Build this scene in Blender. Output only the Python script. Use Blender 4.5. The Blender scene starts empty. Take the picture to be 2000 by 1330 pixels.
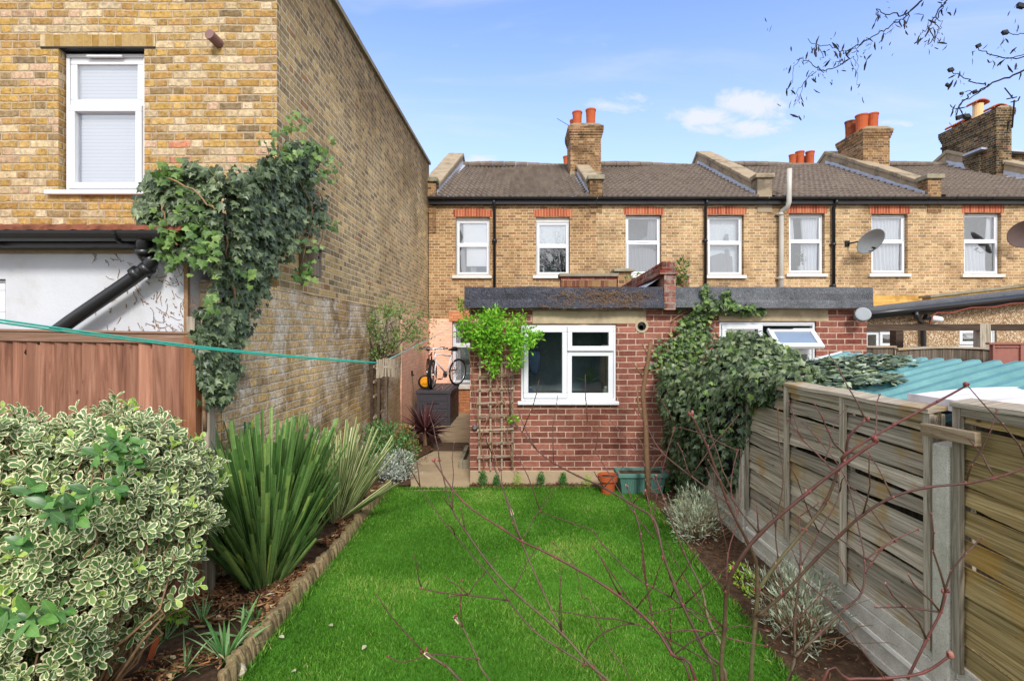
import bpy, math, random
import numpy as np
from mathutils import Vector, Matrix

random.seed(7); RNG = np.random.default_rng(11)
R = math.radians
SC = bpy.context.scene
COL = SC.collection

# ------------------------------------------------------------------ camera, sky, sun, exposure
CAMZ = 1.95
cam_d = bpy.data.cameras.new('camera'); cam = bpy.data.objects.new('camera', cam_d); COL.objects.link(cam)
cam.location = (0, 0, CAMZ); cam.rotation_euler = (R(90), 0, 0)
cam_d.sensor_width = 36; cam_d.lens = 18.0
cam_d.shift_x = -0.0025; cam_d.shift_y = -0.0075
cam_d.clip_start = 0.05; cam_d.clip_end = 3000
SC.camera = cam
SC.view_settings.view_transform = 'Standard'; SC.view_settings.look = 'None'
SC.view_settings.exposure = 1.2; SC.view_settings.gamma = 1.0
SC.render.engine = 'CYCLES'
SC.cycles.max_bounces = 6; SC.cycles.transparent_max_bounces = 12

SUNV = Vector((0.13, -0.78, 0.62)).normalized()
sun_d = bpy.data.lights.new('sun', 'SUN'); sun_d.energy = 1.5; sun_d.angle = R(11); sun_d.color = (1.0, 0.955, 0.89)
sun = bpy.data.objects.new('sun', sun_d); COL.objects.link(sun)
sun.rotation_euler = SUNV.to_track_quat('Z', 'Y').to_euler()

def lin(h):
    h = h.lstrip('#'); o = []
    for i in (0, 2, 4):
        c = int(h[i:i+2], 16) / 255
        o.append(c/12.92 if c <= 0.04045 else ((c+0.055)/1.055)**2.4)
    return (*o, 1.0)

class NT:
    """small node-tree writer; arguments may be sockets or constants"""
    def __init__(s, tree): s.t = tree; s.n = tree.nodes; s.l = tree.links
    def put(s, sock, v):
        if isinstance(v, bpy.types.NodeSocket): s.l.new(v, sock)
        elif v is not None:
            if sock.type == 'RGBA' and isinstance(v, str): v = lin(v)
            if sock.type == 'RGBA' and isinstance(v, (int, float)): v = (v, v, v, 1)
            if sock.type == 'VECTOR' and isinstance(v, (int, float)): v = (v, v, v)
            sock.default_value = v
    def node(s, typ, ins=None, **kw):
        n = s.n.new(typ)
        for k, v in kw.items(): setattr(n, k, v)
        for k, v in (ins or {}).items(): s.put(n.inputs[k], v)
        return n
    def m(s, op, a, b=None, c=None, clamp=False):
        n = s.node('ShaderNodeMath', operation=op); n.use_clamp = clamp
        s.put(n.inputs[0], a); s.put(n.inputs[1], b); s.put(n.inputs[2], c)
        return n.outputs[0]
    def vm(s, op, a, b=None):
        n = s.node('ShaderNodeVectorMath', operation=op); s.put(n.inputs[0], a)
        if b is not None: s.put(n.inputs[3] if op == 'SCALE' else n.inputs[1], b)
        return n.outputs[0]
    def noise(s, vec, scale, detail=3, rough=0.5, out='Fac', dist=0):
        n = s.node('ShaderNodeTexNoise', {'Scale': scale, 'Detail': detail, 'Roughness': rough, 'Distortion': dist})
        if vec is not None: s.put(n.inputs['Vector'], vec)
        return n.outputs[out]
    def white(s, vec, out='Value'):
        n = s.node('ShaderNodeTexWhiteNoise', noise_dimensions='3D'); s.put(n.inputs['Vector'], vec); return n.outputs[out]
    def voro(s, vec, scale, out='Distance', feat='F1'):
        n = s.node('ShaderNodeTexVoronoi', feature=feat); s.put(n.inputs['Vector'], vec); s.put(n.inputs['Scale'], scale); return n.outputs[out]
    def ramp(s, fac, stops, interp='LINEAR'):
        n = s.node('ShaderNodeValToRGB'); s.put(n.inputs[0], fac); r = n.color_ramp; r.interpolation = interp
        while len(r.elements) < len(stops): r.elements.new(0.5)
        for e, (p, c) in zip(r.elements, stops):
            e.position = p; e.color = lin(c) if isinstance(c, str) else ((c, c, c, 1) if isinstance(c, (int, float)) else c)
        return n.outputs[0]
    def mix(s, fac, a, b, blend='MIX'):
        n = s.node('ShaderNodeMix', data_type='RGBA', blend_type=blend)
        s.put(n.inputs[0], fac); s.put(n.inputs[6], a); s.put(n.inputs[7], b); return n.outputs[2]
    def mr(s, v, a, b, c=0.0, d=1.0, smooth=False):
        n = s.node('ShaderNodeMapRange'); n.interpolation_type = 'SMOOTHSTEP' if smooth else 'LINEAR'
        for i, x in enumerate((v, a, b, c, d)): s.put(n.inputs[i], x)
        return n.outputs[0]
    def sep(s, v): n = s.node('ShaderNodeSeparateXYZ'); s.put(n.inputs[0], v); return n.outputs
    def comb(s, x=0, y=0, z=0):
        n = s.node('ShaderNodeCombineXYZ'); s.put(n.inputs[0], x); s.put(n.inputs[1], y); s.put(n.inputs[2], z); return n.outputs[0]
    def scale(s, v, xyz): return s.vm('MULTIPLY', v, xyz)
    def uv(s): return s.node('ShaderNodeUVMap').outputs[0]
    def pos(s): return s.node('ShaderNodeNewGeometry').outputs['Position']
    def attr(s, name): return s.node('ShaderNodeAttribute', attribute_name=name).outputs['Fac']
    def bump(s, h, strength=0.5, dist=0.01):
        return s.node('ShaderNodeBump', {'Height': h, 'Strength': strength, 'Distance': dist}).outputs[0]

# the sky: Nishita with soft white cloud, thicker low down; unseen cloud added as fill light
w = bpy.data.worlds.new('World'); SC.world = w; w.use_nodes = True
wt = NT(w.node_tree); wt.n.clear()
sky = wt.node('ShaderNodeTexSky', sky_type='NISHITA'); sky.sun_disc = False
sky.sun_elevation = math.asin(SUNV.z); sky.sun_rotation = math.atan2(SUNV.x, SUNV.y) % (2*math.pi)
sky.air_density = 1.0; sky.dust_density = 0.6; sky.ozone_density = 2.0; sky.altitude = 0
dirv = wt.node('ShaderNodeTexCoord').outputs['Generated']
dx, dy, dz = wt.sep(dirv)
dyc = wt.m('MAXIMUM', dy, 0.05)
su = wt.m('DIVIDE', dx, dyc); sv = wt.m('DIVIDE', dz, dyc)
cn = wt.noise(wt.comb(wt.m('MULTIPLY', su, 8), wt.m('MULTIPLY', sv, 17), 3.3), 1.0, 9, 0.68, dist=0.5)
cn2 = wt.noise(wt.comb(wt.m('MULTIPLY', su, 1.3), wt.m('MULTIPLY', sv, 7), 8.1), 1.0, 5, 0.55, dist=0.8)
cl = None
for (cu, cv, ru, rv, a) in ((.375, .422, .09, .026, 1.25), (.46, .445, .085, .034, 1.25), (.43, .402, .15, .022, .9), (.72, .41, .13, .022, .62),
                            (.86, .425, .06, .02, .5), (-.065, .335, .05, .02, .9), (.22, .45, .12, .03, .5), (.0, .50, .35, .035, .35), (.1, .56, .3, .02, .3)):
    d = wt.m('SQRT', wt.m('ADD', wt.m('POWER', wt.m('DIVIDE', wt.m('SUBTRACT', su, cu), ru), 2), wt.m('POWER', wt.m('DIVIDE', wt.m('SUBTRACT', sv, cv), rv), 2)))
    g = wt.m('MULTIPLY', wt.mr(d, 0.0, 1.7, 1, 0, True), a)
    cl = g if cl is None else wt.m('MAXIMUM', cl, g)
front = wt.mr(wt.m('ADD', cl, wt.m('MULTIPLY', wt.m('SUBTRACT', cn, .5), 2.4)), .25, 1.15, 0, 1, True)
front = wt.m('MULTIPLY', front, wt.mr(cl, 0.02, .35, 0, 1, True))
front = wt.m('MULTIPLY', front, wt.mr(dy, .05, .2, 0, 1))
wisp = wt.m('MULTIPLY', wt.mr(cn2, .45, .75, 0, 1, True), .34)
hor = wt.mr(dz, 0.15, 0.62, .40, .0, True)
back = wt.m('MAXIMUM', wt.mr(dy, .25, -.2, 0, .95, True), wt.mr(dz, .62, .85, 0, .9, True))  # added cloud behind the camera and overhead, for fill light and window reflections
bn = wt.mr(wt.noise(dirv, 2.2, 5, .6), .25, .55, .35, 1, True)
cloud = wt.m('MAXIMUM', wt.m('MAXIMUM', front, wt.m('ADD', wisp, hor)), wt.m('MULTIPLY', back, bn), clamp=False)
cloud = wt.m('MINIMUM', cloud, .93)
skyc = wt.mix(1.0, sky.outputs[0], (.84, 0.875, 1.13, 1), 'MULTIPLY')
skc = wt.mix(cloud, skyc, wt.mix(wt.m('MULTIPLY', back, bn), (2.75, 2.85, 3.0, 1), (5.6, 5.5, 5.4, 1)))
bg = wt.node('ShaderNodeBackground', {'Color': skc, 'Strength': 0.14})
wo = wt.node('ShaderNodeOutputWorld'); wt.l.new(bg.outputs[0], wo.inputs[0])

# ------------------------------------------------------------------ materials
MAT = {}
def newmat(name):
    m = bpy.data.materials.new(name); m.use_nodes = True; t = NT(m.node_tree); t.n.clear(); MAT[name] = m
    return m, t
def finish(t, color, rough=0.8, bump=None, spec=0.3, metal=0.0, trans=None, coat=0.0, alpha=None):
    p = t.node('ShaderNodeBsdfPrincipled', {'Base Color': color, 'Roughness': rough, 'Metallic': metal, 'Specular IOR Level': spec, 'Coat Weight': coat})
    if bump is not None: t.put(p.inputs['Normal'], bump)
    out = t.node('ShaderNodeOutputMaterial'); sh = p.outputs[0]
    if trans is not None:
        tr = t.node('ShaderNodeBsdfTranslucent', {'Color': trans[1]}); mx = t.node('ShaderNodeMixShader', {0: trans[0]})
        t.l.new(sh, mx.inputs[1]); t.l.new(tr.outputs[0], mx.inputs[2]); sh = mx.outputs[0]
    t.l.new(sh, out.inputs[0]); return p
def plain(name, hexc, rough=0.6, var=0.12, nscale=12, bump=0.15, spec=0.3, metal=0.0, dirt=None, dirt_amt=.35, bscale=60, coat=0):
    m, t = newmat(name); p = t.pos()
    n = t.noise(p, nscale, 4, .6)
    c = t.mix(1.0, hexc, t.ramp(n, [(.25, 1-var), (.75, 1+var)]), 'MULTIPLY')
    c = t.mix(1.0, hexc, t.mix(0.0, 0, 0), 'MIX') if False else c
    if dirt:
        dn = t.mr(t.noise(p, nscale*.35, 6, .7), .5, .68, 0, dirt_amt, True); c = t.mix(dn, c, dirt)
    finish(t, c, rough, t.bump(t.noise(p, bscale, 3, .6), bump, .004) if bump else None, spec, metal, coat=coat); return m

def tint(h, sat, mul):
    r, g, b_, _ = lin(h); l = .3*r+.59*g+.11*b_; return (*[min(1, max(0, (l+(x-l)*sat)*k)) for x, k in zip((r, g, b_), mul)], 1.0)
def brick(name, stops, mortar, ps=.225, ph=.1125, course=.075, mort=.011, warp=.007, grime=None, gamt=.5, gscale=.8, blotch=.35,
          white=None, wamt=.5, bump=.8, vdark=None, soft=.35, seed=0.0, rough=.9, tone=.35, sat=1.0, mul=(1, 1, 1), patch=None):
    stops = [(p, tint(h, sat, mul)) for p, h in stops]
    m, t = newmat(name); uv = t.uv(); pos = t.pos()
    wn = t.noise(t.scale(uv, (1, 1, 1)), 22, 3, .6, 'Color'); wn = t.vm('SUBTRACT', wn, (.5, .5, .5)); wn = t.scale(wn, (warp*2, warp*1.4, 0))
    wl = t.noise(uv, 1.3, 2, .5, 'Color'); wl = t.scale(t.vm('SUBTRACT', wl, (.5, .5, .5)), (.02, .02*(warp/.007), 0))
    q = t.vm('ADD', t.vm('ADD', uv, wn), wl); u, v, _ = t.sep(q)
    row = t.m('FLOOR', t.m('DIVIDE', v, course)); fv = t.m('SUBTRACT', v, t.m('MULTIPLY', row, course))
    par = t.m('FLOORED_MODULO', row, 2.0); per = ps + ph
    off = t.m('MULTIPLY', par, (ps + ph)/2 if ph else ps/2)
    jit = t.m('MULTIPLY', t.white(t.comb(row, seed, 2.0)), .025)
    uu = t.m('ADD', t.m('ADD', u, off), jit); cell = t.m('FLOOR', t.m('DIVIDE', uu, per)); fu = t.m('SUBTRACT', uu, t.m('MULTIPLY', cell, per))
    if ph:
        ish = t.m('GREATER_THAN', fu, ps); lo = t.m('MULTIPLY', ish, ps); hi = t.m('ADD', ps, t.m('MULTIPLY', ish, ph))
        d = t.m('MINIMUM', t.m('SUBTRACT', fu, lo), t.m('SUBTRACT', hi, fu)); cid = t.m('ADD', t.m('MULTIPLY', cell, 2.0), ish)
    else:
        d = t.m('MINIMUM', fu, t.m('SUBTRACT', ps, fu)); cid = cell
    d = t.m('MINIMUM', d, t.m('MINIMUM', fv, t.m('SUBTRACT', course, fv)))
    msk = t.mr(d, mort*.5*(1-soft), mort*.5*(1+soft), 0, 1, True)
    idv = t.comb(cid, row, seed); rv = t.white(idv); rc = t.white(t.vm('ADD', idv, (17.3, 4.1, 9.7)))
    base = t.ramp(rv, stops, 'CONSTANT')
    base = t.mix(1.0, base, t.ramp(rc, [(0, .78), (1, 1.2)]), 'MULTIPLY')
    mot = t.noise(t.vm('ADD', pos, t.scale(t.comb(rc, rv, rc), (7, 7, 7))), 11, 4, .6)
    avg = t.ramp(mot, [(.3, stops[min(4, len(stops)-1)][1]), (.5, stops[0][1]), (.7, stops[min(2, len(stops)-1)][1])])
    base = t.mix(tone, base, avg)
    inn = t.noise(t.vm('ADD', pos, t.scale(t.comb(rv, rc, rv), (5, 5, 5))), 28, 5, .7)
    base = t.mix(1.0, base, t.ramp(inn, [(.25, 1-blotch*1.25), (.5, 1.0), (.75, 1+blotch)]), 'MULTIPLY')
    if patch: base = t.mix(t.m('MULTIPLY', t.mr(t.noise(t.vm('ADD', pos, (9, 2, 5)), 1.5, 5, .7), .48, .62, 0, 1, True), t.mr(rc, .25, .55, 0, patch[1])), base, t.mix(inn, '#8a6a34', patch[0]))
    mc = t.mix(1.0, mortar, t.ramp(t.noise(pos, 9, 5, .7), [(.3, .72), (.7, 1.18)]), 'MULTIPLY')
    c = t.mix(msk, mc, base)
    gn = t.noise(pos, gscale, 6, .62)
    if grime: c = t.mix(t.mr(gn, .44, .68, 0, gamt, True), c, t.mix(1.0, c, grime, 'MULTIPLY'))
    if vdark:   # masonry darkened above a height, with a ragged edge
        z0, z1, hexd, amt = vdark
        zz = t.sep(pos)[2]; f = t.m('MULTIPLY', t.mr(t.m('ADD', zz, t.m('MULTIPLY', t.m('SUBTRACT', t.noise(pos, 1.1, 5, .6), .5), 3.0)), z0, z1, 0, 1, True), amt)
        c = t.mix(f, c, t.mix(1.0, c, hexd, 'MULTIPLY'))
    if white:
        wm = t.mr(t.noise(t.vm('ADD', pos, (3, 7, 1)), 2.1, 8, .74), .49, .60, 0, wamt, True)
        wm2 = t.m('MULTIPLY', wm, t.mr(t.noise(pos, 17, 5, .75), .35, .6, 0, 1, True))
        c = t.mix(wm2, c, white)
    h = t.m('ADD', t.m('MULTIPLY', msk, .9), t.m('MULTIPLY', inn, .7))
    finish(t, c, rough, t.bump(h, bump, .008), .15); return m

brick('stock_brick_bright', [(0, '#a5823f'), (.17, '#ac8c52'), (.33, '#bba786'), (.46, '#9a7338'), (.56, '#bfae92'), (.68, '#b39480'), (.74, '#9c7642'),
      (.82, '#75634a'), (.88, '#987342'), (.945, '#5a4f42'), (.975, '#ac6654'), (.985, '#bd9c88')], '#b09e84', blotch=.5, bump=1.0, gamt=.25, grime='#c8b8a0', soft=.75, mort=.014, warp=.012, tone=.30, sat=.95, mul=(1.04, 1.05, 1.05))
brick('stock_brick_side', [(0, '#b09868'), (.15, '#a08c64'), (.3, '#8a7a5e'), (.45, '#786c58'), (.58, '#c0a66e'), (.70, '#6a6050'), (.8, '#908060'), (.9, '#5a5248'), (.96, '#8a5a3e')],
      '#d8caac', blotch=.35, mul=(1.32, 1.24, 1.12), sat=.88, vdark=(3.9, 6.2, '#a39c94', .8), grime='#b0a696', gamt=.45, warp=.004, mort=.015)
brick('stock_brick_boundary', [(0, '#c4ac84'), (.2, '#b5a080'), (.36, '#cdb48e'), (.5, '#a59480'), (.62, '#d0ae72'), (.76, '#948674'), (.86, '#c0aa90'), (.93, '#d2bea2')],
      '#d8ccb8', blotch=.6, mul=(1.24, 1.16, 1.02), sat=.95, patch=('#d8a24c', .75), white='#ece4d6', wamt=.85, grime='#6e6254', gamt=.7, tone=.5, gscale=1.6, warp=.026, mort=.012, bump=1.0, soft=.9, course=.078)
brick('stock_brick_terrace', [(0, '#b08a56'), (.2, '#a17c4a'), (.36, '#be9a68'), (.5, '#94714a'), (.62, '#b5885a'), (.74, '#8f7050'), (.82, '#a0744e'), (.93, '#7a6248'), (.97, '#c2a070')],
      '#cbb592', tone=.25, sat=.85, mul=(.93, .88, .84), mort=.016, blotch=.32, grime='#a89c90', gamt=.6, gscale=.9, vdark=(5.0, 5.9, '#a8a096', .4), warp=.006)
brick('stock_brick_terrace_pale', [(0, '#bb9a66'), (.2, '#ad8a58'), (.36, '#cbab78'), (.5, '#a5865a'), (.62, '#bf9468'), (.74, '#9d7e58'), (.82, '#b08860'), (.93, '#7c684e'), (.96, '#cdb283')],
      '#d2bfa0', tone=.25, sat=.85, mul=(.95, .91, .87), mort=.016, blotch=.32, grime='#a0968a', gamt=.6, gscale=1.0, vdark=(4.9, 5.9, '#a8a096', .45), warp=.006, seed=3.0)
brick('chimney_brick', [(0, '#a07c50'), (.2, '#86683f'), (.4, '#6c5640'), (.55, '#4a3d32'), (.68, '#ad8c60'), (.82, '#8b5f48'), (.92, '#3c332c')], '#b39c78', grime='#6e655a', gamt=.7, gscale=1.5, sat=.85, mul=(.9, .82, .78))
brick('chimney_brick_sooty', [(0, '#4a4032'), (.25, '#353029'), (.5, '#6a5840'), (.65, '#2b2723'), (.8, '#8a7048'), (.92, '#9a6a4c')], '#aa9a80', grime='#5c554c', gamt=.8, gscale=1.8)
brick('red_brick', [(0, '#80493e'), (.2, '#8b5245'), (.4, '#764238'), (.55, '#94594b'), (.7, '#7c483e'), (.82, '#74392f'), (.9, '#9e6556'), (.96, '#64352e')], '#c4a894',
      ph=0, mort=.013, warp=.006, blotch=.34, tone=.2, grime='#9a8a80', gamt=.55, bump=.8, soft=.5, seed=5.0, sat=.82, mul=(1.22, 1.18, 1.08))
brick('red_brick_old', [(0, '#8c4238'), (.3, '#6e3830'), (.55, '#9a5848'), (.75, '#5c352f'), (.9, '#a8705a')], '#a39080', ph=0, grime='#6e665e', gamt=.8, white='#a8a49c', wamt=.5, seed=9.0)
brick('peach_painted_brick', [(0, '#e8b294'), (.5, '#e6ae8e'), (.8, '#eab89c')], '#e8b898', blotch=.04, mort=.010, bump=.6, tone=.5, sat=.85, mul=(1.15, 1.16, 1.16), warp=.008)
brick('orange_painted_brick', [(0, '#c98a62'), (.5, '#c4825a'), (.8, '#cc9068')], '#b97a54', blotch=.06, mort=.010, bump=.9)
brick('yellow_render', [(0, '#d2a860'), (.5, '#cfa35a')], '#caa05a', blotch=.08, bump=.15, grime='#7a7064', gamt=.5, gscale=2.0)

def soldier(name, stops, mortar, wd=.075):
    m, t = newmat(name); u, v, _ = t.sep(t.uv()); pos = t.pos()
    c = t.m('FLOOR', t.m('DIVIDE', u, wd)); f = t.m('SUBTRACT', u, t.m('MULTIPLY', c, wd)); d = t.m('MINIMUM', f, t.m('SUBTRACT', wd, f))
    msk = t.mr(d, .003, .007, 0, 1, True); col = t.ramp(t.white(t.comb(c, 1.0, 0.0)), stops, 'CONSTANT')
    col = t.mix(1.0, col, t.ramp(t.noise(pos, 30, 4, .7), [(.3, .8), (.7, 1.2)]), 'MULTIPLY')
    finish(t, t.mix(msk, mortar, col), .9, t.bump(msk, .7, .006), .15)
soldier('soldier_red', [(0, '#a85a3e'), (.3, '#9c4e36'), (.6, '#b4684a'), (.85, '#904434')], '#cda083')
soldier('soldier_yellow', [(0, '#a58c5e'), (.3, '#93753f'), (.5, '#b8a582'), (.7, '#9f8350'), (.85, '#75634a')], '#a8906a')
soldier('soldier_dark', [(0, '#7e5a3c'), (.3, '#6a4432'), (.6, '#8c6e48'), (.85, '#54392c')], '#8a7660')

plain('upvc_white', '#d6d9dd', .32, .02, 8, .05, .45)
plain('sill_paint', '#d8d6d0', .6, .06, 6, .2, .3, dirt='#8d8778', dirt_amt=.3)
plain('white_render', '#c2c5cb', .85, .05, 4, .5, .2, dirt='#a9a399', dirt_amt=.4)
plain('black_plastic', '#1d1e22', .35, .15, 20, .05, .5)
plain('grey_plastic_pipe', '#b3b0a8', .45, .06, 6, .05, .4, dirt='#8c877c')
plain('charcoal_plastic', '#3c3b42', .5, .08, 14, .2, .4)
plain('charcoal_brown_plastic', '#50443c', .55, .12, 10, .2, .35)
m, t = newmat('concrete'); pos = t.pos(); n1 = t.noise(pos, 7, 5, .7); sp = t.voro(pos, 95.0)
c = t.ramp(n1, [(.3, '#aea99e'), (.55, '#c4c0b5'), (.75, '#d2cec3')]); c = t.mix(t.mr(sp, .12, .25, .75, 0), c, '#726c60'); c = t.mix(1.0, c, t.ramp(t.noise(pos, 160, 3, .7), [(.3, .78), (.7, 1.15)]), 'MULTIPLY')
c = t.mix(t.mr(t.noise(pos, 2.2, 6, .7), .5, .66, 0, .5), c, '#8a8672'); finish(t, c, .92, t.bump(t.m('ADD', t.m('MINIMUM', sp, .25), t.m('MULTIPLY', n1, .3)), .9, .01), .15)
plain('concrete_pale', '#c2bdb2', .9, .1, 9, .4, .2, dirt='#9a9588')
plain('concrete_line', '#dedbd2', .9, .08, 20, .4, .2)
plain('path_concrete', '#a8957a', .92, .16, 3.2, .6, .15, dirt='#857660', dirt_amt=.7)
plain('lintel_concrete', '#b1a184', .9, .15, 6, .6, .15, dirt='#8a7a60', dirt_amt=.7)
plain('coping_render', '#978872', .92, .16, 5, .6, .15, dirt='#5c554a', dirt_amt=.8)
plain('coping_stone', '#8c8572', .95, .2, 7, .7, .15, dirt='#56523f', dirt_amt=.8)
plain('lead_flashing', '#adb3c0', .55, .2, 8, .4, .4, metal=.2)
for nm_, c0_, c1_, c2_ in (('roof_felt', '#26272d', '#3e3f48', '#777984'), ('roof_felt_pale', '#3e4044', '#5c5f64', '#8c8e92')):
    m, t = newmat(nm_); pos = t.pos(); sp = t.noise(pos, 150, 2, .6); bl = t.noise(pos, 4, 5, .7)
    c = t.ramp(sp, [(.35, c0_), (.52, c1_), (.68, c2_)]); c = t.mix(1.0, c, t.ramp(bl, [(.3, .7), (.7, 1.2)]), 'MULTIPLY')
    finish(t, c, .95, t.bump(t.m('ADD', sp, t.m('MULTIPLY', t.noise(pos, 6, 4, .6), 3.0)), .8, .008), .2)
plain('terracotta', '#a9532f', .75, .14, 7, .3, .25, dirt='#8a3f25', dirt_amt=.4)
plain('vent_brown', '#7d5f5c', .6, .08, 10, .1, .3)
plain('sash_pane', '#7c8ea6', .2, .06, 5, 0, .5)
plain('terracotta_sooty', '#8c4a30', .85, .3, 8, .4, .2, dirt='#2e2622', dirt_amt=.9)
plain('cream_clay', '#d8b684', .75, .08, 7, .3, .25)
plain('clay_tile', '#7d4c3a', .9, .25, 12, .6, .2, dirt='#4a332c', dirt_amt=.7)
plain('rope_pale', '#7fa79e', .6, .1, 60, .2, .3)
plain('rope_teal', '#2f9d8c', .5, .1, 90, .3, .4)
plain('peg_wood', '#8f8270', .85, .18, 60, .3, .2)
plain('metal_dark', '#2a2a2c', .4, .1, 20, .05, .5, metal=.6)
plain('tyre_rubber', '#161616', .75, .1, 30, .1, .3)
plain('rim_steel', '#b8b8bc', .3, .05, 30, .02, .5, metal=.8)
plain('bike_white', '#d9d9dc', .3, .04, 20, .02, .5, coat=.4)
plain('bike_black', '#2b2826', .3, .08, 20, .02, .5, coat=.4)
plain('reel_yellow', '#e09a1c', .4, .08, 20, .05, .4)
plain('planter_green', '#527a70', .55, .1, 16, .2, .35, dirt='#3f6a60', dirt_amt=.4)
plain('dish_grey', '#8d9499', .5, .06, 10, .05, .4)
plain('dish_brown', '#6a5a58', .5, .06, 10, .05, .4)
plain('stone', '#b0a68e', .95, .28, 16, .9, .15, dirt='#74694f', dirt_amt=.5, bscale=35)
plain('bark_grey', '#5b4f40', .95, .25, 30, .9, .15)
plain('twig_brown', '#745a42', .85, .2, 60, .5, .2)
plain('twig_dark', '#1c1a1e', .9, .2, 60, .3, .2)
plain('twig_tan', '#8b6f54', .9, .25, 60, .3, .2)
plain('interior_dark', '#8ea0a2', .95, .35, 2, 0, .1)
plain('interior_grey', '#434345', .95, .35, 2, 0, .1)
plain('blind_white', '#e6e9ef', .8, .02, 4, 0, .2)
plain('curtain_grey', '#94979e', .95, .06, 6, .1, .1)
plain('curtain_white', '#d6d9df', .95, .04, 6, .1, .1)
plain('red_paint_wood', '#8a5a50', .7, .14, 7, .3, .3)
plain('white_sheet', '#cfcbd0', .6, .05, 5, .2, .3, dirt='#8c7f74', dirt_amt=.5)
plain('cable_red', '#8a4130', .6, .1, 20, .1, .3)
plain('bark_chip', '#6f4e38', .95, .35, 45, .5, .15)
plain('cut_wood', '#d9cba8', .8, .08, 50, .2, .2)
plain('manhole_brown', '#574638', .85, .14, 9, .5, .2)
plain('label_blue', '#3a56a0', .4, .1, 20, 0, .4)
plain('jacket_blue', '#3f566e', .9, .2, 10, .2, .1)
plain('flower_red', '#b0402c', .7, .2, 30, .1, .2)

def wood(name, cols, axis=0, ring=1.0, rough=.85, knots=True, alg=None, bump=.5, along=1.6, across=34):
    m, t = newmat(name); uv = t.uv(); pos = t.pos(); a = t.attr('rnd')
    sc = (along, across, 1) if axis == 0 else (across, along, 1)
    q = t.vm('ADD', t.scale(uv, sc), t.scale(t.comb(a, a, a), (31, 47, 13)))
    n = t.noise(q, 1.0, 6, .65, dist=1.0*ring); n2 = t.noise(t.scale(q, (.3, .3, 1)), 1.0, 3, .5)
    c = t.ramp(n, [(.27, cols[0]), (.45, cols[1]), (.58, cols[2]), (.76, cols[3])])
    c = t.mix(1.0, c, t.ramp(n2, [(.3, .8), (.7, 1.15)]), 'MULTIPLY')
    c = t.mix(1.0, c, t.ramp(a, [(0, .68), (1, 1.25)]), 'MULTIPLY')
    if knots:
        kq = t.vm('ADD', t.scale(uv, (5, 9, 1) if axis == 0 else (9, 4.2, 1)), t.scale(t.comb(a, a, 0), (9, 7, 0)))
        kd = t.voro(kq, 1.0); c = t.mix(t.mr(kd, .035, .10, .8, 0, True), c, cols[0])
    if alg: c = t.mix(t.mr(t.noise(pos, 3.2, 5, .65), .5, .66, 0, alg[1], True), c, t.mix(.75, c, alg[0]))
    finish(t, c, rough, t.bump(n, bump, .004), .2); return m
wood('weathered_wood', ['#4a4135', '#8f8576', '#aaa191', '#c8c0b0'], 0, alg=('#98783e', .85), ring=.3, along=2.0, across=95, bump=1.0)
wood('weathered_wood_golden', ['#463824', '#8c7850', '#a89466', '#bcae8c'], 0, alg=('#a07830', .75), ring=.6, along=1.8, across=80, bump=1.0)
wood('weathered_batten', ['#544b40', '#938978', '#b0a798', '#c4baaa'], 1, knots=False)
wood('brown_fence_wood', ['#5a3b2e', '#825a48', '#946a56', '#a8806c'], 1, along=1.2, across=26, bump=.3)
wood('brown_rail_wood', ['#563e32', '#7c604e', '#8c7060', '#a08878'], 0, knots=False)
wood('orange_post_wood', ['#5e3a26', '#84563c', '#906348', '#a0765c'], 1, knots=False)
wood('trellis_wood', ['#6c5b4c', '#92806c', '#a39280', '#b8a898'], 0, knots=False, along=6, across=90)
wood('dark_beam_wood', ['#2a221e', '#43372e', '#55463a', '#6a5a4a'], 0, knots=False)
wood('dark_fence_wood', ['#3a332e', '#5c5248', '#6e6458', '#83786a'], 1, knots=False)
wood('log_wood', ['#44382a', '#746448', '#8c7b5c', '#a09070'], 1, knots=False, along=8, across=60, alg=('#7a7a48', .5))
wood('plank_wood', ['#5c4a38', '#8f7c64', '#a6957c', '#bcae96'], 0)
wood('birdbox_wood', ['#4a3e34', '#74675a', '#8d8174', '#a59a8c'], 1, knots=False)

def leafmat(name, stops, margin=None, mpos=.62, rough=.45, tr=.25, spec=.4, stripe=None, vein=0):
    m, t = newmat(name); a = t.attr('rnd'); u, v, _ = t.sep(t.uv()); pos = t.pos()
    c = t.ramp(a, stops)
    c = t.mix(1.0, c, t.ramp(t.noise(pos, 40, 3, .6), [(.3, .82), (.7, 1.2)]), 'MULTIPLY')
    au = t.m('ABSOLUTE', u)
    if vein: c = t.mix(t.mr(au, .0, .12, vein, 0), c, '#9ab07a')
    if stripe: # longitudinal pale stripes
        sn = t.m('ADD', au, t.m('MULTIPLY', t.m('SUBTRACT', t.noise(t.comb(t.m('MULTIPLY', u, 3), v, a), 1.6, 2), .5), .5))
        c = t.mix(t.mr(sn, stripe[1], stripe[1]+.15, 0, 1), c, stripe[0])
    if margin:
        e = t.m('MAXIMUM', au, t.mr(v, .78, 1.0, .3, 1.0))
        e = t.m('ADD', e, t.m('MULTIPLY', t.m('SUBTRACT', t.noise(pos, 90, 3, .6), .5), .35))
        e = t.m('ADD', e, t.m('MULTIPLY', t.m('SUBTRACT', t.white(t.comb(a, 2.0, 5.0)), .5), .22))
        c = t.mix(t.mr(e, mpos, mpos+.1, 0, 1), c, margin)
    finish(t, c, rough, None, spec, trans=(tr, c)); return m
leafmat('euonymus_leaf', [(0, '#3e5e30'), (.5, '#587a40'), (.85, '#749052'), (1, '#88a25c')], '#e6e3b8', .64, rough=.4)
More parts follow.
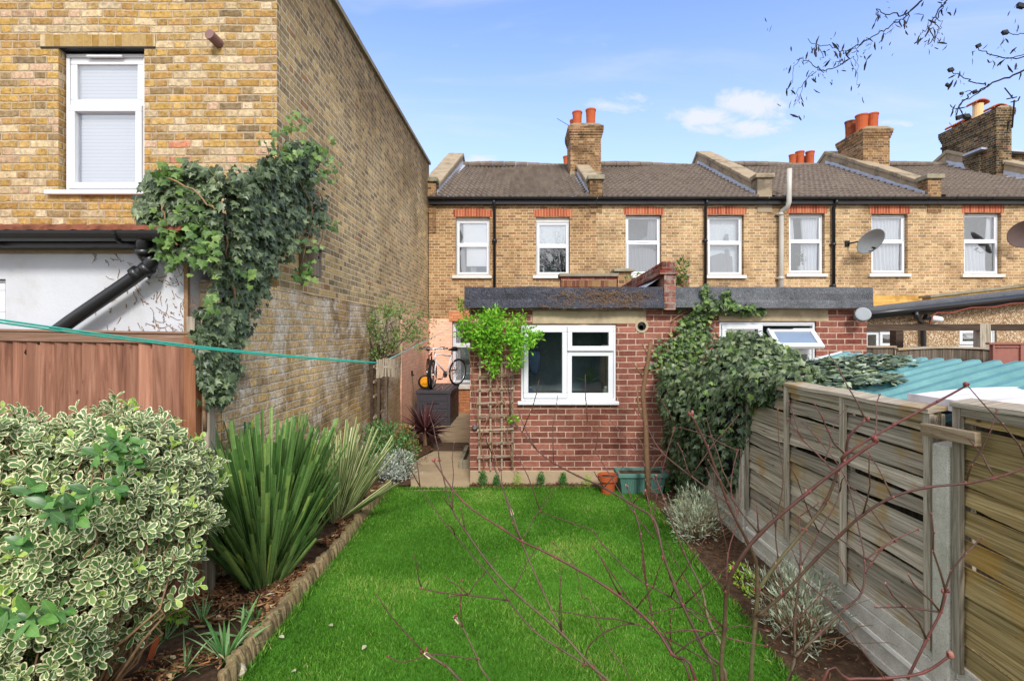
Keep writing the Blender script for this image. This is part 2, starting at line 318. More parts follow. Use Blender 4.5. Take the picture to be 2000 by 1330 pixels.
leafmat('euonymus_new_leaf', [(0, '#8eb440'), (.6, '#a8c858'), (1, '#c4d87a')], '#d8e09a', .8, rough=.5, tr=.35)
leafmat('plain_green_leaf', [(0, '#2c5224'), (.5, '#3f6c2e'), (1, '#5c883e')], rough=.35, vein=.25, tr=.15)
leafmat('ivy_leaf', [(0, '#1e2e18'), (.45, '#384a2c'), (.75, '#546644'), (.93, '#78865e'), (1, '#93a45c')], rough=.42, tr=.12, spec=.45, vein=.4)
leafmat('ivy_leaf_pale', [(0, '#4a5c44'), (.5, '#7a8a70'), (1, '#a3ae96')], rough=.5, tr=.12, vein=.3)
leafmat('ivy_leaf_young', [(0, '#42622e'), (.5, '#5c7e3e'), (1, '#86a256')], rough=.45, tr=.3, vein=.3)
leafmat('phormium_leaf', [(0, '#35582a'), (.35, '#547a3c'), (.75, '#709250'), (.95, '#8eae5a'), (1, '#b4c858')], rough=.33, tr=.2, spec=.6, stripe=('#9cb474', .8))
leafmat('phormium_variegated_leaf', [(0, '#41602e'), (.5, '#5a7c40'), (1, '#7c9a54')], rough=.45, tr=.2, stripe=('#cfcf9c', .42))
leafmat('cordyline_leaf', [(0, '#2c1a1c'), (.5, '#4d2c30'), (1, '#744a4c')], rough=.4, tr=.1, spec=.5)
leafmat('honeysuckle_leaf', [(0, '#5c9a22'), (.5, '#7cbc30'), (1, '#a8dc50')], rough=.5, tr=.4)
leafmat('shrub_leaf', [(0, '#3f6a34'), (.5, '#5f8c4c'), (1, '#86ab68')], rough=.5, tr=.25)
leafmat('russet_leaf', [(0, '#7a5a30'), (.5, '#9a7a3c'), (1, '#8c8a44')], rough=.6, tr=.2)
leafmat('silver_leaf', [(0, '#78857a'), (.5, '#a3ada2'), (1, '#ccd2c8')], rough=.8, tr=.15, spec=.1)
leafmat('lavender_leaf', [(0, '#6e7a62'), (.5, '#929c84'), (1, '#b4bba4')], rough=.85, tr=.15, spec=.1)
leafmat('box_leaf', [(0, '#2c5a26'), (.5, '#3f7a34'), (1, '#5c9848')], rough=.45, tr=.2)
leafmat('lime_leaf', [(0, '#84b432'), (.5, '#a2cc44'), (1, '#c0de64')], rough=.5, tr=.3)
leafmat('tree_leaf', [(0, '#5e7c40'), (.5, '#7c9a52'), (1, '#a0b870')], rough=.55, tr=.3)
leafmat('bulb_leaf', [(0, '#4c8040'), (.5, '#6e9e5a'), (1, '#9abb84')], rough=.4, tr=.25)
leafmat('cabbage_leaf', [(0, '#7aa060'), (.5, '#98b87c'), (1, '#b6cc9a')], rough=.6, tr=.25)
leafmat('fallen_leaf', [(0, '#9a5a34'), (.35, '#b5835a'), (.6, '#cfc090'), (.85, '#d6d6b0'), (1, '#c46a44')], rough=.8, tr=.1)
leafmat('fallen_pale', [(0, '#a8a888'), (1, '#c4c0a4')], rough=.8)
leafmat('chip', [(0, '#4a3426'), (.4, '#6e4e38'), (.7, '#8a6848'), (.9, '#a88660'), (1, '#b8683c')], rough=.95, tr=.02, spec=.1)
leafmat('dead_leaf', [(0, '#6a4a30'), (.5, '#8a6846'), (1, '#a88a62')], rough=.9, tr=.1)
leafmat('dark_pod', [(0, '#17161a'), (1, '#2c2a2e')], rough=.8, tr=.02)
leafmat('grass_blade', [(0, '#3c6a1c'), (.35, '#568c28'), (.7, '#6ea638'), (.93, '#94bc50'), (1, '#b4ba70')], rough=.5, tr=.4, spec=.3)
leafmat('red_bud', [(0, '#6a3030'), (.5, '#844640'), (1, '#a07060')], rough=.5, tr=.1)

def stem_mat():
    m, t = newmat('dogwood_stem'); a = t.attr('rnd'); pos = t.pos()
    c = t.ramp(a, [(0, '#6a6e4a'), (.3, '#5a5038'), (.55, '#483428'), (.8, '#4e302a'), (1, '#653a34')])
    c = t.mix(1.0, c, t.ramp(t.noise(pos, 70, 4, .65), [(.3, .75), (.7, 1.25)]), 'MULTIPLY'); finish(t, c, .5, t.bump(t.noise(pos, 150, 2), .2, .002), .35)
stem_mat()

# lawn base, soil, ground
m, t = newmat('lawn_soil'); pos = t.pos()
c = t.ramp(t.noise(pos, 3.0, 5, .6), [(.3, '#3c6a1c'), (.6, '#4e8028'), (.8, '#668c3c')]); finish(t, c, .95, t.bump(t.noise(pos, 120, 3), .6, .01), .1)
m, t = newmat('soil'); pos = t.pos()
c = t.ramp(t.noise(pos, 14, 8, .75), [(.25, '#30241c'), (.45, '#4e3c30'), (.6, '#645040'), (.78, '#866e5a')]); finish(t, c, .97, t.bump(t.noise(pos, 30, 8, .75), 1.0, .03), .1)
m, t = newmat('ground_paving'); pos = t.pos()
c = t.ramp(t.noise(pos, 2, 6, .7), [(.3, '#6a6454'), (.7, '#948c78')]); finish(t, c, .95, None, .1)

def tilemat(name, cols):
    m, t = newmat(name); uv = t.uv(); pos = t.pos(); u, v, _ = t.sep(uv)
    cell = t.comb(t.m('FLOOR', t.m('DIVIDE', u, .15)), t.m('FLOOR', t.m('DIVIDE', v, .30)), 0)
    c = t.ramp(t.white(cell), [(0, cols[0]), (.5, cols[1]), (1, cols[2])]); n = t.noise(pos, 5, 5, .7)
    c = t.mix(1.0, c, t.ramp(n, [(.3, .82), (.7, 1.15)]), 'MULTIPLY')
    c = t.mix(t.mr(t.noise(pos, 22, 4, .7), .66, .76, 0, .25), c, '#b2a892')
    finish(t, c, .92, t.bump(n, .5, .01), .15)
tilemat('roof_tile', ['#6c6158', '#746960', '#7c7066'])
tilemat('roof_tile_warm', ['#6c5c4e', '#86725e', '#97836e'])

m, t = newmat('window_glass')
fr = t.node('ShaderNodeFresnel', {'IOR': 1.55}).outputs[0]
tr = t.node('ShaderNodeBsdfTransparent', {'Color': (.95, .97, .97, 1)}); gl = t.node('ShaderNodeBsdfGlossy', {'Color': (1, 1, 1, 1), 'Roughness': .015})
nb = t.bump(t.noise(t.pos(), 1.7, 2), .08, .05); t.put(gl.inputs['Normal'], nb)
mx = t.node('ShaderNodeMixShader', {0: t.m('ADD', t.m('MULTIPLY', fr, 1.3), .13, clamp=True)}); t.l.new(tr.outputs[0], mx.inputs[1]); t.l.new(gl.outputs[0], mx.inputs[2])
o = t.node('ShaderNodeOutputMaterial'); t.l.new(mx.outputs[0], o.inputs[0])
m, t = newmat('frosted_glass'); pos = t.pos()
finish(t, t.ramp(t.noise(pos, 18, 5, .7), [(.3, '#cad3da'), (.7, '#e0e6ea')]), .25, None, .5)
m, t = newmat('venetian_blind'); u, v, _ = t.sep(t.uv())
f = t.m('FRACT', t.m('DIVIDE', v, .035)); finish(t, t.mix(t.mr(f, .0, .22, 1, 0), '#e4e8f2', '#b9bfd0'), .6, t.bump(f, .5, .01), .3)
m, t = newmat('corrugated_teal'); pos = t.pos()
c = t.ramp(t.noise(pos, 5, 5, .65), [(.3, '#43777a'), (.7, '#609294')]); finish(t, c, .42, None, .45)
m, t = newmat('pebble_dash'); pos = t.pos(); vd = t.node('ShaderNodeTexVoronoi', {'Scale': 55.0}); t.put(vd.inputs['Vector'], pos)
c = t.ramp(t.white(vd.outputs['Color']), [(0, '#8f7458'), (.3, '#b39a7c'), (.55, '#9c7f60'), (.75, '#d0c2ac'), (.92, '#7a5e48')], 'CONSTANT')
c = t.mix(t.mr(t.noise(pos, 1.6, 5, .7), .45, .7, 0, .5), c, '#8f7448'); finish(t, c, .95, t.bump(vd.outputs['Distance'], .8, .01), .15)

# ------------------------------------------------------------------ mesh helpers
WL = {}
def P(px, py, Y): return ((px-1005)/1000*Y, Y, CAMZ-(py-650)/1000*Y)
def GX(px, Y): return (px-1005)/1000*Y
def GZ(py, Y): return CAMZ-(py-650)/1000*Y
def ground(x, y): return -0.19*min(1, max(0, (y-8.0)/5.7))

def setrnd(me, arr):
    a = me.attributes.new('rnd', 'FLOAT', 'POINT'); a.data.foreach_set('value', np.asarray(arr, dtype=np.float32))

class MB:
    def __init__(s): s.v = []; s.f = []; s.m = []; s.r = []; s.uvf = {}; s.cr = 0.5
    def add(s, vs, fs, mat=0, rnd=None, uvs=None):
        b = len(s.v); s.v += [tuple(p) for p in vs]; s.r += [s.cr if rnd is None else rnd]*len(vs)
        for k, f in enumerate(fs):
            if uvs is not None: s.uvf[len(s.f)] = [uvs[i] for i in f]
            s.f.append(tuple(i+b for i in f)); s.m.append(mat)
        return s
    def box(s, x0, x1, y0, y1, z0, z1, mat=0, rnd=None, skip=''):
        v = [(x0,y0,z0),(x1,y0,z0),(x1,y1,z0),(x0,y1,z0),(x0,y0,z1),(x1,y0,z1),(x1,y1,z1),(x0,y1,z1)]
        F = {'b':(0,3,2,1),'t':(4,5,6,7),'f':(0,1,5,4),'r':(1,2,6,5),'k':(2,3,7,6),'l':(3,0,4,7)}
        return s.add(v, [F[k] for k in F if k not in skip], mat, rnd)
    def hexa(s, v8, mat=0, rnd=None):
        return s.add(v8, [(0,3,2,1),(4,5,6,7),(0,1,5,4),(1,2,6,5),(2,3,7,6),(3,0,4,7)], mat, rnd)
    def obox(s, c, size, rot=(0,0,0), mat=0, rnd=None):
        from mathutils import Euler
        M = Euler(rot).to_matrix(); hx, hy, hz = [a/2 for a in size]; c = Vector(c)
        v = [c + M @ Vector(p) for p in ((-hx,-hy,-hz),(hx,-hy,-hz),(hx,hy,-hz),(-hx,hy,-hz),(-hx,-hy,hz),(hx,-hy,hz),(hx,hy,hz),(-hx,hy,hz))]
        return s.hexa(v, mat, rnd)
    def quad(s, a, b, c, d, mat=0, rnd=None): return s.add([a,b,c,d], [(0,1,2,3)], mat, rnd)
    def beam(s, a, b, w, h, mat=0, rnd=None, up=(0,0,1)):
        a = Vector(a); b = Vector(b); d = (b-a).normalized(); u = Vector(up); sd = d.cross(u)
        if sd.length < 1e-4: sd = d.cross(Vector((0,1,0)))
        sd.normalize(); u = sd.cross(d).normalized(); sd *= w/2; u *= h/2
        v = [a-sd-u, a+sd-u, b+sd-u, b-sd-u, a-sd+u, a+sd+u, b+sd+u, b-sd+u]
        return s.hexa(v, mat, rnd)
    def prism(s, poly, axis, a0, a1, mat=0, sh=None, rnd=None):
        """poly in the two other axes (ccw), extruded along axis; sh(p) shifts the axis value"""
        n = len(poly); v = []
        for a in (a0, a1):
            for p in poly:
                q = a + (sh(p) if sh else 0)
                v.append({'x': (q, p[0], p[1]), 'y': (p[0], q, p[1]), 'z': (p[0], p[1], q)}[axis])
        f = [tuple(range(n-1, -1, -1)), tuple(range(n, 2*n))] + [(i, (i+1) % n, n+(i+1) % n, n+i) for i in range(n)]
        return s.add(v, f, mat, rnd)
    def tube(s, path, rad, n=8, mat=0, caps=True, rnd=None, rnds=None):
        path = [Vector(p) for p in path]; k = len(path)
        if not hasattr(rad, '__len__'): rad = [rad]*k
        v = []; prev = None
        for i, p in enumerate(path):
            d = (path[min(i+1, k-1)] - path[max(i-1, 0)]).normalized()
            if prev is None:
                a = d.cross(Vector((0, 0, 1)));
                if a.length < .05: a = d.cross(Vector((0, 1, 0)))
            else: a = prev - d*prev.dot(d)
            a.normalize(); prev = a; b = d.cross(a)
            for j in range(n):
                t = 2*math.pi*j/n; v.append(p + (a*math.cos(t) + b*math.sin(t))*rad[i])
        f = [(i*n+j, i*n+(j+1) % n, (i+1)*n+(j+1) % n, (i+1)*n+j) for i in range(k-1) for j in range(n)]
        if caps: f += [tuple(range(n-1, -1, -1)), tuple((k-1)*n+j for j in range(n))]
        b0 = len(s.v); s.add(v, f, mat, rnd)
        if rnds is not None:
            for i in range(k):
                for j in range(n): s.r[b0+i*n+j] = rnds[i]
        return s
    def lathe(s, prof, c, n=20, mat=0, M=None):
        """prof [(r,z)]; axis +z (or M)"""
        v = []; c = Vector(c)
        for r_, z in prof:
            for j in range(n):
                t = 2*math.pi*j/n; q = Vector((r_*math.cos(t), r_*math.sin(t), z)); v.append(c + (M @ q if M else q))
        k = len(prof); f = [(i*n+j, i*n+(j+1) % n, (i+1)*n+(j+1) % n, (i+1)*n+j) for i in range(k-1) for j in range(n)]
        f.append(tuple(range(n-1, -1, -1))); f.append(tuple((k-1)*n+j for j in range(n)))
        return s.add(v, f, mat)
    def blob(s, c, r, mat=0, n=7, jit=.15, rnd=None, flat=None):
        ring = n; v = []; c = Vector(c); rr = r if hasattr(r, '__len__') else (r, r, r)
        for i in range(1, ring):
            th = math.pi*i/ring
            for j in range(2*ring):
                ph = math.pi*j/ring; k = 1+random.uniform(-jit, jit)
                v.append(c + Vector((rr[0]*math.sin(th)*math.cos(ph)*k, rr[1]*math.sin(th)*math.sin(ph)*k, rr[2]*math.cos(th)*k)))
        m_ = 2*ring; f = [(i*m_+j, (i+1)*m_+j, (i+1)*m_+(j+1) % m_, i*m_+(j+1) % m_) for i in range(ring-2) for j in range(m_)]
        v.append(c+Vector((0, 0, rr[2]))); v.append(c-Vector((0, 0, rr[2]))); t = len(v)-2
        f += [(t, j, (j+1) % m_) for j in range(m_)] + [(t+1, (ring-2)*m_+(j+1) % m_, (ring-2)*m_+j) for j in range(m_)]
        return s.add(v, f, mat, rnd)
    def build(s, name, mats, parent=None, smooth=False, bevel=0):
        if isinstance(mats, str): mats = [mats]
        me = bpy.data.meshes.new(name)
        off = Vector(WL.get(parent.name, (0, 0, 0))) if parent else Vector((0, 0, 0))
        me.from_pydata([Vector(p)-off for p in s.v], [], s.f)
        for x in mats: me.materials.append(MAT[x])
        me.polygons.foreach_set('material_index', s.m)
        if smooth: me.polygons.foreach_set('use_smooth', [True]*len(s.f))
        me.update(); uvl = me.uv_layers.new(name='UVMap'); uvs = []
        for i, pl in enumerate(me.polygons):
            if i in s.uvf: uvs += [c for q in s.uvf[i] for c in q]; continue
            n = pl.normal; ax, ay, az = abs(n.x), abs(n.y), abs(n.z)
            for vi in s.f[i]:
                p = s.v[vi]
                if az > .85: uvs += [p[0], p[1]]
                elif ax > ay: uvs += [p[1], p[2]]
                elif az > .45: uvs += [p[0], p[1]*1.12]
                else: uvs += [p[0], p[2]]
        uvl.data.foreach_set('uv', uvs); setrnd(me, s.r)
        o = bpy.data.objects.new(name, me); COL.objects.link(o)
        if parent: o.parent = parent
        WL[o.name] = tuple(off)
        if bevel:
            b = o.modifiers.new('bevel', 'BEVEL'); b.width = bevel; b.segments = 2; b.limit_method = 'ANGLE'; b.angle_limit = R(40)
        return o

def tag(o, label=None, cat=None, group=None, kind=None):
    if label: o['label'] = label
    if cat: o['category'] = cat
    if group: o['group'] = group
    if kind: o['kind'] = kind
    return o
def thing(name, label, cat, loc=(0, 0, 0), group=None):
    o = bpy.data.objects.new(name, None); COL.objects.link(o); o.location = loc; o.empty_display_size = .1
    WL[o.name] = tuple(loc); return tag(o, label, cat, group)
def struct(o): o['kind'] = 'structure'; return o

def scatter(name, tmpl, Ms, Ts, mats, parent=None, rnd=None, smooth=False, matidx=None):
    """many copies of one small template merged into ONE mesh; Ms k*3*3, Ts k*3"""
    V, F, UV = tmpl; V = np.asarray(V, float); k = len(Ts); nv = len(V)
    off = np.array(WL.get(parent.name, (0, 0, 0))) if parent else np.zeros(3)
    allv = np.einsum('kij,nj->kni', np.asarray(Ms), V) + np.asarray(Ts)[:, None, :] - off
    lt = np.array([len(f) for f in F]); lp = np.concatenate([np.array(f) for f in F]); nl = len(lp)
    me = bpy.data.meshes.new(name); me.vertices.add(k*nv); me.vertices.foreach_set('co', allv.reshape(-1).astype(np.float32))
    me.loops.add(k*nl); me.loops.foreach_set('vertex_index', (lp[None, :] + (np.arange(k)*nv)[:, None]).reshape(-1).astype(np.int32))
    nf = len(F); me.polygons.add(k*nf); st = np.concatenate([[0], np.cumsum(lt)[:-1]])
    me.polygons.foreach_set('loop_start', (st[None, :] + (np.arange(k)*nl)[:, None]).reshape(-1).astype(np.int32))
    me.update(calc_edges=True)
    if isinstance(mats, str): mats = [mats]
    for x in mats: me.materials.append(MAT[x])
    if matidx is not None: me.polygons.foreach_set('material_index', np.repeat(np.asarray(matidx, dtype=np.int32), nf))
    uvl = me.uv_layers.new(name='UVMap'); UV = np.asarray(UV, float)
    uvl.data.foreach_set('uv', np.tile(UV[lp], (k, 1)).reshape(-1).astype(np.float32))
    if rnd is None: rnd = RNG.random(k)
    setrnd(me, np.repeat(rnd, nv))
    if smooth: me.polygons.foreach_set('use_smooth', np.ones(k*nf, dtype=bool))
    me.validate()
    o = bpy.data.objects.new(name, me); COL.objects.link(o)
    if parent: o.parent = parent
    WL[o.name] = tuple(off); return o

def frames(D, N, S):
    """k*3*3 matrices: leaf local y -> D (tip direction), local z -> N made orthogonal, scale S"""
    D = D/np.linalg.norm(D, axis=1, keepdims=True); X = np.cross(D, N); l = np.linalg.norm(X, axis=1, keepdims=True); X = X/np.maximum(l, 1e-6)
    Z = np.cross(X, D); M = np.stack([X, D, Z], axis=2); S = np.asarray(S)
    return M*(S[:, None, None] if S.ndim == 1 else S[:, None, :])

def leaf_t(rows=4, wmax=.32, peak=.6, fold=.12, bend=.15, tip=.0, blunt=.15):
    V = []; F = []; UV = []
    for i in range(rows+1):
        v = i/rows; w_ = wmax*max(.04, math.sin(math.pi*min(1, v**(math.log(.5)/math.log(peak))*(1-blunt)+.0)))
        if i == 0: w_ = .03
        for j, u in enumerate((-1, 0, 1)):
            V.append((u*w_, v, abs(u)*fold*w_*2 - bend*v*v)); UV.append((u, v))
    for i in range(rows):
        for j in range(2):
            a = i*3+j; F.append((a, a+1, a+4, a+3))
    return V, F, UV
def ivy_t():
    o = [(0, .0), (.18, -.12), (.44, -.10), (.50, .12), (.38, .26), (.52, .50), (.26, .56), (.14, .70), (0, 1.05)]
    pts = o + [(-x, y) for x, y in reversed(o[1:-1])]
    V = [(0, .3, .04)] + [(x, y, -.22*abs(x) - .12*max(0, y-.4)) for x, y in pts]; UV = [(0, .3)] + [(x*2, y) for x, y in pts]
    n = len(pts); F = [(0, 1+i, 1+(i+1) % n) for i in range(n)]; return V, F, UV
LEAF = leaf_t(); LEAF_S = leaf_t(2, .26, .5, .1, .1); IVY = ivy_t(); LEAF_N = leaf_t(2, .08, .4, .1, .2)
LEAF_W = leaf_t(4, .30, .5, .15, .2, blunt=.02)

def unit(n): v = RNG.normal(size=(n, 3)); return v/np.linalg.norm(v, axis=1, keepdims=True)
# ------------------------------------------------------------------ the ground
def in_front(px, py, z=0.0):
    Y = (CAMZ-z)*1000/(py-650); return ((px-1005)/1000*Y, Y)
mb = MB()
xs = [-400, -60, -20, -8] + [-6+i*.5 for i in range(25)] + [8, 20, 60, 400]
ys = [-200, -20, -4, 0, 2, 4, 6, 8] + [8.5+i*.6 for i in range(10)] + [16, 22, 60, 400]
V = [(x, y, ground(x, y)-.03) for y in ys for x in xs]; nx = len(xs)
mb.add(V, [(j*nx+i, j*nx+i+1, (j+1)*nx+i+1, (j+1)*nx+i) for j in range(len(ys)-1) for i in range(nx-1)])
struct(mb.build('ground', 'ground_paving'))

def sheet(name, mat, fx0, fx1, y0, y1, zf, step=.12, kx=None, amp=.0, uvs=None):
    ny = max(2, int((y1-y0)/step)); mbb = MB(); V = []; w0 = fx1(y0)-fx0(y0); nx_ = max(2, int(w0/step))
    from mathutils import noise as mn
    for j in range(ny+1):
        y = y0+(y1-y0)*j/ny; a, b = fx0(y), fx1(y)
        for i in range(nx_+1):
            x = a+(b-a)*i/nx_; V.append((x, y, zf(x, y) + amp*mn.fractal(Vector((x*3.5, y*3.5, 1.7)), .8, 2.1, 5)))
    mbb.add(V, [(j*(nx_+1)+i, j*(nx_+1)+i+1, (j+1)*(nx_+1)+i+1, (j+1)*(nx_+1)+i) for j in range(ny) for i in range(nx_)])
    return mbb.build(name, mat, smooth=True)
LX0, LX1, LY0, LY1 = -1.54, 1.55, .6, 6.36
struct(sheet('lawn', 'lawn_soil', lambda y: LX0, lambda y: LX1 if y > 2 else 2.05, LY0, LY1, lambda x, y: .004, amp=.012))
struct(sheet('left_flower_bed', 'soil', lambda y: -4.2 if y < 3.6 else -2.31, lambda y: LX0-.02 if y < 6.4 else (-1.36-(y-6.4)*.05), .6, 3.6, lambda x, y: .03, .05, amp=.03))
struct(sheet('back_flower_bed', 'soil', lambda y: -2.31, lambda y: (LX0-.02) if y < 6.42 else (-1.40+.12*math.sin(y*2.3)), 3.6, 10.2, lambda x, y: .03+ground(x, y), .05, amp=.03))
struct(sheet('right_flower_bed', 'soil', lambda y: LX1, lambda y: 2.14, 1.6, 6.6, lambda x, y: .012, .05, amp=.025))
struct(sheet('wall_flower_bed', 'soil', lambda y: -.57, lambda y: LX1+.02, 6.34, 6.6, lambda x, y: .012, .04, amp=.015))
struct(sheet('path', 'path_concrete', lambda y: -1.40+.12*math.sin(y*2.3) if y < 10.2 else -2.28, lambda y: -.575, 6.28, 13.69, lambda x, y: .012+ground(x, y), .25))

# ------------------------------------------------------------------ building pieces
def wall_y(mb, x0, x1, z0, z1, Y, holes=(), depth=.11, mat=0, rmat=None):
    """a wall face at Y looking to -Y with real openings and reveals"""
    rmat = mat if rmat is None else rmat
    X = sorted({x0, x1, *[h[0] for h in holes], *[h[1] for h in holes]}); Z = sorted({z0, z1, *[h[2] for h in holes], *[h[3] for h in holes]})
    for i in range(len(X)-1):
        for j in range(len(Z)-1):
            cx, cz = (X[i]+X[i+1])/2, (Z[j]+Z[j+1])/2
            if any(h[0] < cx < h[1] and h[2] < cz < h[3] for h in holes): continue
            mb.quad((X[i], Y, Z[j]), (X[i+1], Y, Z[j]), (X[i+1], Y, Z[j+1]), (X[i], Y, Z[j+1]), mat)
    for a, b, c, d in holes:
        k = Y+depth+.12
        mb.quad((a, Y, c), (a, k, c), (a, k, d), (a, Y, d), rmat); mb.quad((b, Y, d), (b, k, d), (b, k, c), (b, Y, c), rmat)
        mb.quad((a, Y, d), (a, k, d), (b, k, d), (b, Y, d), rmat); mb.quad((a, Y, c), (b, Y, c), (b, k, c), (a, k, c), rmat)

def window(parent, x0, x1, z0, z1, Y, cells, fw=.055, back='interior_dark', sill=None, sillmat='sill_paint', room=.7, vent=None, outer=.025, label=None):
    """cells: [(fx0,fx1,fz0,fz1, openable, covering)] ; covering is a material behind the pane or None"""
    W, H = x1-x0, z1-z0; mb = MB(); y0, y1 = Y, Y+.07
    def ring(a, b, c, d, t, ya, yb):
        mb.box(a, b, ya, yb, c, c+t); mb.box(a, b, ya, yb, d-t, d); mb.box(a, a+t, ya, yb, c+t, d-t); mb.box(b-t, b, ya, yb, c+t, d-t)
    ring(x0, x1, z0, z1, outer, y0, y1)
    ix0, ix1, iz0, iz1 = x0+outer, x1-outer, z0+outer, z1-outer; w_, h_ = ix1-ix0, iz1-iz0; rects = []
    for cx0, cx1, cz0, cz1, op, cov in cells:
        a, b, c, d = ix0+w_*cx0, ix0+w_*cx1, iz0+h_*cz0, iz0+h_*cz1
        if op == 2: rects.append((a, b, c, d, op, cov)); mb.box(a, b, y0+.01, y0+.05, c, c+.02); mb.box(a, b, y0+.01, y0+.05, d-.02, d); continue
        ring(a+.002, b-.002, c+.002, d-.002, fw, y0-(.018 if op else -.012), y1-.004)
        rects.append((a+fw, b-fw, c+fw, d-fw, op, cov))
    if vent: mb.box(x0+W*vent[0], x0+W*vent[1], Y-.03, Y, z0+H*vent[2]-.012, z0+H*vent[2]+.012)
    fr = mb.build('window', 'upvc_white', parent, bevel=.006)
    if label: fr['label'] = label
    for a, b, c, d, op, cov in rects:
        if op == 2: continue
        g = MB().quad((a-.004, Y+.03, c-.004), (b+.004, Y+.03, c-.004), (b+.004, Y+.03, d+.004), (a-.004, Y+.03, d+.004)); g.build('pane', 'window_glass', fr)
        if cov: cov(fr, a, b, c, d, Y+.065)
    bx = MB().box(x0+.01, x1-.01, Y+.075, Y+room, z0+.01, z1-.01, skip='f'); bx.build('room', back, fr)
    if sill:
        e, t, pr = sill; MB().box(x0-e, x1+e, Y-pr, Y+.06, z0-t, z0+.004).build('sill', sillmat, fr, bevel=.006)
    return fr

def blind(mat='blind_white', f0=0.0, x_in=0.0, dy=0):
    def f(fr, a, b, c, d, y):
        MB().box(a-.02+x_in*(b-a), b+.02, y+dy, y+dy+.01, c+(d-c)*f0-.02, d+.02).build('blind', mat, fr)
    return f
def curtain(mat, shape='full', folds=9, amp=.022):
    """pleated cloth; shape(u) gives (low, high) fractions of height at u in 0..1"""
    def f(fr, a, b, c, d, y):
        n = 48; V = []; mb = MB(); fs = []
        for i in range(n+1):
            u = i/n; lo, hi = shape(u) if callable(shape) else (0, 1)
            if shape == 'left': hi = 1 if u < .35 else 0
            x = a-.01+(b-a+.02)*u; yy = y+.03+amp*math.sin(u*folds*6.283+1.3*math.sin(u*9))
            H = d-c+.04
            for k in range(5): V.append((x+.015*math.sin(k+u*4), yy+.004*k, c-.02+H*(lo+(hi-lo)*k/4)))
        for i in range(n):
            u = (i+.5)/n; lo, hi = shape(u) if callable(shape) else ((0, 1) if shape == 'full' or u < .35 else (0, 0))
            if hi-lo < .02: continue
            for k in range(4): q = i*5+k; fs.append((q, q+5, q+6, q+1))
        mb.add(V, fs); mb.build('curtain', mat, fr, smooth=True)
    return f
def multi(*fs):
    def f(*a):
        for g in fs: g(*a)
    return f

def corrug_tile_roof(mb, xe0, xe1, xr0, xr1, ye, ze, yr, zr, mat=0, sag=.0):
    """overlapping wavy tile courses from eave to ridge; real relief"""
    run = math.hypot(yr-ye, zr-ze); nc = int(run/.30); nx = int((xe1-xe0)/.0375); s = Vector((0, yr-ye, zr-ze)).normalized(); nrm = Vector((0, -s.z, s.y))
    V = []; rows = []
    for c in range(nc):
        for k, t in enumerate((0.0, .98)):
            f = (c+t)/nc; row = []
            for i in range(nx+1):
                u = i/nx; x = (xe0+(xe1-xe0)*u)*(1-f)+(xr0+(xr1-xr0)*u)*f; h = .022*math.sin((xe0+(xe1-xe0)*u)/.15*6.283)+(.058 if k == 0 else .004)
                jit = .004*math.sin(c*7.1+i*.9)
                p = Vector((x, ye, ze)) + s*(run*f) + nrm*(h+jit); p.z += sag*math.sin(u*math.pi*1.5+c*.2)*f; row.append(tuple(p))
            rows.append(row)
        # front drip edge
    b = []; k = len(rows)
    for r_ in rows: b += r_
    fs = [(j*(nx+1)+i, j*(nx+1)+i+1, (j+1)*(nx+1)+i+1, (j+1)*(nx+1)+i) for j in range(k-1) for i in range(nx)]
    n0 = len(b); b += [(p[0], p[1]+.02, p[2]-.045) for p in rows[0]]
    fs += [(n0+i, n0+i+1, i+1, i) for i in range(nx)]
    uvs = None; mb.add(b, fs, mat)

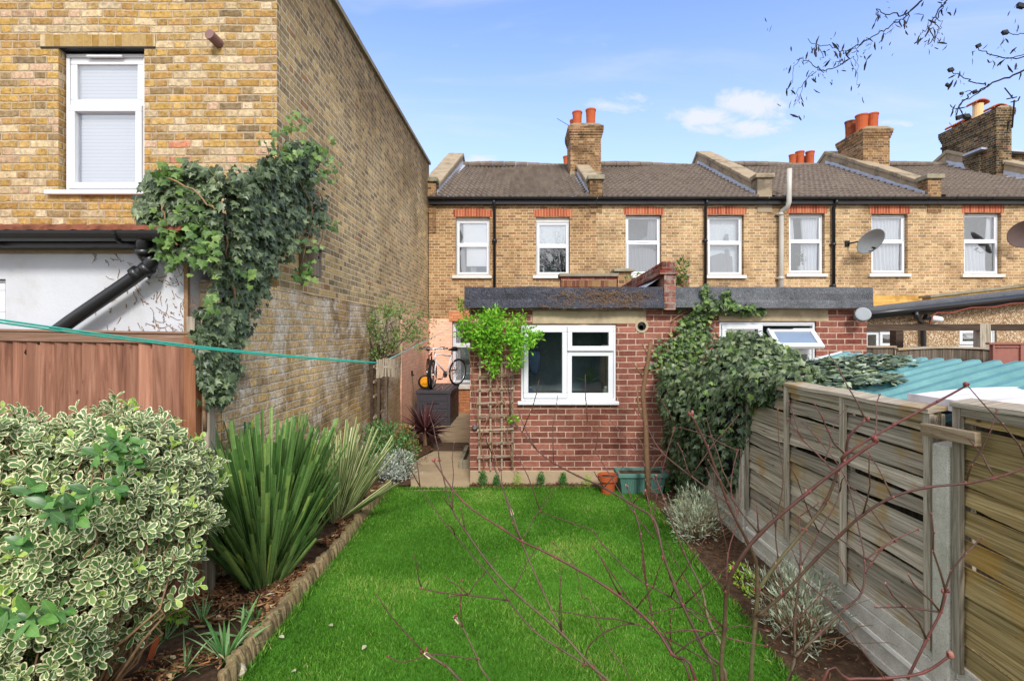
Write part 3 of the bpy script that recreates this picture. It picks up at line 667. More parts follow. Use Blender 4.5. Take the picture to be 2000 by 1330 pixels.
EY, EZ, RY, RZ = 13.7, 5.52, 18.2, 7.87
def slope_z(y): return EZ+(y-EY)*(RZ-EZ)/(RY-EY)
def party(parent, xe0, xe1, xr0, xr1, facemat='coping_render', front_top=6.18, front='chimney_brick', yend=RY, topr=None, back=True, yfront=EY-.02):
    """party-wall parapet climbing the roof beside a house"""
    topr = RZ+.42 if topr is None else topr; L = RY-EY
    def xs(y, a, b): t = (y-EY)/L; return a+(b-a)*t
    z0f = slope_z(EY)-.1; mbp = MB(); ya, yb = EY+.32, yend
    def seg(y0, y1, za0, zb0, za1, zb1, ex=0, mat=0):
        v = []
        for y, z0, z1 in ((y0, za0, zb0), (y1, za1, zb1)):
            a = xs(y, xe0, xr0)-ex; b = xs(y, xe1, xr1)+ex
            v.append(((a, y, z0), (b, y, z0), (b, y, z1), (a, y, z1)))
        A, B = v; mbp.hexa([A[0], A[1], B[1], B[0], A[3], A[2], B[2], B[3]], mat)
    tz = lambda y: front_top-.12+(topr-.1-front_top+.12)*(y-ya)/(RY-ya)
    seg(ya, yb, slope_z(ya)-.15, tz(ya), slope_z(yb)-.15, tz(yb))
    mbp.build('parapet', facemat, parent)
    mbp = MB(); n = 7
    for i in range(n):  # cracked coping slabs
        y0 = ya-.06+(yb-ya+.06)*i/n; y1 = ya-.06+(yb-ya+.06)*(i+1)/n-.012; o = .008*((i*37) % 3-1)
        seg(y0, y1, tz(y0)-.02+o, tz(y0)+.10+o, tz(y1)-.02+o, tz(y1)+.10+o, .04)
    if back:
        seg(yb, yb+1.6, tz(yb)-.05, tz(yb)+.09, tz(yb)-.95, tz(yb)-.8, .04); seg(yb+.01, yb+1.6, tz(yb)-.8, tz(yb)-.03, tz(yb)-1.7, tz(yb)-.9, 0)
    mbp.build('coping', 'coping_render', parent, bevel=.02)
    # kneeler block at the eave
    k = MB(); k.box(xe0+.01, xe1-.01, yfront, ya+.04, EZ-.35, front_top-.12); k.build('kneeler', front, parent)
    k = MB(); k.box(xe0-.05, xe1+.05, yfront-.06, ya+.02, front_top-.125, front_top); k.build('kneeler_cap', 'coping_stone' if front != 'coping_render' else 'coping_render', parent, bevel=.02)
    # lead flashing along both sides
    N_ = 12
    for side in (-1, 1):
        fl = MB()
        for i in range(N_):
            q = []
            for y in (EY+.05+(yb-EY-.05)*i/N_, EY+.05+(yb-EY-.05)*(i+1)/N_):
                xw = xs(y, xe0, xr0)-.004 if side < 0 else xs(y, xe1, xr1)+.004; z = slope_z(y)+.035
                q.append(((xw, y, z+.17+.012*math.sin(i*2.1)), (xw+side*.015, y, z+.03), (xw+side*(.13+.02*math.sin(i*5)), y, z+.012)))
            a, b = q
            for j in range(2):
                vs = [a[j], a[j+1], b[j+1], b[j]]; fl.quad(*(vs if side < 0 else vs[::-1]))
        fl.build('flashing', 'lead_flashing', parent)

def chimney(parent, x0, x1, y0, y1, z0, z1, pots, mat='chimney_brick', crown=3, band=None, label=None, rendered=0):
    mb = MB(); mb.box(x0, x1, y0, y1, z0, z1-.075*crown-.001)
    for i in range(crown):
        e = min(.075, .022*(i+1)); z = z1-.075*(crown-i); mb.box(x0-e, x1+e, y0-e, y1+e, z, z+.0735)
    if band: mb.box(x0-.03, x1+.03, y0-.03, y1+.03, band, band+.075)
    c = mb.build('chimney', mat, parent, bevel=.006)
    if label: c['label'] = label
    MB().prism([(x0-.05, z1-.002), (x1+.05, z1-.002), (x1-.1, z1+.07), (x0+.1, z1+.07)], 'y', y0-.05, y1+.05).build('flaunching', 'coping_render', c)
    if rendered: MB().box(x0-.012, x1+.012, y0-.012, y1+.012, z0-.05, z0+rendered).build('render_band', 'coping_render', c)
    for p in pots:
        x, y, h, r_, pm, kind = p; b = MB()
        if kind == 'pot': prof = [(r_, z1+.03), (r_*1.0, z1+.08), (r_*.93, z1+.1), (r_*.96, z1+h*.6), (r_*1.04, z1+h-.05), (r_*1.12, z1+h-.045), (r_*1.12, z1+h), (r_*.95, z1+h), (r_*.9, z1+h-.12)]
        elif kind == 'cap': prof = [(r_, z1+.03), (r_*.95, z1+.1), (r_*.9, z1+h-.16), (r_*1.0, z1+h-.15)]
        else: prof = [(r_*.8, z1+.02), (r_*.8, z1+.1)]
        b.lathe(prof, (x, y, 0), 18); q = b.build('chimney_pot', pm, c, smooth=False)
        if kind in ('cap', 'low'):
            zt = z1+(h-.15 if kind == 'cap' else .1); cp = MB(); n = 9; rr = r_*1.5; V = []
            for yy in (-rr*.8, rr*.8):
                for i in range(n+1):
                    t = math.pi*i/n; V.append((x-rr*math.cos(t), y+yy, zt+.11*math.sin(t)))
                for i in range(n+1):
                    t = math.pi*i/n; V.append((x-(rr-.02)*math.cos(t), y+yy, zt-.03+.11*math.sin(t)))
            m_ = n+1; fs = []
            for i in range(n): fs += [(i, i+1, 2*m_+i+1, 2*m_+i)[::-1], (m_+i, m_+i+1, 3*m_+i+1, 3*m_+i), (i, i+1, m_+i+1, m_+i), (2*m_+i, 2*m_+i+1, 3*m_+i+1, 3*m_+i)[::-1]]
            cp.add(V, fs); cp.build('pot_cowl', 'terracotta', c)
    return c

def gutter(parent, x0, x1, Y, z, r_=.062, mat='black_plastic', brackets=True, name='gutter'):
    mb = MB(); n = 10; V = []; k = 14
    for i in range(k+1):
        x = x0+(x1-x0)*i/k
        for j in range(n+1):
            t = math.pi*j/n; V.append((x, Y-r_*math.cos(t), z-r_*math.sin(t)))
        for j in range(n+1):
            t = math.pi*(n-j)/n; V.append((x, Y-(r_-.006)*math.cos(t), z-(r_-.006)*math.sin(t)))
    m_ = 2*(n+1); fs = [(i*m_+j, (i+1)*m_+j, (i+1)*m_+(j+1) % m_, i*m_+(j+1) % m_) for i in range(k) for j in range(m_)]
    fs += [tuple(range(m_)), tuple(k*m_+j for j in range(m_-1, -1, -1))]
    mb.add(V, fs)
    if brackets:
        x = x0+.4
        while x < x1-.1:
            mb.tube([(x, Y-(r_+.006)*math.cos(math.pi*j/8), z-(r_+.006)*math.sin(math.pi*j/8)) for j in range(9)], .012, 6); x += .95
    return mb.build(name, mat, parent, smooth=False)
def pipe(parent, pts, r_, mat='black_plastic', name='downpipe', collars=()):
    mb = MB(); mb.tube(pts, r_, 14)
    for z in collars: x, y = pts[-1][0], pts[-1][1]; mb.lathe([(r_+.012, z-.04), (r_+.012, z+.04)], (x, y, 0), 14); mb.box(x-r_-.03, x+r_+.03, y+.01, y+r_+.03, z-.02, z+.02)
    return mb.build(name, mat, parent, smooth=True)

# ------------------------------------------------------------------ the terrace across the garden
F = EY
def sash(c_up=None, c_lo=None, op=1): return [(0, 1, 0, .55, op, c_lo), (0, 1, .55, 1, 0, c_up)]
def terrace_house(name, label, x0, x1, wins, brick_m, tile='roof_tile', xr=None, zlow=-.2, low=None, wx=None):
    wa, wb = wx or (x0, x1)
    h = thing(name, label, 'house', ((x0+x1)/2, F, 0), 'terraced houses across the garden')
    holes = [(GX(a, F), GX(b, F), GZ(d, F), GZ(c, F)) for a, b, c, d, *_ in wins]
    mb = MB(); wall_y(mb, wa, wb, 2.33, EZ, F, holes)
    mb.box(wa, wb, F+.9, F+9, 0, EZ-.05, skip='f'); mb.build('wall', brick_m, h)
    mb = MB(); lows = low.get('holes', []) if low else []
    wall_y(mb, wa, wb, -.25, 2.328, F-.004, lows); mb.build('lower_wall', low['mat'] if low else 'peach_painted_brick', h)
    r0, r1 = xr or (x0, x1)
    mb = MB(); corrug_tile_roof(mb, x0-.0, x1+.0, r0, r1, F-.12, EZ+.02, RY, RZ, sag=.05)
    mb.quad((r1, RY+.05, RZ-.02), (r0, RY+.05, RZ-.02), (r0, RY+4.4, EZ), (r1, RY+4.4, EZ)); rf = mb.build('roof', tile, h, smooth=False)
    k = MB(); xx = r0
    while xx < r1-.05:
        e = min(xx+.42, r1); k.tube([(xx, RY+.02, RZ+.02+.05*math.sin((xx-r0)/(r1-r0)*4.7)), (e-.01, RY+.02, RZ+.03+.05*math.sin((e-r0)/(r1-r0)*4.7))], .11, 12); xx += .42
    k.build('ridge_tile', tile, rf)
    MB().box(wa+.005, wb-.005, F-.13, F-.01, EZ-.155, EZ-.005).build('fascia', 'black_plastic', h)
    gutter(h, wa+.01, wb-.004, F-.20, EZ+.0)
    for (a, b, c, d, cells, kw), (hx0, hx1, hz0, hz1) in zip(wins, holes):
        kw = dict(kw); lz = kw.pop('lz', .19); lift = kw.pop('lift', .0)
        window(h, hx0+.012, hx1-.012, hz0+.01, hz1-.012-lift, F+.10, cells, **kw)
        if lift: MB().box(hx0, hx1, F+.09, F+.16, hz1-.012-lift, hz1-.001).build('head_board', 'sill_paint', h)
        l = MB(); n = 12; V = []; e = .045; 
        for i in range(n+1):
            u = i/n; xb = hx0-e+(hx1-hx0+2*e)*u; arc = .035*math.sin(math.pi*u); V += [(xb-.02*(u-.5)*-1, F-.006, hz1+arc*.4+.002), (xb+.05*(u-.5), F-.006, hz1+lz+arc), (xb, F+.10, hz1+arc*.4+.002), (xb+.05*(u-.5), F+.02, hz1+lz+arc)]
        fs = []
        for i in range(n): q = 4*i; fs += [(q, q+4, q+5, q+1), (q+2, q+3, q+7, q+6), (q, q+2, q+6, q+4), (q+1, q+5, q+7, q+3)]
        fs += [(0, 1, 3, 2), (4*n, 4*n+2, 4*n+3, 4*n+1)]
        l.add(V, fs); l.build('brick_lintel', 'soldier_red', h)
        MB().box(hx0-.09, hx1+.05, F-.07, F+.16, hz0-.085, hz0-.001).build('stone_sill', 'sill_paint', h, bevel=.008)
    return h
Gc = 'curtain_grey'; Wc = 'curtain_white'
swoop = lambda u: (0, 1) if u > .92 else ((0, .25+.9*max(0, u-.15)) if u > .0 else (0, .3))
# W3 gathered curtain; W4 tied cloth
h1 = terrace_house('terraced_house', 'brown brick terraced house at the left end with its ground floor painted peach', -2.295, 2.00, [
    (890, 957, 424, 538, sash(multi(blind(f0=0, x_in=.16), curtain(Gc, lambda u: (0, 1) if u < .18 else (0, 0), 3)), multi(blind(f0=.28, x_in=.28), curtain(Gc, lambda u: (0, 1) if u < .22 or (.42 < u < .6) else (0, 0), 5))), dict(lift=.05)),
    (1047, 1113, 424, 538, sash(blind('frosted_glass'), None), dict(lift=.10))],
    'stock_brick_terrace', xr=(-2.05, 2.0), wx=(-2.295, 2.175), low=dict(mat='peach_painted_brick', holes=[(GX(883, F), GX(940, F), GZ(750, F), GZ(627, F))]))
gx0, gx1, gz0, gz1 = GX(883, F), GX(940, F), GZ(750, F), GZ(627, F)
window(h1, gx0+.01, gx1, gz0+.01, gz1-.01, F+.08, [(0, 1, 0, .62, 1, multi(curtain(Wc, lambda u: (0, 1) if u < .22 else (0, 0), 3))), (0, 1, .62, 1, 0, curtain(Wc, lambda u: (0, 1) if u < .2 else (0, 0), 3))], label='ground floor window beside the path')
MB().box(gx0-.08, gx1, F-.03, F-.004, gz1, gz1+.27).build('brick_lintel', 'orange_painted_brick', h1)
MB().box(gx0-.06, gx1, F-.08, F+.1, gz0-.13, gz0).build('stone_sill', 'sill_paint', h1, bevel=.01)
MB().box(gx0-.05, gx1, F-.018, F-.005, -.25, gz0-.13).build('orange_panel', 'orange_painted_brick', h1)
h2 = terrace_house('terraced_house', 'pale brick terraced house, second from the left, with grey curtains bunched in both windows', 2.36, 6.48, [
    (1222, 1292, 420, 537, sash(curtain(Gc, lambda u: (0, 1.0) if u > .7 else (0, .02+.7*max(0, u-.35)), 8), curtain(Gc, lambda u: (0, .92-.5*abs(u-.4)**2), 9)), dict(vent=(.3, .7, .555))),
    (1382, 1453, 420, 538, sash(multi(curtain('curtain_grey', lambda u: (0, .35 if .58 < u < .7 else 0), 3), blind('frosted_glass', dy=.1)), multi(curtain(Gc, lambda u: (0, .72-.35*abs(u-.45)+(.2 if .6 < u < .72 else 0)) if u < .83 else (0, 0), 4), blind('frosted_glass', 0, dy=.1))), dict(vent=(.28, .7, .985)))],
    'stock_brick_terrace_pale', wx=(2.175, 6.69))
h3 = terrace_house('terraced_house', 'stock brick terraced house with a grey soil pipe and a grey satellite dish', 6.9, 11.03, [
    (1541, 1611, 417, 535, sash(curtain(Wc, lambda u: (0, 1) if u < .2 or u > .45 else (0, 0), 10, .03), curtain(Wc, lambda u: (0, 1) if u > .42 else (0, 0), 7, .03)), dict(vent=(.28, .7, .985))),
    (1702, 1773, 418, 535, sash(curtain(Wc, 'full', 9, .03), curtain(Wc, 'full', 8, .035)), dict(vent=(.28, .7, .985)))],
    'stock_brick_terrace_pale', wx=(6.69, 11.22))
h4 = terrace_house('terraced_house', 'stock brick terraced house furthest right with lace in its one lower sash', 11.42, 17.4, [
    (1883, 1956, 416, 536, sash(curtain(Wc, lambda u: (0, 1) if u > .8 else (0, 0), 3), curtain(Wc, lambda u: (0, .92) if u < .82 else (0, 0), 9, .03)), dict(vent=(.15, .6, .985)))],
    'stock_brick_terrace_pale', wx=(11.22, 17.4), low=dict(mat='yellow_render', holes=[]))
# party walls and chimneys
party(h1, -2.5, -2.10, -2.30, -1.84, front='chimney_brick', front_top=6.1, topr=8.35)
party(h1, 2.00, 2.35, 2.00, 2.35, front='chimney_brick', front_top=6.16, yend=16.4, topr=8.25, back=False)
party(h2, 6.48, 6.89, 6.50, 6.92, front='coping_render', front_top=6.2, topr=8.42)
party(h3, 11.03, 11.41, 11.05, 11.42, front='chimney_brick', front_top=6.18, topr=8.42)
party(h4, 16.2, 16.6, 15.35, 15.8, front='chimney_brick', front_top=6.18, topr=8.45)
cy = 16.42
TC = 'terracotta'
chimney(h1, GX(1114, cy), GX(1174, cy), cy, cy+1.0, 6.9, GZ(246, cy), [(GX(1130, cy), cy+.35, .58, .15, TC, 'pot'), (GX(1157, cy), cy+.35, .66, .155, TC, 'pot'), (GX(1128, cy), cy+.8, .5, .15, TC, 'pot')], crown=5, band=GZ(258, cy), rendered=.22)
chimney(h1, GX(1098, 19.3), GX(1112, 19.3), 19.3, 19.9, 6.5, GZ(325, 19.3), [(GX(1108, 19.5), 19.6, .46, .14, TC, 'pot')], crown=2)
chimney(h3, GX(1543, 19.6), GX(1598, 19.6), 19.6, 20.4, 6.5, GZ(323, 19.6), [(GX(1551, 19.7), 19.8, .46, .13, TC, 'pot'), (GX(1565, 19.7), 19.8, .58, .15, TC, 'pot'), (GX(1577, 20), 20.1, .5, .13, TC, 'pot'), (GX(1585, 19.7), 19.8, .58, .15, TC, 'pot')], crown=2)
chimney(h3, GX(1686, cy), GX(1738, cy), cy, cy+1.25, 7.0, GZ(252, cy), [(GX(1689, cy)+.1, cy+.85, .58, .16, 'terracotta_sooty', 'pot'), (GX(1693, cy)+.08, cy+.35, .58, .18, TC, 'pot'), (GX(1717, cy), cy+.3, .6, .16, TC, 'pot'), (GX(1712, cy), cy+.85, .55, .15, TC, 'pot')], crown=4, band=GZ(262, cy))
c4 = chimney(h4, GX(1946, cy), GX(1976, cy), cy, cy+2.1, 7.0, GZ(212, cy), [(GX(1950, cy)+.2, cy+.3, .2, .16, TC, 'low'), (GX(1948, cy)+.15, cy+.85, .66, .16, 'cream_clay', 'cap'), (GX(1946, cy)+.25, cy+1.8, .2, .16, TC, 'low'), (GX(1946, cy)+.2, cy+1.35, .2, .13, 'terracotta_sooty', 'low')], mat='chimney_brick_sooty', crown=5, band=GZ(247, cy))
mb = MB(); mb.box(GX(1940, cy)+.0, 19, cy+.5, cy+.9, 6.2, GZ(292, cy)); mb.build('raised_wall', 'chimney_brick_sooty', h4)
mb = MB(); mb.hexa([(15.25, cy+.3, GZ(285, cy)), (19, cy+.3, GZ(300, cy)), (19, cy+1, GZ(300, cy)), (15.25, cy+1, GZ(285, cy)), (15.25, cy+.3, GZ(281, cy)), (19, cy+.3, GZ(296, cy)), (19, cy+1, GZ(296, cy)), (15.25, cy+1, GZ(281, cy))]); mb.build('wall_coping', 'lead_flashing', h4)
# pipes on the fronts
pipe(h1, [(GX(965, F), F-.17, EZ-.05), (GX(965, F), F-.17, EZ-.14), (GX(966, F), F-.07, EZ-.25), (GX(966, F), F-.07, 2.3)], .038, collars=(3.0, 4.4))
pipe(h2, [(GX(1376, F), F-.17, EZ-.05), (GX(1376, F), F-.17, EZ-.14), (GX(1376, F), F-.07, EZ-.25), (GX(1376, F), F-.07, 2.3)], .038, collars=(3.1, 4.4))
pipe(h3, [(GX(1626, F), F-.17, EZ-.05), (GX(1626, F), F-.17, EZ-.14), (GX(1625, F), F-.07, EZ-.25), (GX(1625, F), F-.07, 2.3)], .045, collars=(3.2, 4.3))
pipe(h3, [(GX(1542, 13.4), 13.4, GZ(330, 13.4)), (GX(1541, 13.4), 13.4, GZ(372, 13.4)), (GX(1541, 13.4), 13.4, GZ(395, 13.4)), (GX(1538, 13.45), 13.45, GZ(404, 13.4)), (GX(1529, 13.55), 13.57, GZ(410, 13.5)), (GX(1526, 13.6), 13.6, GZ(420, 13.6)), (GX(1526, 13.6), 13.6, GZ(480, 13.6)), (GX(1525, 13.6), 13.6, 2.2)], .062, 'grey_plastic_pipe', 'soil_pipe', collars=(3.4, 5.1))
# dark kneeler column by the tall wall
MB().box(-2.29, -2.10, F-.03, F-.002, EZ-.9, EZ-.16).build('corner_pier', 'chimney_brick', h1)

# ------------------------------------------------------------------ the tall neighbour on the left
WX, TY = -2.32, 5.0
th = thing('neighbour_house', 'tall yellow brick house close on the left with a long windowless side wall', 'house', (-4, TY, 0))
wx0, wx1, wz0, wz1 = GX(114, TY), GX(282, TY), GZ(379, TY), GZ(94, TY)
mb = MB(); wall_y(mb, -7.5, WX, 2.0, 6.08, TY, [(wx0, wx1, wz0, wz1)], .09); mb.build('front_wall', 'stock_brick_bright', th)
mb = MB(); D = 13.9
mb.add([(WX+.0, TY, 0), (WX, D, -.25), (WX, D, 6.50), (WX, TY, 6.08)], [(0, 1, 2, 3)]); mb.add([(-7.5, TY, 2), (-7.5, D, 2), (-7.5, D, 6.5), (-7.5, TY, 6.08), (WX, D, 2), (WX, D, 6.5)], [(0, 3, 2, 1), (4, 1, 2, 5)])
mb.build('side_wall', 'stock_brick_side', th)
MB().hexa([(WX-.3, TY-.03, 6.08), (WX+.05, TY-.03, 6.08), (WX+.05, D, 6.50), (WX-.3, D, 6.50), (WX-.3, TY-.03, 6.15), (WX+.05, TY-.03, 6.15), (WX+.05, D, 6.57), (WX-.3, D, 6.57)]).build('coping', 'coping_stone', th)
MB().hexa([(-7.5, TY, 6.0), (WX-.3, TY, 6.0), (WX-.3, D, 6.45), (-7.5, D, 6.45), (-7.5, TY, 6.1), (WX-.3, TY, 6.1), (WX-.3, D, 6.55), (-7.5, D, 6.55)]).build('roof', 'roof_felt', th)
window(th, wx0+.012, wx1-.03, wz0+.03, wz1-.02, TY+.07, [(0, 1, 0, .635, 1, blind('venetian_blind')), (0, 1, .635, 1, 0, blind('venetian_blind'))], fw=.062, outer=.035, vent=(.28, .72, .975), back='interior_grey')
MB().box(wx0-.10, wx1+.02, TY-.05, TY+.10, wz0-.015, wz0+.028).build('window_sill', 'upvc_white', th, bevel=.008)
MB().box(GX(80, TY), GX(304, TY), TY-.008, TY+.09, GZ(92, TY), GZ(69, TY)).build('brick_lintel', 'soldier_yellow', th)
MB().box(GX(80, TY), GX(304, TY), TY-.01, TY+.1, GZ(95, TY), GZ(92, TY)-.001).build('lintel_angle', 'metal_dark', th)
mb = MB(); mb.tube([(GX(428, TY), TY+.02, GZ(86, TY)), (GX(424, TY), TY-.13, GZ(82, TY))], .047, 18); mb.build('vent_pipe', 'vent_brown', th)
# rendered lean-to with its roof edge, gutter and pipe
LYr = 3.86
le = thing('lean_to', 'white rendered lean-to behind the brown fence with black gutter and slanting downpipe', 'outbuilding', (-4, LYr, 0))
mb = MB(); wall_y(mb, -7, -2.46, 0, 2.62, LYr, [(-4.6, GX(11, LYr), GZ(632, LYr), GZ(545, LYr))], .06); mb.quad((-2.46, LYr, 0), (-2.46, 5, 0), (-2.46, 5, 3.0), (-2.46, LYr, 2.62)); mb.build('wall', 'white_render', le)
window(le, -4.59, GX(11, LYr)-.01, GZ(631, LYr), GZ(546, LYr), LYr+.05, [(0, 1, 0, 1, 1, None)], label='window cut off by the photo edge')
mb = MB(); mb.box(-7, -2.45, LYr-.16, LYr-.001, GZ(484, LYr-.1), GZ(464, LYr-.1)); mb.build('fascia', 'black_plastic', le)
MB().box(-7, -2.46, LYr-.012, LYr-.002, GZ(496, LYr), GZ(485, LYr)).build('timber_strip', 'coping_render', le)
gz = GZ(452, 3.62); gutter(le, -7, GX(318, 3.62), 3.64, gz, .066)
mb = MB(); nx = 150; V = []; 
for r_, (yy, zz, th_) in enumerate(((3.62, GZ(444, 3.62), -.035), (3.62, GZ(444, 3.62), 0), (4.4, GZ(444, 3.62)+.10, 0), (TY+.01, 3.0, 0))):
    for i in range(nx+1):
        x = -7+(4.68)*i/nx; V.append((x, yy+.01*random.random(), zz+th_+.018*abs(math.sin(x*3.1416/.16))+.004*random.random()))
mb.add(V, [(j*(nx+1)+i, j*(nx+1)+i+1, (j+1)*(nx+1)+i+1, (j+1)*(nx+1)+i) for j in range(3) for i in range(nx)]); mb.build('roof', 'clay_tile', le)
def arc_pts(pts, n=6):
    """rounded poly path"""
    pts = [Vector(p) for p in pts]; out = [pts[0]]
    for i in range(1, len(pts)-1):
        a = pts[i]+(pts[i-1]-pts[i])*.4; b = pts[i]+(pts[i+1]-pts[i])*.4
        for k in range(n+1): t = k/n; out.append(a*(1-t)**2+pts[i]*2*t*(1-t)+b*t*t)
    out.append(pts[-1]); return out
yd = LYr-.13
pp = arc_pts([P(279, 458, 3.64), P(281, 500, yd), P(297, 508, yd), P(285, 527, yd), P(118, 640, yd), P(60, 690, yd)], 5)
mb = MB(); mb.tube(pp, .047, 16)
for q in ((P(279, 484, 3.68), P(281, 494, 3.7)), (P(292, 521, yd), P(282, 529, yd)), (P(272, 531, yd), P(262, 538, yd))): mb.tube(q, .055, 16)
mb.tube([P(262, 525, yd-.03), P(292, 541, LYr)], .012, 8); mb.build('downpipe', 'black_plastic', le, smooth=True)

# old boundary wall and its painted length by the path
bw = thing('boundary_wall', 'low whitewashed old brick wall running back below the tall brick side wall', 'wall', (-2.4, 7, 0))
mb = MB(); n = 60; V = []
from mathutils import noise as mnoise
for j in range(19):
    for i in range(n+1):
        y = 4.0+(10.3-4.0)*i/n; z = -.1+(2.38+.1)*j/18; V.append((-2.29+.022*mnoise.fractal(Vector((y*1.1, z*1.3, 4)), 1, 2, 4), y, z))
mb.add(V, [(j*(n+1)+i, j*(n+1)+i+1, (j+1)*(n+1)+i+1, (j+1)*(n+1)+i) for j in range(18) for i in range(n)])
mb.box(-2.50, -2.30, 4.0, 5.02, 0, 2.36); mb.quad((-2.33, 4, 2.375), (-2.28, 4, 2.375), (-2.28, 10.3, 2.375), (-2.33, 10.3, 2.375)); mb.build('wall_face', 'stock_brick_boundary', bw, smooth=True)
pw = MB().box(-2.33, -2.275, 10.3, 13.69, -.3, 2.31); tag(pw.build('painted_wall', 'peach_painted_brick'), 'peach painted stretch of wall beside the storage box', 'wall')

# ------------------------------------------------------------------ the red brick outhouses
OY = 6.6; OX0, OXm, OX1 = -.574, 1.93, GX(1693, OY)
ZR = GZ(603, OY); ZB = -.05
def outhouse(name, label, x0, x1, hole, lint, felt, feltm, bx0, bx1):
    o = thing(name, label, 'outbuilding', ((x0+x1)/2, OY, 0), 'brick outhouses')
    mb = MB(); wall_y(mb, x0, x1, GZ(918, OY), 2.45, OY, [hole], .07)
    mb.add([(x0, OY, -.3), (x0, F, -.3), (x0, F, 2.45), (x0, OY, 2.45), (x1, OY, -.3), (x1, F, -.3), (x1, F, 2.45), (x1, OY, 2.45)], [(0, 3, 2, 1), (4, 5, 6, 7)]); mb.build('wall', 'red_brick', o)
    MB().box(x0+.001, x1-.001, OY-.035, OY+.01, ZB, GZ(918, OY)).build('plinth', 'path_concrete', o, bevel=.008)
    MB().box(GX(lint[0], OY), GX(lint[1], OY), OY-.006, OY+.06, GZ(lint[3], OY), GZ(lint[2], OY)).build('lintel', 'lintel_concrete', o, bevel=.006)
    # felt lapped over the roof edge, wrinkled
    mb = MB(); n = 70; V = []; rows = [(-.01, 2.505, 1.6), (-.09, 2.532, .0), (-.128, 2.522, 0), (-.134, 2.45, 0), (-.136, 2.37, 0), (-.150, 2.335, 0), (-.155, 2.262, 0), (-.12, 2.262, 0)]
    for k, (dy, z, back) in enumerate(rows):
        for i in range(n+1):
            x = bx0+(bx1-bx0)*i/n; w_ = mnoise.fractal(Vector((x*3+felt*9, z*5, k*.3)), 1, 2, 4)
            V.append((x, OY+dy+(back*4.2 if back else 0)-(.022*w_ if k else 0), z+(.16 if back else 0)+.010*mnoise.noise(Vector((x*1.7+felt, k*.1, 0)))*(1 if k > 4 else 1.4)))
    mb.add(V, [(j*(n+1)+i, (j+1)*(n+1)+i, (j+1)*(n+1)+i+1, j*(n+1)+i+1) for j in range(len(rows)-1) for i in range(n)])
    mb.box(bx0, bx1, OY-.11, OY-.002, 2.30, 2.48); mb.build('felt_roof', feltm, o, smooth=False)
    return o
hole1 = (GX(1017, OY), GX(1204, OY), GZ(788, OY), GZ(633, OY)); hole2 = (GX(1405, OY), GX(1594, OY), GZ(788, OY), GZ(628, OY))
o1 = outhouse('brick_outhouse', 'red brick outhouse facing the lawn with a white window between trellis and round vent', OX0, 2.0, hole1, (1040, 1262, 607, 632.5), 0, 'roof_felt', GX(907, 6.46), GX(1299, 6.46))
o2 = outhouse('brick_outhouse', 'red brick outhouse half buried in ivy with a top window propped open', 2.0, OX1, hole2, (1404, 1617, 602, 627.5), 3, 'roof_felt_pale', GX(1318, 6.46), GX(1706, 6.46))
a, b, c, d = hole1
window(o1, a+.004, b-.004, c+.035, d-.012, OY+.02, [(0, .485, 0, 1, 1, None), (.485, 1, 0, .665, 0, None), (.485, 1, .665, 1, 1, None)], fw=.062, outer=.03, room=1.1)
MB().box(a-.04, b+.025, OY-.06, OY+.05, c-.012, c+.033).build('window_sill', 'upvc_white', o1, bevel=.008)
a, b, c, d = hole2
fr = window(o2, a+.004, b-.004, c+.02, d-.006, OY+.02, [(0, .45, 0, 1, 1, None), (.45, 1, 0, .665, 0, None), (.45, 1, .665, 1, 2, None)], fw=.062, outer=.03, room=1.1)
# the propped-open top light, hinged at its head
hx0, hx1 = GX(1497, OY)+.0, b-.045; hz = GZ(641, OY); L = .34; ang = R(48)
def sashpt(x, t, o=0): return (x, OY-.02-math.sin(ang)*t+o*math.cos(ang), hz-math.cos(ang)*t-o*math.sin(ang))
mb = MB()
def sbar(x0, x1, t0, t1):
    q = [sashpt(x0, t0), sashpt(x1, t0), sashpt(x1, t1), sashpt(x0, t1)]; r2 = [sashpt(x0, t0, .045), sashpt(x1, t0, .045), sashpt(x1, t1, .045), sashpt(x0, t1, .045)]
    mb.hexa(q+r2)
sbar(hx0, hx1, 0, .06); sbar(hx0, hx1, L-.065, L); sbar(hx0, hx0+.06, .061, L-.066); sbar(hx1-.06, hx1, .061, L-.066)
os_ = mb.build('open_sash', 'upvc_white', fr, bevel=.006)
MB().quad(sashpt(hx0+.05, L-.055, .02), sashpt(hx1-.05, L-.055, .02), sashpt(hx1-.05, .05, .02), sashpt(hx0+.05, .05, .02)).build('pane', 'sash_pane', os_)
mb = MB(); mb.box(GX(1500, OY), GX(1500, OY)+.3, OY-.05, OY-.045, hz-.01, hz+.0); mb.build('vent_strip', 'metal_dark', os_)
# round vent
vx, vz = GX(1253, OY), GZ(637, OY); My = Matrix.Rotation(R(90), 3, 'X')
mb = MB(); mb.lathe([(.085, -.0), (.085, .012), (.055, .014), (.052, -.0)], (vx, OY-.0, vz), 24, M=My); v1 = mb.build('vent_collar', 'lintel_concrete', o1)
mb = MB(); mb.lathe([(.054, .0), (.054, .02), (.044, .02), (.040, .004)], (vx, OY-.0, vz), 24, M=My); mb.build('vent_duct', 'metal_dark', v1)
mb = MB(); mb.lathe([(.001, .018), (.03, .018)], (vx-.01, OY-.0, vz-.018), 16, M=My); mb.build('vent_flap', 'lead_flashing', v1)
mb = MB(); x_ = GX(928, OY); z_ = GZ(833, OY); mb.lathe([(.03, 0), (.035, .04), (.02, .07)], (x_, OY, z_), 12, M=My); mb.tube([(x_, OY-.05, z_), (x_-.03, OY-.09, z_+.03)], .01, 6); mb.build('tap', 'rim_steel', o1)
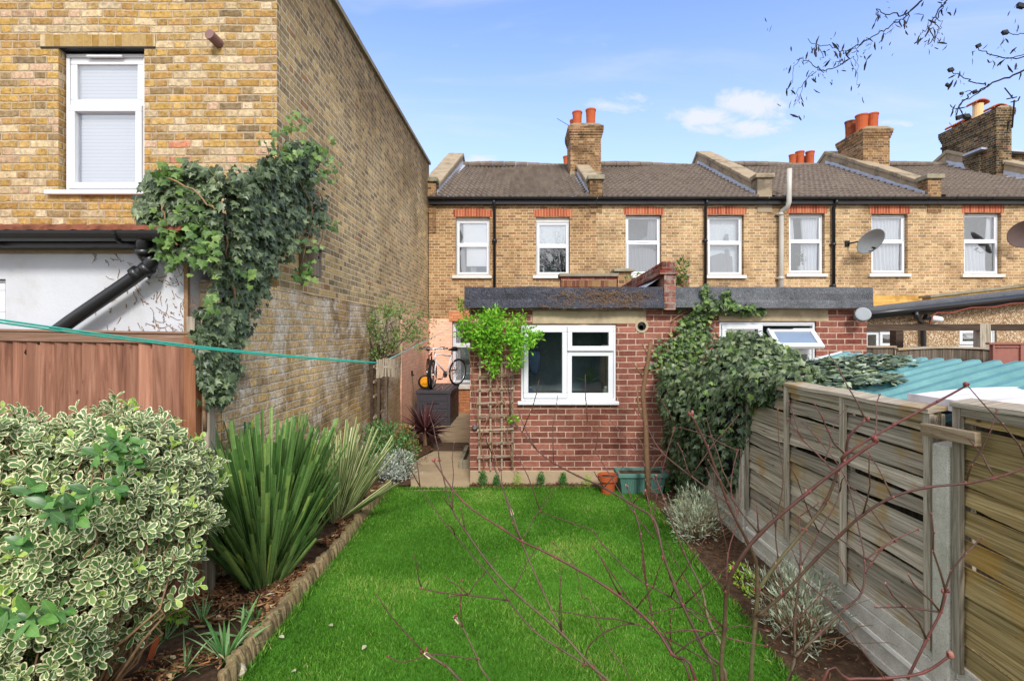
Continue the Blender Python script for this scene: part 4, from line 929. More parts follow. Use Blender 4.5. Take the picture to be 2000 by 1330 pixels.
# parapet pier between the two roofs, coping stepping away
pr = thing('roof_parapet', 'narrow red brick parapet with tile and brick-on-edge coping between the two felt roofs', 'wall', (2, OY, 2.3))
px0, px1 = GX(1297, 6.45), GX(1319, 6.45)
mb = MB(); mb.box(px0, px1, 6.44, 6.7, 2.24, 2.68); mb.hexa([(px0, 6.70, 2.2), (px1, 6.70, 2.2), (px1, 11, 2.2), (px0, 11, 2.2), (px0, 6.7, 2.68), (px1, 6.7, 2.68), (px1, 11, 2.52), (px0, 11, 2.52)]); mb.build('brick_face', 'red_brick_old', pr)
mb = MB(); mb.hexa([(px0-.06, 6.42, 2.685), (px1+.03, 6.42, 2.685), (px1+.03, 11, 2.53), (px0-.06, 11, 2.53), (px0-.06, 6.42, 2.735), (px1+.03, 6.42, 2.735), (px1+.03, 11, 2.58), (px0-.06, 11, 2.58)]); mb.build('tile_creasing', 'red_brick_old', pr)
mb = MB()
for i in range(52):
    y = 6.43+i*.082; z = 2.737-(y-6.43)*.0339; e = .004*math.sin(i*3.3); mb.box(px0-.03+e, px1-.01+e, y, y+.068, z, z+.105, rnd=random.random())
mb.build('brick_on_edge_coping', 'red_brick_old', pr, bevel=.004)
mb = MB(); 
for i in range(6): mb.quad((px0-.005, 6.6+i*.35, 2.66), (px0-.25, 6.6+i*.35, 2.50), (px0-.25, 6.95+i*.35, 2.50), (px0-.005, 6.95+i*.35, 2.65))
mb.build('flashing', 'lead_flashing', pr)
# red wall with stone coping standing behind the felt roof
rw = thing('garden_wall_pier', 'red brick wall with flat stone coping and capped pier rising behind the felt roof', 'wall', (1.4, 9.4, 2.4))
Yw = 9.4; mb = MB(); mb.box(GX(1096, Yw), GX(1205, Yw), Yw, Yw+.22, 2.2, GZ(541, Yw)); mb.build('wall_face', 'red_brick_old', rw)
MB().box(GX(1097, Yw), GX(1204, Yw), Yw-.008, Yw, GZ(560, Yw), GZ(548, Yw)).build('soldier_course', 'soldier_dark', rw)
MB().box(GX(1092, Yw), GX(1208, Yw), Yw-.05, Yw+.27, GZ(541, Yw)+.002, GZ(534, Yw)).build('coping', 'coping_stone', rw, bevel=.012)
mb = MB(); mb.box(GX(1206, Yw), GX(1232, Yw), Yw-.03, Yw+.25, 2.2, GZ(531, Yw)); mb.build('pier', 'chimney_brick', rw)
xa, xb = GX(1198, Yw), GX(1238, Yw); za, zb, zc = GZ(531, Yw), GZ(527, Yw), GZ(521, Yw); xm = (xa+xb)/2; ym = Yw+.11
mb = MB(); mb.box(xa, xb, Yw-.08, Yw+.3, za, zb); mb.add([(xa, Yw-.08, zb), (xb, Yw-.08, zb), (xb, Yw+.3, zb), (xa, Yw+.3, zb), (xm, ym, zc)], [(0, 1, 4), (1, 2, 4), (2, 3, 4), (3, 0, 4)]); mb.build('pier_cap', 'coping_stone', rw)
Yw = 8.2; rp = thing('brick_pier', 'short dark capped brick pier on the roof right of the sloping parapet', 'wall', (GX(1340, Yw), Yw, 2.4))
MB().box(GX(1332, Yw), GX(1346, Yw), Yw, Yw+.2, 2.2, GZ(540, Yw)).build('pier', 'red_brick_old', rp); MB().box(GX(1329, Yw), GX(1350, Yw), Yw-.03, Yw+.24, GZ(540, Yw)+.001, GZ(536, Yw)).build('pier_cap', 'coping_stone', rp)
# floodlight-like drum on the outhouse corner
fl = thing('security_light', 'round grey security light on the right corner of the ivy-grown outhouse', 'lamp', (GX(1683, OY), OY-.1, GZ(617, OY)))
mb = MB(); Mt = Matrix.Rotation(R(72), 3, 'X') @ Matrix.Rotation(R(-22), 3, 'Y'); mb.lathe([(.05, -.04), (.085, -.02), (.09, .05), (.085, .06), (.07, .062)], (GX(1684, 6.45), 6.45, GZ(616, 6.45)), 24, M=Mt); mb.build('lamp_head', 'dish_grey', fl, smooth=False)
mb = MB(); mb.tube([(GX(1672, OY), OY, GZ(620, OY)), (GX(1674, 6.5), 6.5, GZ(619, 6.5))], .035, 12); mb.build('bracket', 'dish_grey', fl)

# ------------------------------------------------------------------ right-hand neighbour
NY = 10.0
nb = thing('pebble_dash_extension', 'pebble-dashed extension with black rising eaves beyond the fence', 'outbuilding', (8.5, NY, 0))
def rz(px): return 617-(px-1700)*.112
hA = (GX(1690, NY), GX(1757, NY), GZ(690, NY), GZ(646, NY)); hB = (GX(1873, NY), GX(1947, NY), GZ(690, NY), GZ(642, NY))
mb = MB(); wall_y(mb, GX(1640, NY), GX(2150, NY), -.2, 2.30, NY, [hA, hB], .05)
mb.add([(GX(1640, NY), NY, 2.30), (GX(2150, NY), NY, 2.30), (GX(2150, NY), NY, GZ(rz(2150), NY)), (GX(1690, NY), NY, 2.31)], [(0, 1, 2, 3)])
mb.add([(GX(1640, NY), NY, -.2), (GX(1640, NY), F, -.2), (GX(1640, NY), F, 2.3), (GX(1640, NY), NY, 2.3)], [(0, 3, 2, 1)]); mb.build('wall', 'pebble_dash', nb)
window(nb, hA[0]+.005, hA[1]-.005, hA[2], hA[3], NY+.04, [(0, .45, 0, 1, 0, None), (.45, 1, .3, 1, 1, None), (.45, 1, 0, .3, 0, None)], fw=.05)
window(nb, hB[0]+.005, hB[1]-.005, hB[2], hB[3], NY+.04, [(0, .78, .34, 1, 1, blind('curtain_white', .4)), (.78, 1, 0, 1, 0, blind('curtain_white')), (0, .78, 0, .34, 0, None)], fw=.06)
mb = MB(); y_ = NY-.18; Yy0 = 11.58
def sl(px, dyy, Y_): return (GX(px, Y_), Y_, GZ(rz(px)+dyy, Y_))
mb.hexa([sl(1640, 0, y_), sl(2160, 0, y_), (GX(2160, y_), NY+.0, GZ(rz(2160), y_)), (GX(1640, y_), NY, GZ(rz(1640), y_)), sl(1640, -13, y_), sl(2160, -15, y_), (GX(2160, y_), Yy0, GZ(rz(2160)-15, y_)), (GX(1640, y_), Yy0, GZ(rz(1640)-13, y_))]); mb.build('roof', 'roof_felt_pale', nb)
mb = MB(); mb.tube([sl(1660, -3, y_-.05), sl(1780, -3, y_-.05), sl(2160, -4, y_-.05)], .058, 12); mb.build('gutter', 'black_plastic', nb, smooth=True)
mb = MB(); mb.tube([sl(1660, 4, y_-.0), sl(2160, 6, y_)], .03, 8); mb.build('fascia_edge', 'black_plastic', nb)
pipe(nb, arc_pts([sl(1789, 2, y_-.05), sl(1790, 14, y_-.05), (GX(1802, NY-.07), NY-.07, GZ(630, NY)), (GX(1804, NY-.07), NY-.07, GZ(642, NY)), (GX(1804, NY-.07), NY-.07, 0)]), .045)
mb = MB(); mb.tube([(GX(x, NY-.22), NY-.22, GZ(y, NY-.22)) for x, y in ((1817, 633), (1822, 616), (1830, 611), (1860, 611), (1880, 605), (1897, 601), (1940, 600), (1975, 593), (2010, 592), (2080, 590))], .012, 6); mb.build('cable', 'cable_red', nb)
sl_ = thing('wall_light', 'white cylindrical wall light with black end on the pebble-dashed wall', 'lamp', (GX(1825, NY), NY-.15, GZ(623, NY)))
mb = MB(); Y_ = NY-.16; mb.tube([P(1818, 622, Y_), P(1822, 622, Y_), P(1838, 624, Y_), P(1841, 624, Y_)], [.05, .058, .055, .03], 14); mb.build('lamp_body', 'upvc_white', sl_, smooth=True)
mb = MB(); mb.tube([P(1807, 619, Y_), P(1812, 621, Y_), P(1818, 622, Y_)], [.055, .045, .04], 12); mb.tube([P(1816, 625, Y_), P(1817, 634, NY)], .012, 6); mb.build('lamp_shade', 'black_plastic', sl_)
# yellow painted wall with sloping coping
yw = thing('yellow_wall', 'ochre painted wall with a sloping stone coping above the black roof edge', 'wall', (9.5, 11.6, 0)); Yy = 11.6
def cz(px): return 577-(px-1818)*.115
mb = MB(); mb.hexa([(GX(1818, Yy), Yy, 0), (GX(2150, Yy), Yy, 0), (GX(2150, Yy), Yy+.25, 0), (GX(1818, Yy), Yy+.25, 0), (GX(1818, Yy), Yy, GZ(cz(1818)+4, Yy)), (GX(2150, Yy), Yy, GZ(cz(2150)+4, Yy)), (GX(2150, Yy), Yy+.25, GZ(cz(2150)+4, Yy)), (GX(1818, Yy), Yy+.25, GZ(cz(1818)+4, Yy))]); mb.build('wall_face', 'yellow_render', yw)
mb = MB(); z1, z2 = GZ(cz(1814)+3.8, Yy), GZ(cz(2155)+3.8, Yy); mb.hexa([(GX(1814, Yy), Yy-.05, z1), (GX(2155, Yy), Yy-.05, z2), (GX(2155, Yy), Yy+.3, z2), (GX(1814, Yy), Yy+.3, z1), (GX(1814, Yy), Yy-.05, z1+.05), (GX(2155, Yy), Yy-.05, z2+.05), (GX(2155, Yy), Yy+.3, z2+.05), (GX(1814, Yy), Yy+.3, z1+.05)]); mb.build('coping', 'coping_stone', yw)
mb = MB(); Yl = F-.02; mb.box(GX(1700, Yl), GX(1830, Yl), Yl-.02, Yl, GZ(640, Yl), GZ(577, Yl)); mb.build('lower_paint', 'yellow_render', h3)
# pergola, fences beyond
pg = thing('pergola', 'dark stained timber pergola frame in front of the pebble-dashed extension', 'pergola', (7, 8.4, 0)); Yp = 8.4
for k, (x0_, x1_) in enumerate(((1640, 1919), (1933, 2160))): MB().box(GX(x0_, Yp), GX(x1_, Yp), Yp-.03, Yp+.04, GZ(646, Yp), GZ(633, Yp)-.002*k).build('beam', 'dark_beam_wood', pg, bevel=.004)
MB().box(GX(1911, Yp), GX(1932, Yp), Yp-.034, Yp+.10, -.2, GZ(632, Yp)).build('post', 'weathered_batten', pg, bevel=.005)
MB().box(GX(1750, 8.8), GX(1765, 8.8), 8.8, 8.95, -.2, GZ(645, 8.8)).build('post', 'dark_beam_wood', pg, bevel=.005)
for (nm, lb, x0_, x1_, Yf, py, arch) in (('slatted_fence', 'short dark upright-board fence between red brick outhouse and pergola post', 1640, 1749, 8.2, 679, 0), ('slatted_fence', 'dark upright-board fence with a bowed top behind the teal roof', 1752, 1942, 7.9, 684, 4)):
    f_ = thing(nm, lb, 'fence', (GX((x0_+x1_)/2, Yf), Yf, 0), 'fences beyond the teal roof'); mb = MB(); x = GX(x0_, Yf); xe = GX(x1_, Yf); 
    while x < xe:
        u = (x-GX(x0_, Yf))/(xe-GX(x0_, Yf)); zt = GZ(py, Yf)+arch*.008*math.sin(math.pi*u)-.0; mb.box(x, x+.085, Yf+.004*random.random(), Yf+.02, -.2, zt, rnd=random.random()); x += .088
    mb.build('boards', 'dark_fence_wood', f_); mb = MB(); n = 12
    for i in range(n):
        xa = GX(x0_, Yf)+(xe-GX(x0_, Yf))*i/n; xb = GX(x0_, Yf)+(xe-GX(x0_, Yf))*(i+1)/n; za = GZ(py, Yf)+arch*.008*math.sin(math.pi*i/n); zb = GZ(py, Yf)+arch*.008*math.sin(math.pi*(i+1)/n)
        mb.hexa([(xa, Yf-.03, za), (xb, Yf-.03, zb), (xb, Yf+.05, zb), (xa, Yf+.05, za), (xa, Yf-.03, za+.03), (xb, Yf-.03, zb+.03), (xb, Yf+.05, zb+.03), (xa, Yf+.05, za+.03)])
    mb.build('capping_rail', 'weathered_wood', f_)
    MB().box(xe-.03, xe+.02, Yf-.035, Yf+.05, -.2, GZ(py, Yf)-.002).build('post', 'weathered_batten', f_)
f_ = thing('painted_fence_panel', 'reddish brown painted fence panel at the far right behind the teal roof', 'fence', (7, 7.4, 0), 'fences beyond the teal roof'); Yf = 7.5
MB().box(GX(1936, Yf), GX(2120, Yf), Yf, Yf+.03, -.2, GZ(673, Yf)).build('panel', 'red_paint_wood', f_)
mb = MB(); mb.box(GX(1929, Yf), GX(2120, Yf), Yf-.03, Yf+.04, GZ(673, Yf), GZ(669, Yf)); mb.box(GX(1990, Yf), GX(1998, Yf), Yf-.03, Yf-.001, -.2, GZ(674, Yf)); mb.box(GX(1936, Yf), GX(1940, Yf), Yf-.03, Yf-.001, -.2, GZ(674, Yf)); mb.box(GX(1941, Yf), GX(1989, Yf), Yf-.02, Yf-.001, GZ(679, Yf), GZ(676, Yf)); mb.build('rail', 'red_paint_wood', f_, bevel=.004)

# shed with teal corrugated sheet roof
sh = thing('shed', 'low shed with teal corrugated roof sheets just over the right fence', 'shed', (2.7, 3.8, 0))
MB().box(2.35, 3.05, 2.75, 4.9, -.03, 1.42).build('wall', 'dark_fence_wood', sh)
mb = MB(); nyy = 330; nu = 10; V = []
for j in range(nyy+1):
    y = 2.62+(5.0-2.62)*j/nyy; ph = (y/.152) % 1.0; h = .028*min(1, max(0, 2.2-abs(ph-.5)*6.5))
    for i in range(nu+1):
        u = i/nu; x = 2.2+1.02*u; V.append((x, y, 1.485+.26*(x-2.25)+h+.006*math.sin(u*5+y*3)))
mb.add(V, [(j*(nu+1)+i, j*(nu+1)+i+1, (j+1)*(nu+1)+i+1, (j+1)*(nu+1)+i) for j in range(nyy) for i in range(nu)])
ro = mb.build('roof', 'corrugated_teal', sh); mo = ro.modifiers.new('t', 'SOLIDIFY'); mo.thickness = .003
mb = MB(); mb.beam((3.12, 4.0, 1.47+.26*.9+.03), (3.22, 5.02, 1.755), .03, .012); mb.beam((2.2, 5.01, 1.50), (3.2, 5.01, 1.76), .02, .02); mb.build('edge_trim', 'upvc_white', sh)
ws = thing('roof_sheet', 'off-white plastic roof sheet resting by the fence nearest the camera', 'roof panel', (2.7, 2.3, 1.6)); mb = MB()
# cambered sheet with a folded near lip
def wsz(x, y): return 1.60+.02*math.sin((x-2.2)*4)+.05*(x-2.2)
V = []; nx_, ny_ = 14, 12
for j in range(ny_+1):
    for i in range(nx_+1):
        v_ = j/ny_; u = i/nx_; x = 2.215+1.3*u; y = 1.7+(2.86-1.7)*v_; V.append((x, y, wsz(x, y)+.006*math.sin(v_*40)))
mb.add(V, [(j*(nx_+1)+i, j*(nx_+1)+i+1, (j+1)*(nx_+1)+i+1, (j+1)*(nx_+1)+i) for j in range(ny_) for i in range(nx_)])
mb.hexa([(2.20, 1.7, 1.555), (2.214, 1.7, 1.555), (2.214, 2.87, 1.555), (2.20, 2.87, 1.555), (2.20, 1.7, 1.612), (2.214, 1.7, 1.612), (2.214, 2.87, 1.612), (2.20, 2.87, 1.612)])
mb.build('sheet', 'white_sheet', ws); MB().box(2.35, 3.3, 1.75, 2.7, 1.0, 1.56).build('support', 'dark_fence_wood', ws)
# ------------------------------------------------------------------ left brown fence
lf = thing('featheredge_fence', 'reddish brown vertical board fence with a top rail, left of the ivy', 'fence', (-3.5, 3.7, 0))
FY = 3.70; zt = lambda x: 1.95-(-4.0+6.2*(x+3.72)/1.44)/1000*FY
mb = MB(); x = -5.2; k = 0
while x < -2.36:
    w_ = .095+.01*random.random(); xe = min(x+w_, -2.36); y = FY; a_ = random.random()
    mb.hexa([(x, y-.032, .02), (xe, y-.006, .02), (xe, y+.004, .02), (x, y-.012, .02), (x, y-.032, zt(x)-.07), (xe, y-.006, zt(xe)-.07), (xe, y+.004, zt(xe)-.07), (x, y-.012, zt(x)-.07)], rnd=a_); x = xe; k += 1
mb.build('boards', 'brown_fence_wood', lf)
mb = MB(); mb.beam((-5.2, FY-.02, zt(-5.2)-.035), (-2.36, FY-.02, zt(-2.36)-.035), .045, .072, rnd=.6); mb.beam((-5.2, FY-.02, zt(-5.2)+.006), (-2.30, FY-.02, zt(-2.30)+.006), .07, .016, rnd=.9); mb.build('top_rail', 'brown_rail_wood', lf, bevel=.003)
mb = MB(); mb.beam((-5.2, FY-.04, .42), (-2.36, FY-.04, .42), .05, .1, rnd=.3); mb.beam((-2.75, FY-.04, 1.20), (-2.36, FY-.04, 1.235), .05, .06, rnd=.8); mb.build('cross_rail', 'brown_rail_wood', lf, bevel=.003)
mb = MB(); mb.box(-2.358, -2.275, FY-.05, FY+.04, 0, zt(-2.3)-.005, rnd=.4); mb.build('post', 'orange_post_wood', lf, bevel=.004)
mb = MB(); mb.box(-2.40, -2.34, FY+.045, FY+.12, 1.9, 2.07, rnd=.4); mb.box(-2.272, -2.215, FY+.02, FY+.09, 0, 1.96, rnd=.1); mb.build('old_post', 'weathered_batten', lf)

# ------------------------------------------------------------------ right waney-lap fence
FX = 2.16
def waney(name, label, y0, y1, ztop, zbot, seed, golden=False, nb=10, battens=4):
    o = thing(name, label, 'fence', (FX, (y0+y1)/2, 0), 'waney-lap fence panels'); rr = random.Random(seed); mb = MB(); n = 26; L = y1-y0
    h = (ztop-zbot)/nb
    tilt = [(rr.uniform(-.017, .017), rr.uniform(-.017, .017)) for _ in range(nb+1)]
    for b in range(nb):
        zl = zbot+h*b; a_ = rr.random(); V = []; gap = .024 if rr.random() < .5 else .005
        ph = rr.random()*9
        for i in range(n+1):
            u = i/n; y = y0+L*u
            lo = zl+tilt[b][0]*(1-u)*2+tilt[b][1]*u*2 + .008*mnoise.fractal(Vector((y*4+seed, b*3.1, 0)), 1, 2, 3)-.008 + gap*max(0, math.sin(u*5.2+ph))
            hi = zl+h+.028+tilt[min(b+1, nb)][0]*(1-u)*2*.6+tilt[min(b+1, nb)][1]*u*2*.6-(.05 if gap else 0)
            if b == nb-1: hi = ztop-.01
            bow = .006*math.sin(u*7+b)
            V += [(FX-.023+bow, y, lo), (FX-.004+bow, y, hi), (FX+.004+bow, y, hi), (FX-.011+bow, y, lo-.002)]
        fs = [(4*i, 4*i+4, 4*i+5, 4*i+1)[::-1] for i in range(n)]+[(4*i+1, 4*i+5, 4*i+6, 4*i+2)[::-1] for i in range(n)]+[(4*i+2, 4*i+6, 4*i+7, 4*i+3)[::-1] for i in range(n)]+[(4*i+3, 4*i+7, 4*i+4, 4*i)[::-1] for i in range(n)]
        mb.add(V, fs, rnd=a_)
    mb.build('boards', 'weathered_wood_golden' if golden else 'weathered_wood', o)
    for i in range(battens):
        y = y0+.022+(L-.044)*i/(battens-1); mb = MB(); mb.box(FX-.052, FX-.026, y-.021, y+.021, zbot-.01, ztop-.028, rnd=rr.random()); mb.box(FX+.01, FX+.03, y-.021, y+.021, zbot, ztop-.028, rnd=.5); mb.build('batten', 'weathered_batten', o, bevel=.003)
    mb = MB(); m_ = 10
    for i in range(m_):
        ya, yb = y0+L*i/m_, y0+L*(i+1)/m_+.001; s_ = lambda y: ztop+.004*math.sin(y*9+seed)
        mb.hexa([(FX-.062, ya, s_(ya)-.03), (FX-.062, yb, s_(yb)-.03), (FX+.045, yb, s_(yb)-.012), (FX+.045, ya, s_(ya)-.012), (FX-.060, ya, s_(ya)-.008), (FX-.060, yb, s_(yb)-.008), (FX+.045, yb, s_(yb)+.01), (FX+.045, ya, s_(ya)+.01)], rnd=.7)
    mb.box(FX-.046, FX-.028, y0, y1, ztop-.075, ztop-.033, rnd=.35)
    mb.build('capping_rail', 'weathered_wood', o); return o
PY0, PY1 = 2.60, 4.70
waney('waney_fence_panel', 'grey weathered fence panel with dark gaps, between the two concrete posts', PY0, PY1, 1.565, .345, 3)
waney('waney_fence_panel', 'golden stained fence panel nearest the camera, past the near concrete post', .9, 2.47, 1.63, .34, 8, golden=True, nb=10)
waney('waney_fence_panel', 'fence panel mostly smothered by the ivy mound', 4.84, 6.55, 1.5, .345, 5)
def post(y, zt_, label):
    o = thing('concrete_post', label, 'fence post', (FX, y, 0), 'concrete fence posts'); mb = MB(); x0, x1 = FX-.055, FX+.07
    mb.hexa([(x0, y-.05, -.1), (x1, y-.05, -.1), (x1, y+.05, -.1), (x0, y+.05, -.1), (x0, y-.05, zt_-.015), (x1, y-.05, zt_+.01), (x1, y+.05, zt_+.01), (x0, y+.05, zt_-.015)]); mb.build('shaft', 'concrete', o, bevel=.008); return o
post(2.535, 1.41, 'concrete post nearest the camera with a wooden plank nailed above it')
post(4.77, 1.50, 'far concrete post at the edge of the ivy mound')
for y0, y1, lab in ((PY0, PY1, 'pale concrete gravel board with a raised line under the middle fence panel'), (.9, 2.48, 'concrete gravel board under the golden fence panel'), (4.83, 6.58, 'concrete gravel board beside the lavender, under the ivy')):
    g = thing('gravel_board', lab, 'gravel board', (FX, (y0+y1)/2, 0), 'concrete gravel boards')
    MB().box(FX-.03, FX+.03, y0, y1, -.05, .275).build('board', 'concrete', g, bevel=.005)
    MB().box(FX-.022, FX+.022, y0, y1, .278, .345).build('upper_strip', 'concrete', g, bevel=.004)
    MB().box(FX-.040, FX-.0305, y0, y1, .145, .175).build('raised_line', 'concrete_line', g, bevel=.003)
    MB().box(FX-.045, FX-.0305, y0, y1, -.05, .055).build('lower_strip', 'concrete', g, bevel=.003)
o = thing('wood_plank', 'short weathered plank nailed aslant across the fence top by the near post', 'plank', (2.13, 2.5, 1.5)); mb = MB()
mb.beam((2.075, 2.60, GZ(830, 2.60)-.02), (2.075, 2.29, GZ(856, 2.29)-.005), .03, .062, rnd=.6); mb.build('board', 'plank_wood', o, bevel=.003)
mb = MB(); mb.box(FX-.05, FX+.0, 2.61, 2.65, 1.38, 1.53, rnd=.3); mb.build('block', 'weathered_batten', o)

# ------------------------------------------------------------------ log edging
ed = thing('log_edging', 'low half-log roll edging between the left bed and the lawn', 'edging', (-1.6, 4.6, 0))
y = 2.75; i = 0
while y < 6.42:
    r_ = .028+.007*random.random(); h_ = .105+.022*random.random()+(.02 if y < 3.2 else 0); x = -1.56+.012*math.sin(y*3); lean = random.uniform(-.03, .03)
    mb = MB(); mb.tube([(x, y, -.05), (x+lean*.3-.01, y, h_*.6), (x+lean*.6-.02, y+lean*.4, h_-.012), (x+lean*.6-.02, y+lean*.4, h_)], [r_, r_, r_*.96, r_*.72], 10, rnd=random.random()); mb.build('log', 'log_wood', ed); y += r_*2-.004; i += 1

# ------------------------------------------------------------------ leafy things
def crown(name, mats, centers, radii, n, size, tmpl=LEAF_S, parent=None, surf=.5, up=.4, jit=.7, rnd=None, down=0.0, clump=None, clip=None, smooth=False, matprob=None):
    """leaves through a union of ellipsoids, denser near the outside, in clumps"""
    C_ = np.array(centers, float); Rr = np.array(radii, float); vol = Rr.prod(1)**.67; idx = RNG.choice(len(C_), n, p=vol/vol.sum())
    d = unit(n); rad = (surf+(1-surf)*RNG.random(n)**.5); T = C_[idx]+d*Rr[idx]*rad[:, None]
    if clump:
        k = max(3, n//clump[0]); ci = RNG.integers(0, n, k); cc = T[ci]; a = RNG.integers(0, k, n); T = cc[a]+RNG.normal(size=(n, 3))*clump[1]; d = (T-C_[idx[ci[a]]]); d /= np.linalg.norm(d, axis=1, keepdims=True)+1e-9
    D = d*(.6+.4*RNG.random((n, 1)))+unit(n)*jit; D[:, 2] += up-down; N = d+np.array([0, 0, .8])+unit(n)*.5
    if clip is not None: k_ = clip(T); T, D, N = T[k_], D[k_], N[k_]
    S = size*(.65+.6*RNG.random(len(T))); mi = None
    if isinstance(mats, list) and len(mats) > 1: mi = RNG.choice(len(mats), len(T), p=matprob)
    return scatter(name, tmpl, frames(D, N, S), T, mats, parent, rnd=(RNG.random(len(T)) if rnd is None else rnd(T)), matidx=mi, smooth=smooth), T
def twigs(name, base, tips, r0, mat, parent, n=6, wob=.05, r1=.25, rnds=None):
    mb = MB()
    for t in tips:
        b = Vector(base(t) if callable(base) else base); t = Vector(t); L = (t-b).length; pts = []
        off = Vector((random.uniform(-1, 1), random.uniform(-1, 1), random.uniform(-.2, 1)))*L*.12
        for i in range(6): u = i/5; pts.append(b.lerp(t, u)+off*math.sin(u*math.pi)+Vector([random.uniform(-wob, wob)*L*.3 for _ in range(3)])*(1 if 0 < i < 5 else 0))
        mb.tube(pts, [r0*(1-(1-r1)*i/5) for i in range(6)], n, rnd=random.random())
    return mb.build(name, mat, parent, smooth=True)

# variegated euonymus, bottom left
eu = thing('euonymus_bush', 'big white-edged variegated bush filling the lower left corner', 'bush', (-2.1, 2.6, 0))
EC = [(-2.55, 2.65, 1.05), (-2.15, 2.75, 1.12), (-1.98, 2.85, .98), (-2.7, 2.35, .95), (-2.25, 2.45, .88), (-2.05, 2.62, .66), (-2.7, 2.5, 1.32), (-2.15, 2.35, .52), (-2.45, 2.2, .45), (-2.35, 2.95, 1.22), (-2.0, 2.55, 1.02), (-2.95, 2.8, 1.0), (-2.1, 2.4, .36), (-2.35, 2.05, .28), (-2.1, 2.5, .75), (-2.35, 2.3, .70), (-2.5, 2.05, .5), (-2.02, 2.7, .72), (-2.3, 1.95, .42), (-1.84, 2.75, .88), (-1.88, 2.72, .66), (-2.05, 2.6, .46)]
ER = [(.42, .38, .42), (.36, .34, .40), (.28, .28, .36), (.36, .32, .42), (.32, .28, .36), (.24, .24, .28), (.26, .28, .24), (.22, .22, .22), (.34, .24, .30), (.34, .3, .26), (.24, .22, .26), (.4, .4, .5), (.16, .16, .14), (.24, .18, .2), (.26, .2, .3), (.3, .22, .3), (.3, .2, .34), (.2, .2, .24), (.16, .14, .14), (.19, .2, .24), (.17, .18, .22), (.15, .16, .16)]
# rosettes: short shoots carrying whorls of leaves
K = 2700; C_ = np.array(EC); Rr = np.array(ER); vol = Rr.prod(1)**.6; idx = RNG.choice(len(C_), K, p=vol/vol.sum()); d = unit(K); d[:, 2] = np.where(d[:, 2] < -.3, -d[:, 2]*.5, d[:, 2]); d /= np.linalg.norm(d, axis=1, keepdims=True)
T0 = C_[idx]+d*Rr[idx]*(.72+.36*RNG.random(K))[:, None]
Ts = []; Ds = []; Ns = []; Ss = []; Rn = []; Mi = []
for k in range(K):
    ax = d[k]*.8+np.array([.12, -.25, .45])+unit(1)[0]*.35; ax /= np.linalg.norm(ax); a = np.cross(ax, [0, 0, 1.0]);
    a = a/(np.linalg.norm(a)+1e-6); b = np.cross(ax, a); kind = RNG.random(); sc_ = (.8+.4*RNG.random()); rn = RNG.random()
    for j in range(RNG.integers(7, 12)):
        ph = j*2.4+rn*6; t = j/10; out = a*math.cos(ph)+b*math.sin(ph); D = out*(1.0-.35*t)+ax*(.35+.75*t)+unit(1)[0]*.15
        Ts.append(T0[k]+ax*(.045*j/4-.03)); Ds.append(D); Ns.append(ax*1.0-out*.5+unit(1)[0]*.2); Ss.append(.064*sc_*(1.05-.4*t)); Rn.append(np.clip(rn*.5+.5*RNG.random(), 0, 1)); Mi.append(1 if (kind > .86 and j > 5) else (0))
EUL = leaf_t(4, .26, .62, .10, .22, blunt=.10)
scatter('foliage', EUL, frames(np.array(Ds), np.array(Ns), np.array(Ss)), np.array(Ts), ['euonymus_leaf', 'euonymus_new_leaf'], eu, rnd=np.array(Rn), matidx=Mi, smooth=True)
# reverted plain green sprays
Ts = []; Ds = []; Ns = []; Ss = []
for (px, py, Y, n, s_) in ((120, 1000, 2.2, 9, .085), (150, 1000, 2.15, 8, .09), (60, 960, 2.2, 7, .08), (200, 880, 2.35, 8, .08), (250, 900, 2.4, 8, .075), (230, 860, 2.4, 7, .08), (100, 990, 2.1, 6, .085), (20, 1200, 1.95, 8, .08), (60, 1210, 1.9, 8, .085), (110, 1195, 1.95, 7, .08), (225, 950, 2.3, 7, .08), (40, 1060, 2.1, 6, .08), (270, 870, 2.4, 6, .07), (180, 960, 2.2, 6, .08)):
    c0 = np.array(P(px, py, Y))
    for j in range(n):
        ph = j*2.4; Ts.append(c0+unit(1)[0]*.02); Ds.append([math.cos(ph), -.45+.2*random.random(), math.sin(ph)*.7+.1]); Ns.append([random.uniform(-.3, .3), -.8, .8]); Ss.append(s_*random.uniform(.75, 1.1))
scatter('green_spray', leaf_t(5, .24, .5, .10, .18, blunt=.03), frames(np.array(Ds, float), np.array(Ns, float), np.array(Ss)), np.array(Ts), 'plain_green_leaf', eu, smooth=True)['label'] = 'plain green shoots among the variegated leaves'
tips = [tuple(T0[i]-d[i]*.02) for i in range(0, K, 4)]
twigs('branches', lambda t: (-2.3+.25*(t[0]+2.3), 2.6+.2*(t[1]-2.6), .02), tips, .010, 'twig_tan', eu, 5, .3)

# ivy -------------------------------------------------------------
def ivy_on(name, T, Nn, size, parent, mats='ivy_leaf', rnd=None, mi=None, spread=.5):
    n = len(T); D = np.tile([0, 0, -1.0], (n, 1))+RNG.normal(size=(n, 3))*spread+np.asarray(Nn)*.25; N = np.asarray(Nn)+unit(n)*.42+np.array([0, 0, .35])
    S = size*(.6+.65*RNG.random(n)); return scatter(name, IVY, frames(D, N, S), T, mats, parent, rnd=rnd, matidx=mi)
def inpoly(x, y, poly):
    ins = False; j = len(poly)-1
    for i in range(len(poly)):
        xi, yi = poly[i]; xj, yj = poly[j]
        if (yi > y) != (yj > y) and x < (xj-xi)*(y-yi)/(yj-yi)+xi: ins = not ins
        j = i
    return ins
iv = thing('ivy', 'dark ivy climbing round the corner where the tall brick wall meets the white lean-to', 'ivy', (-2.25, 4.1, 0))
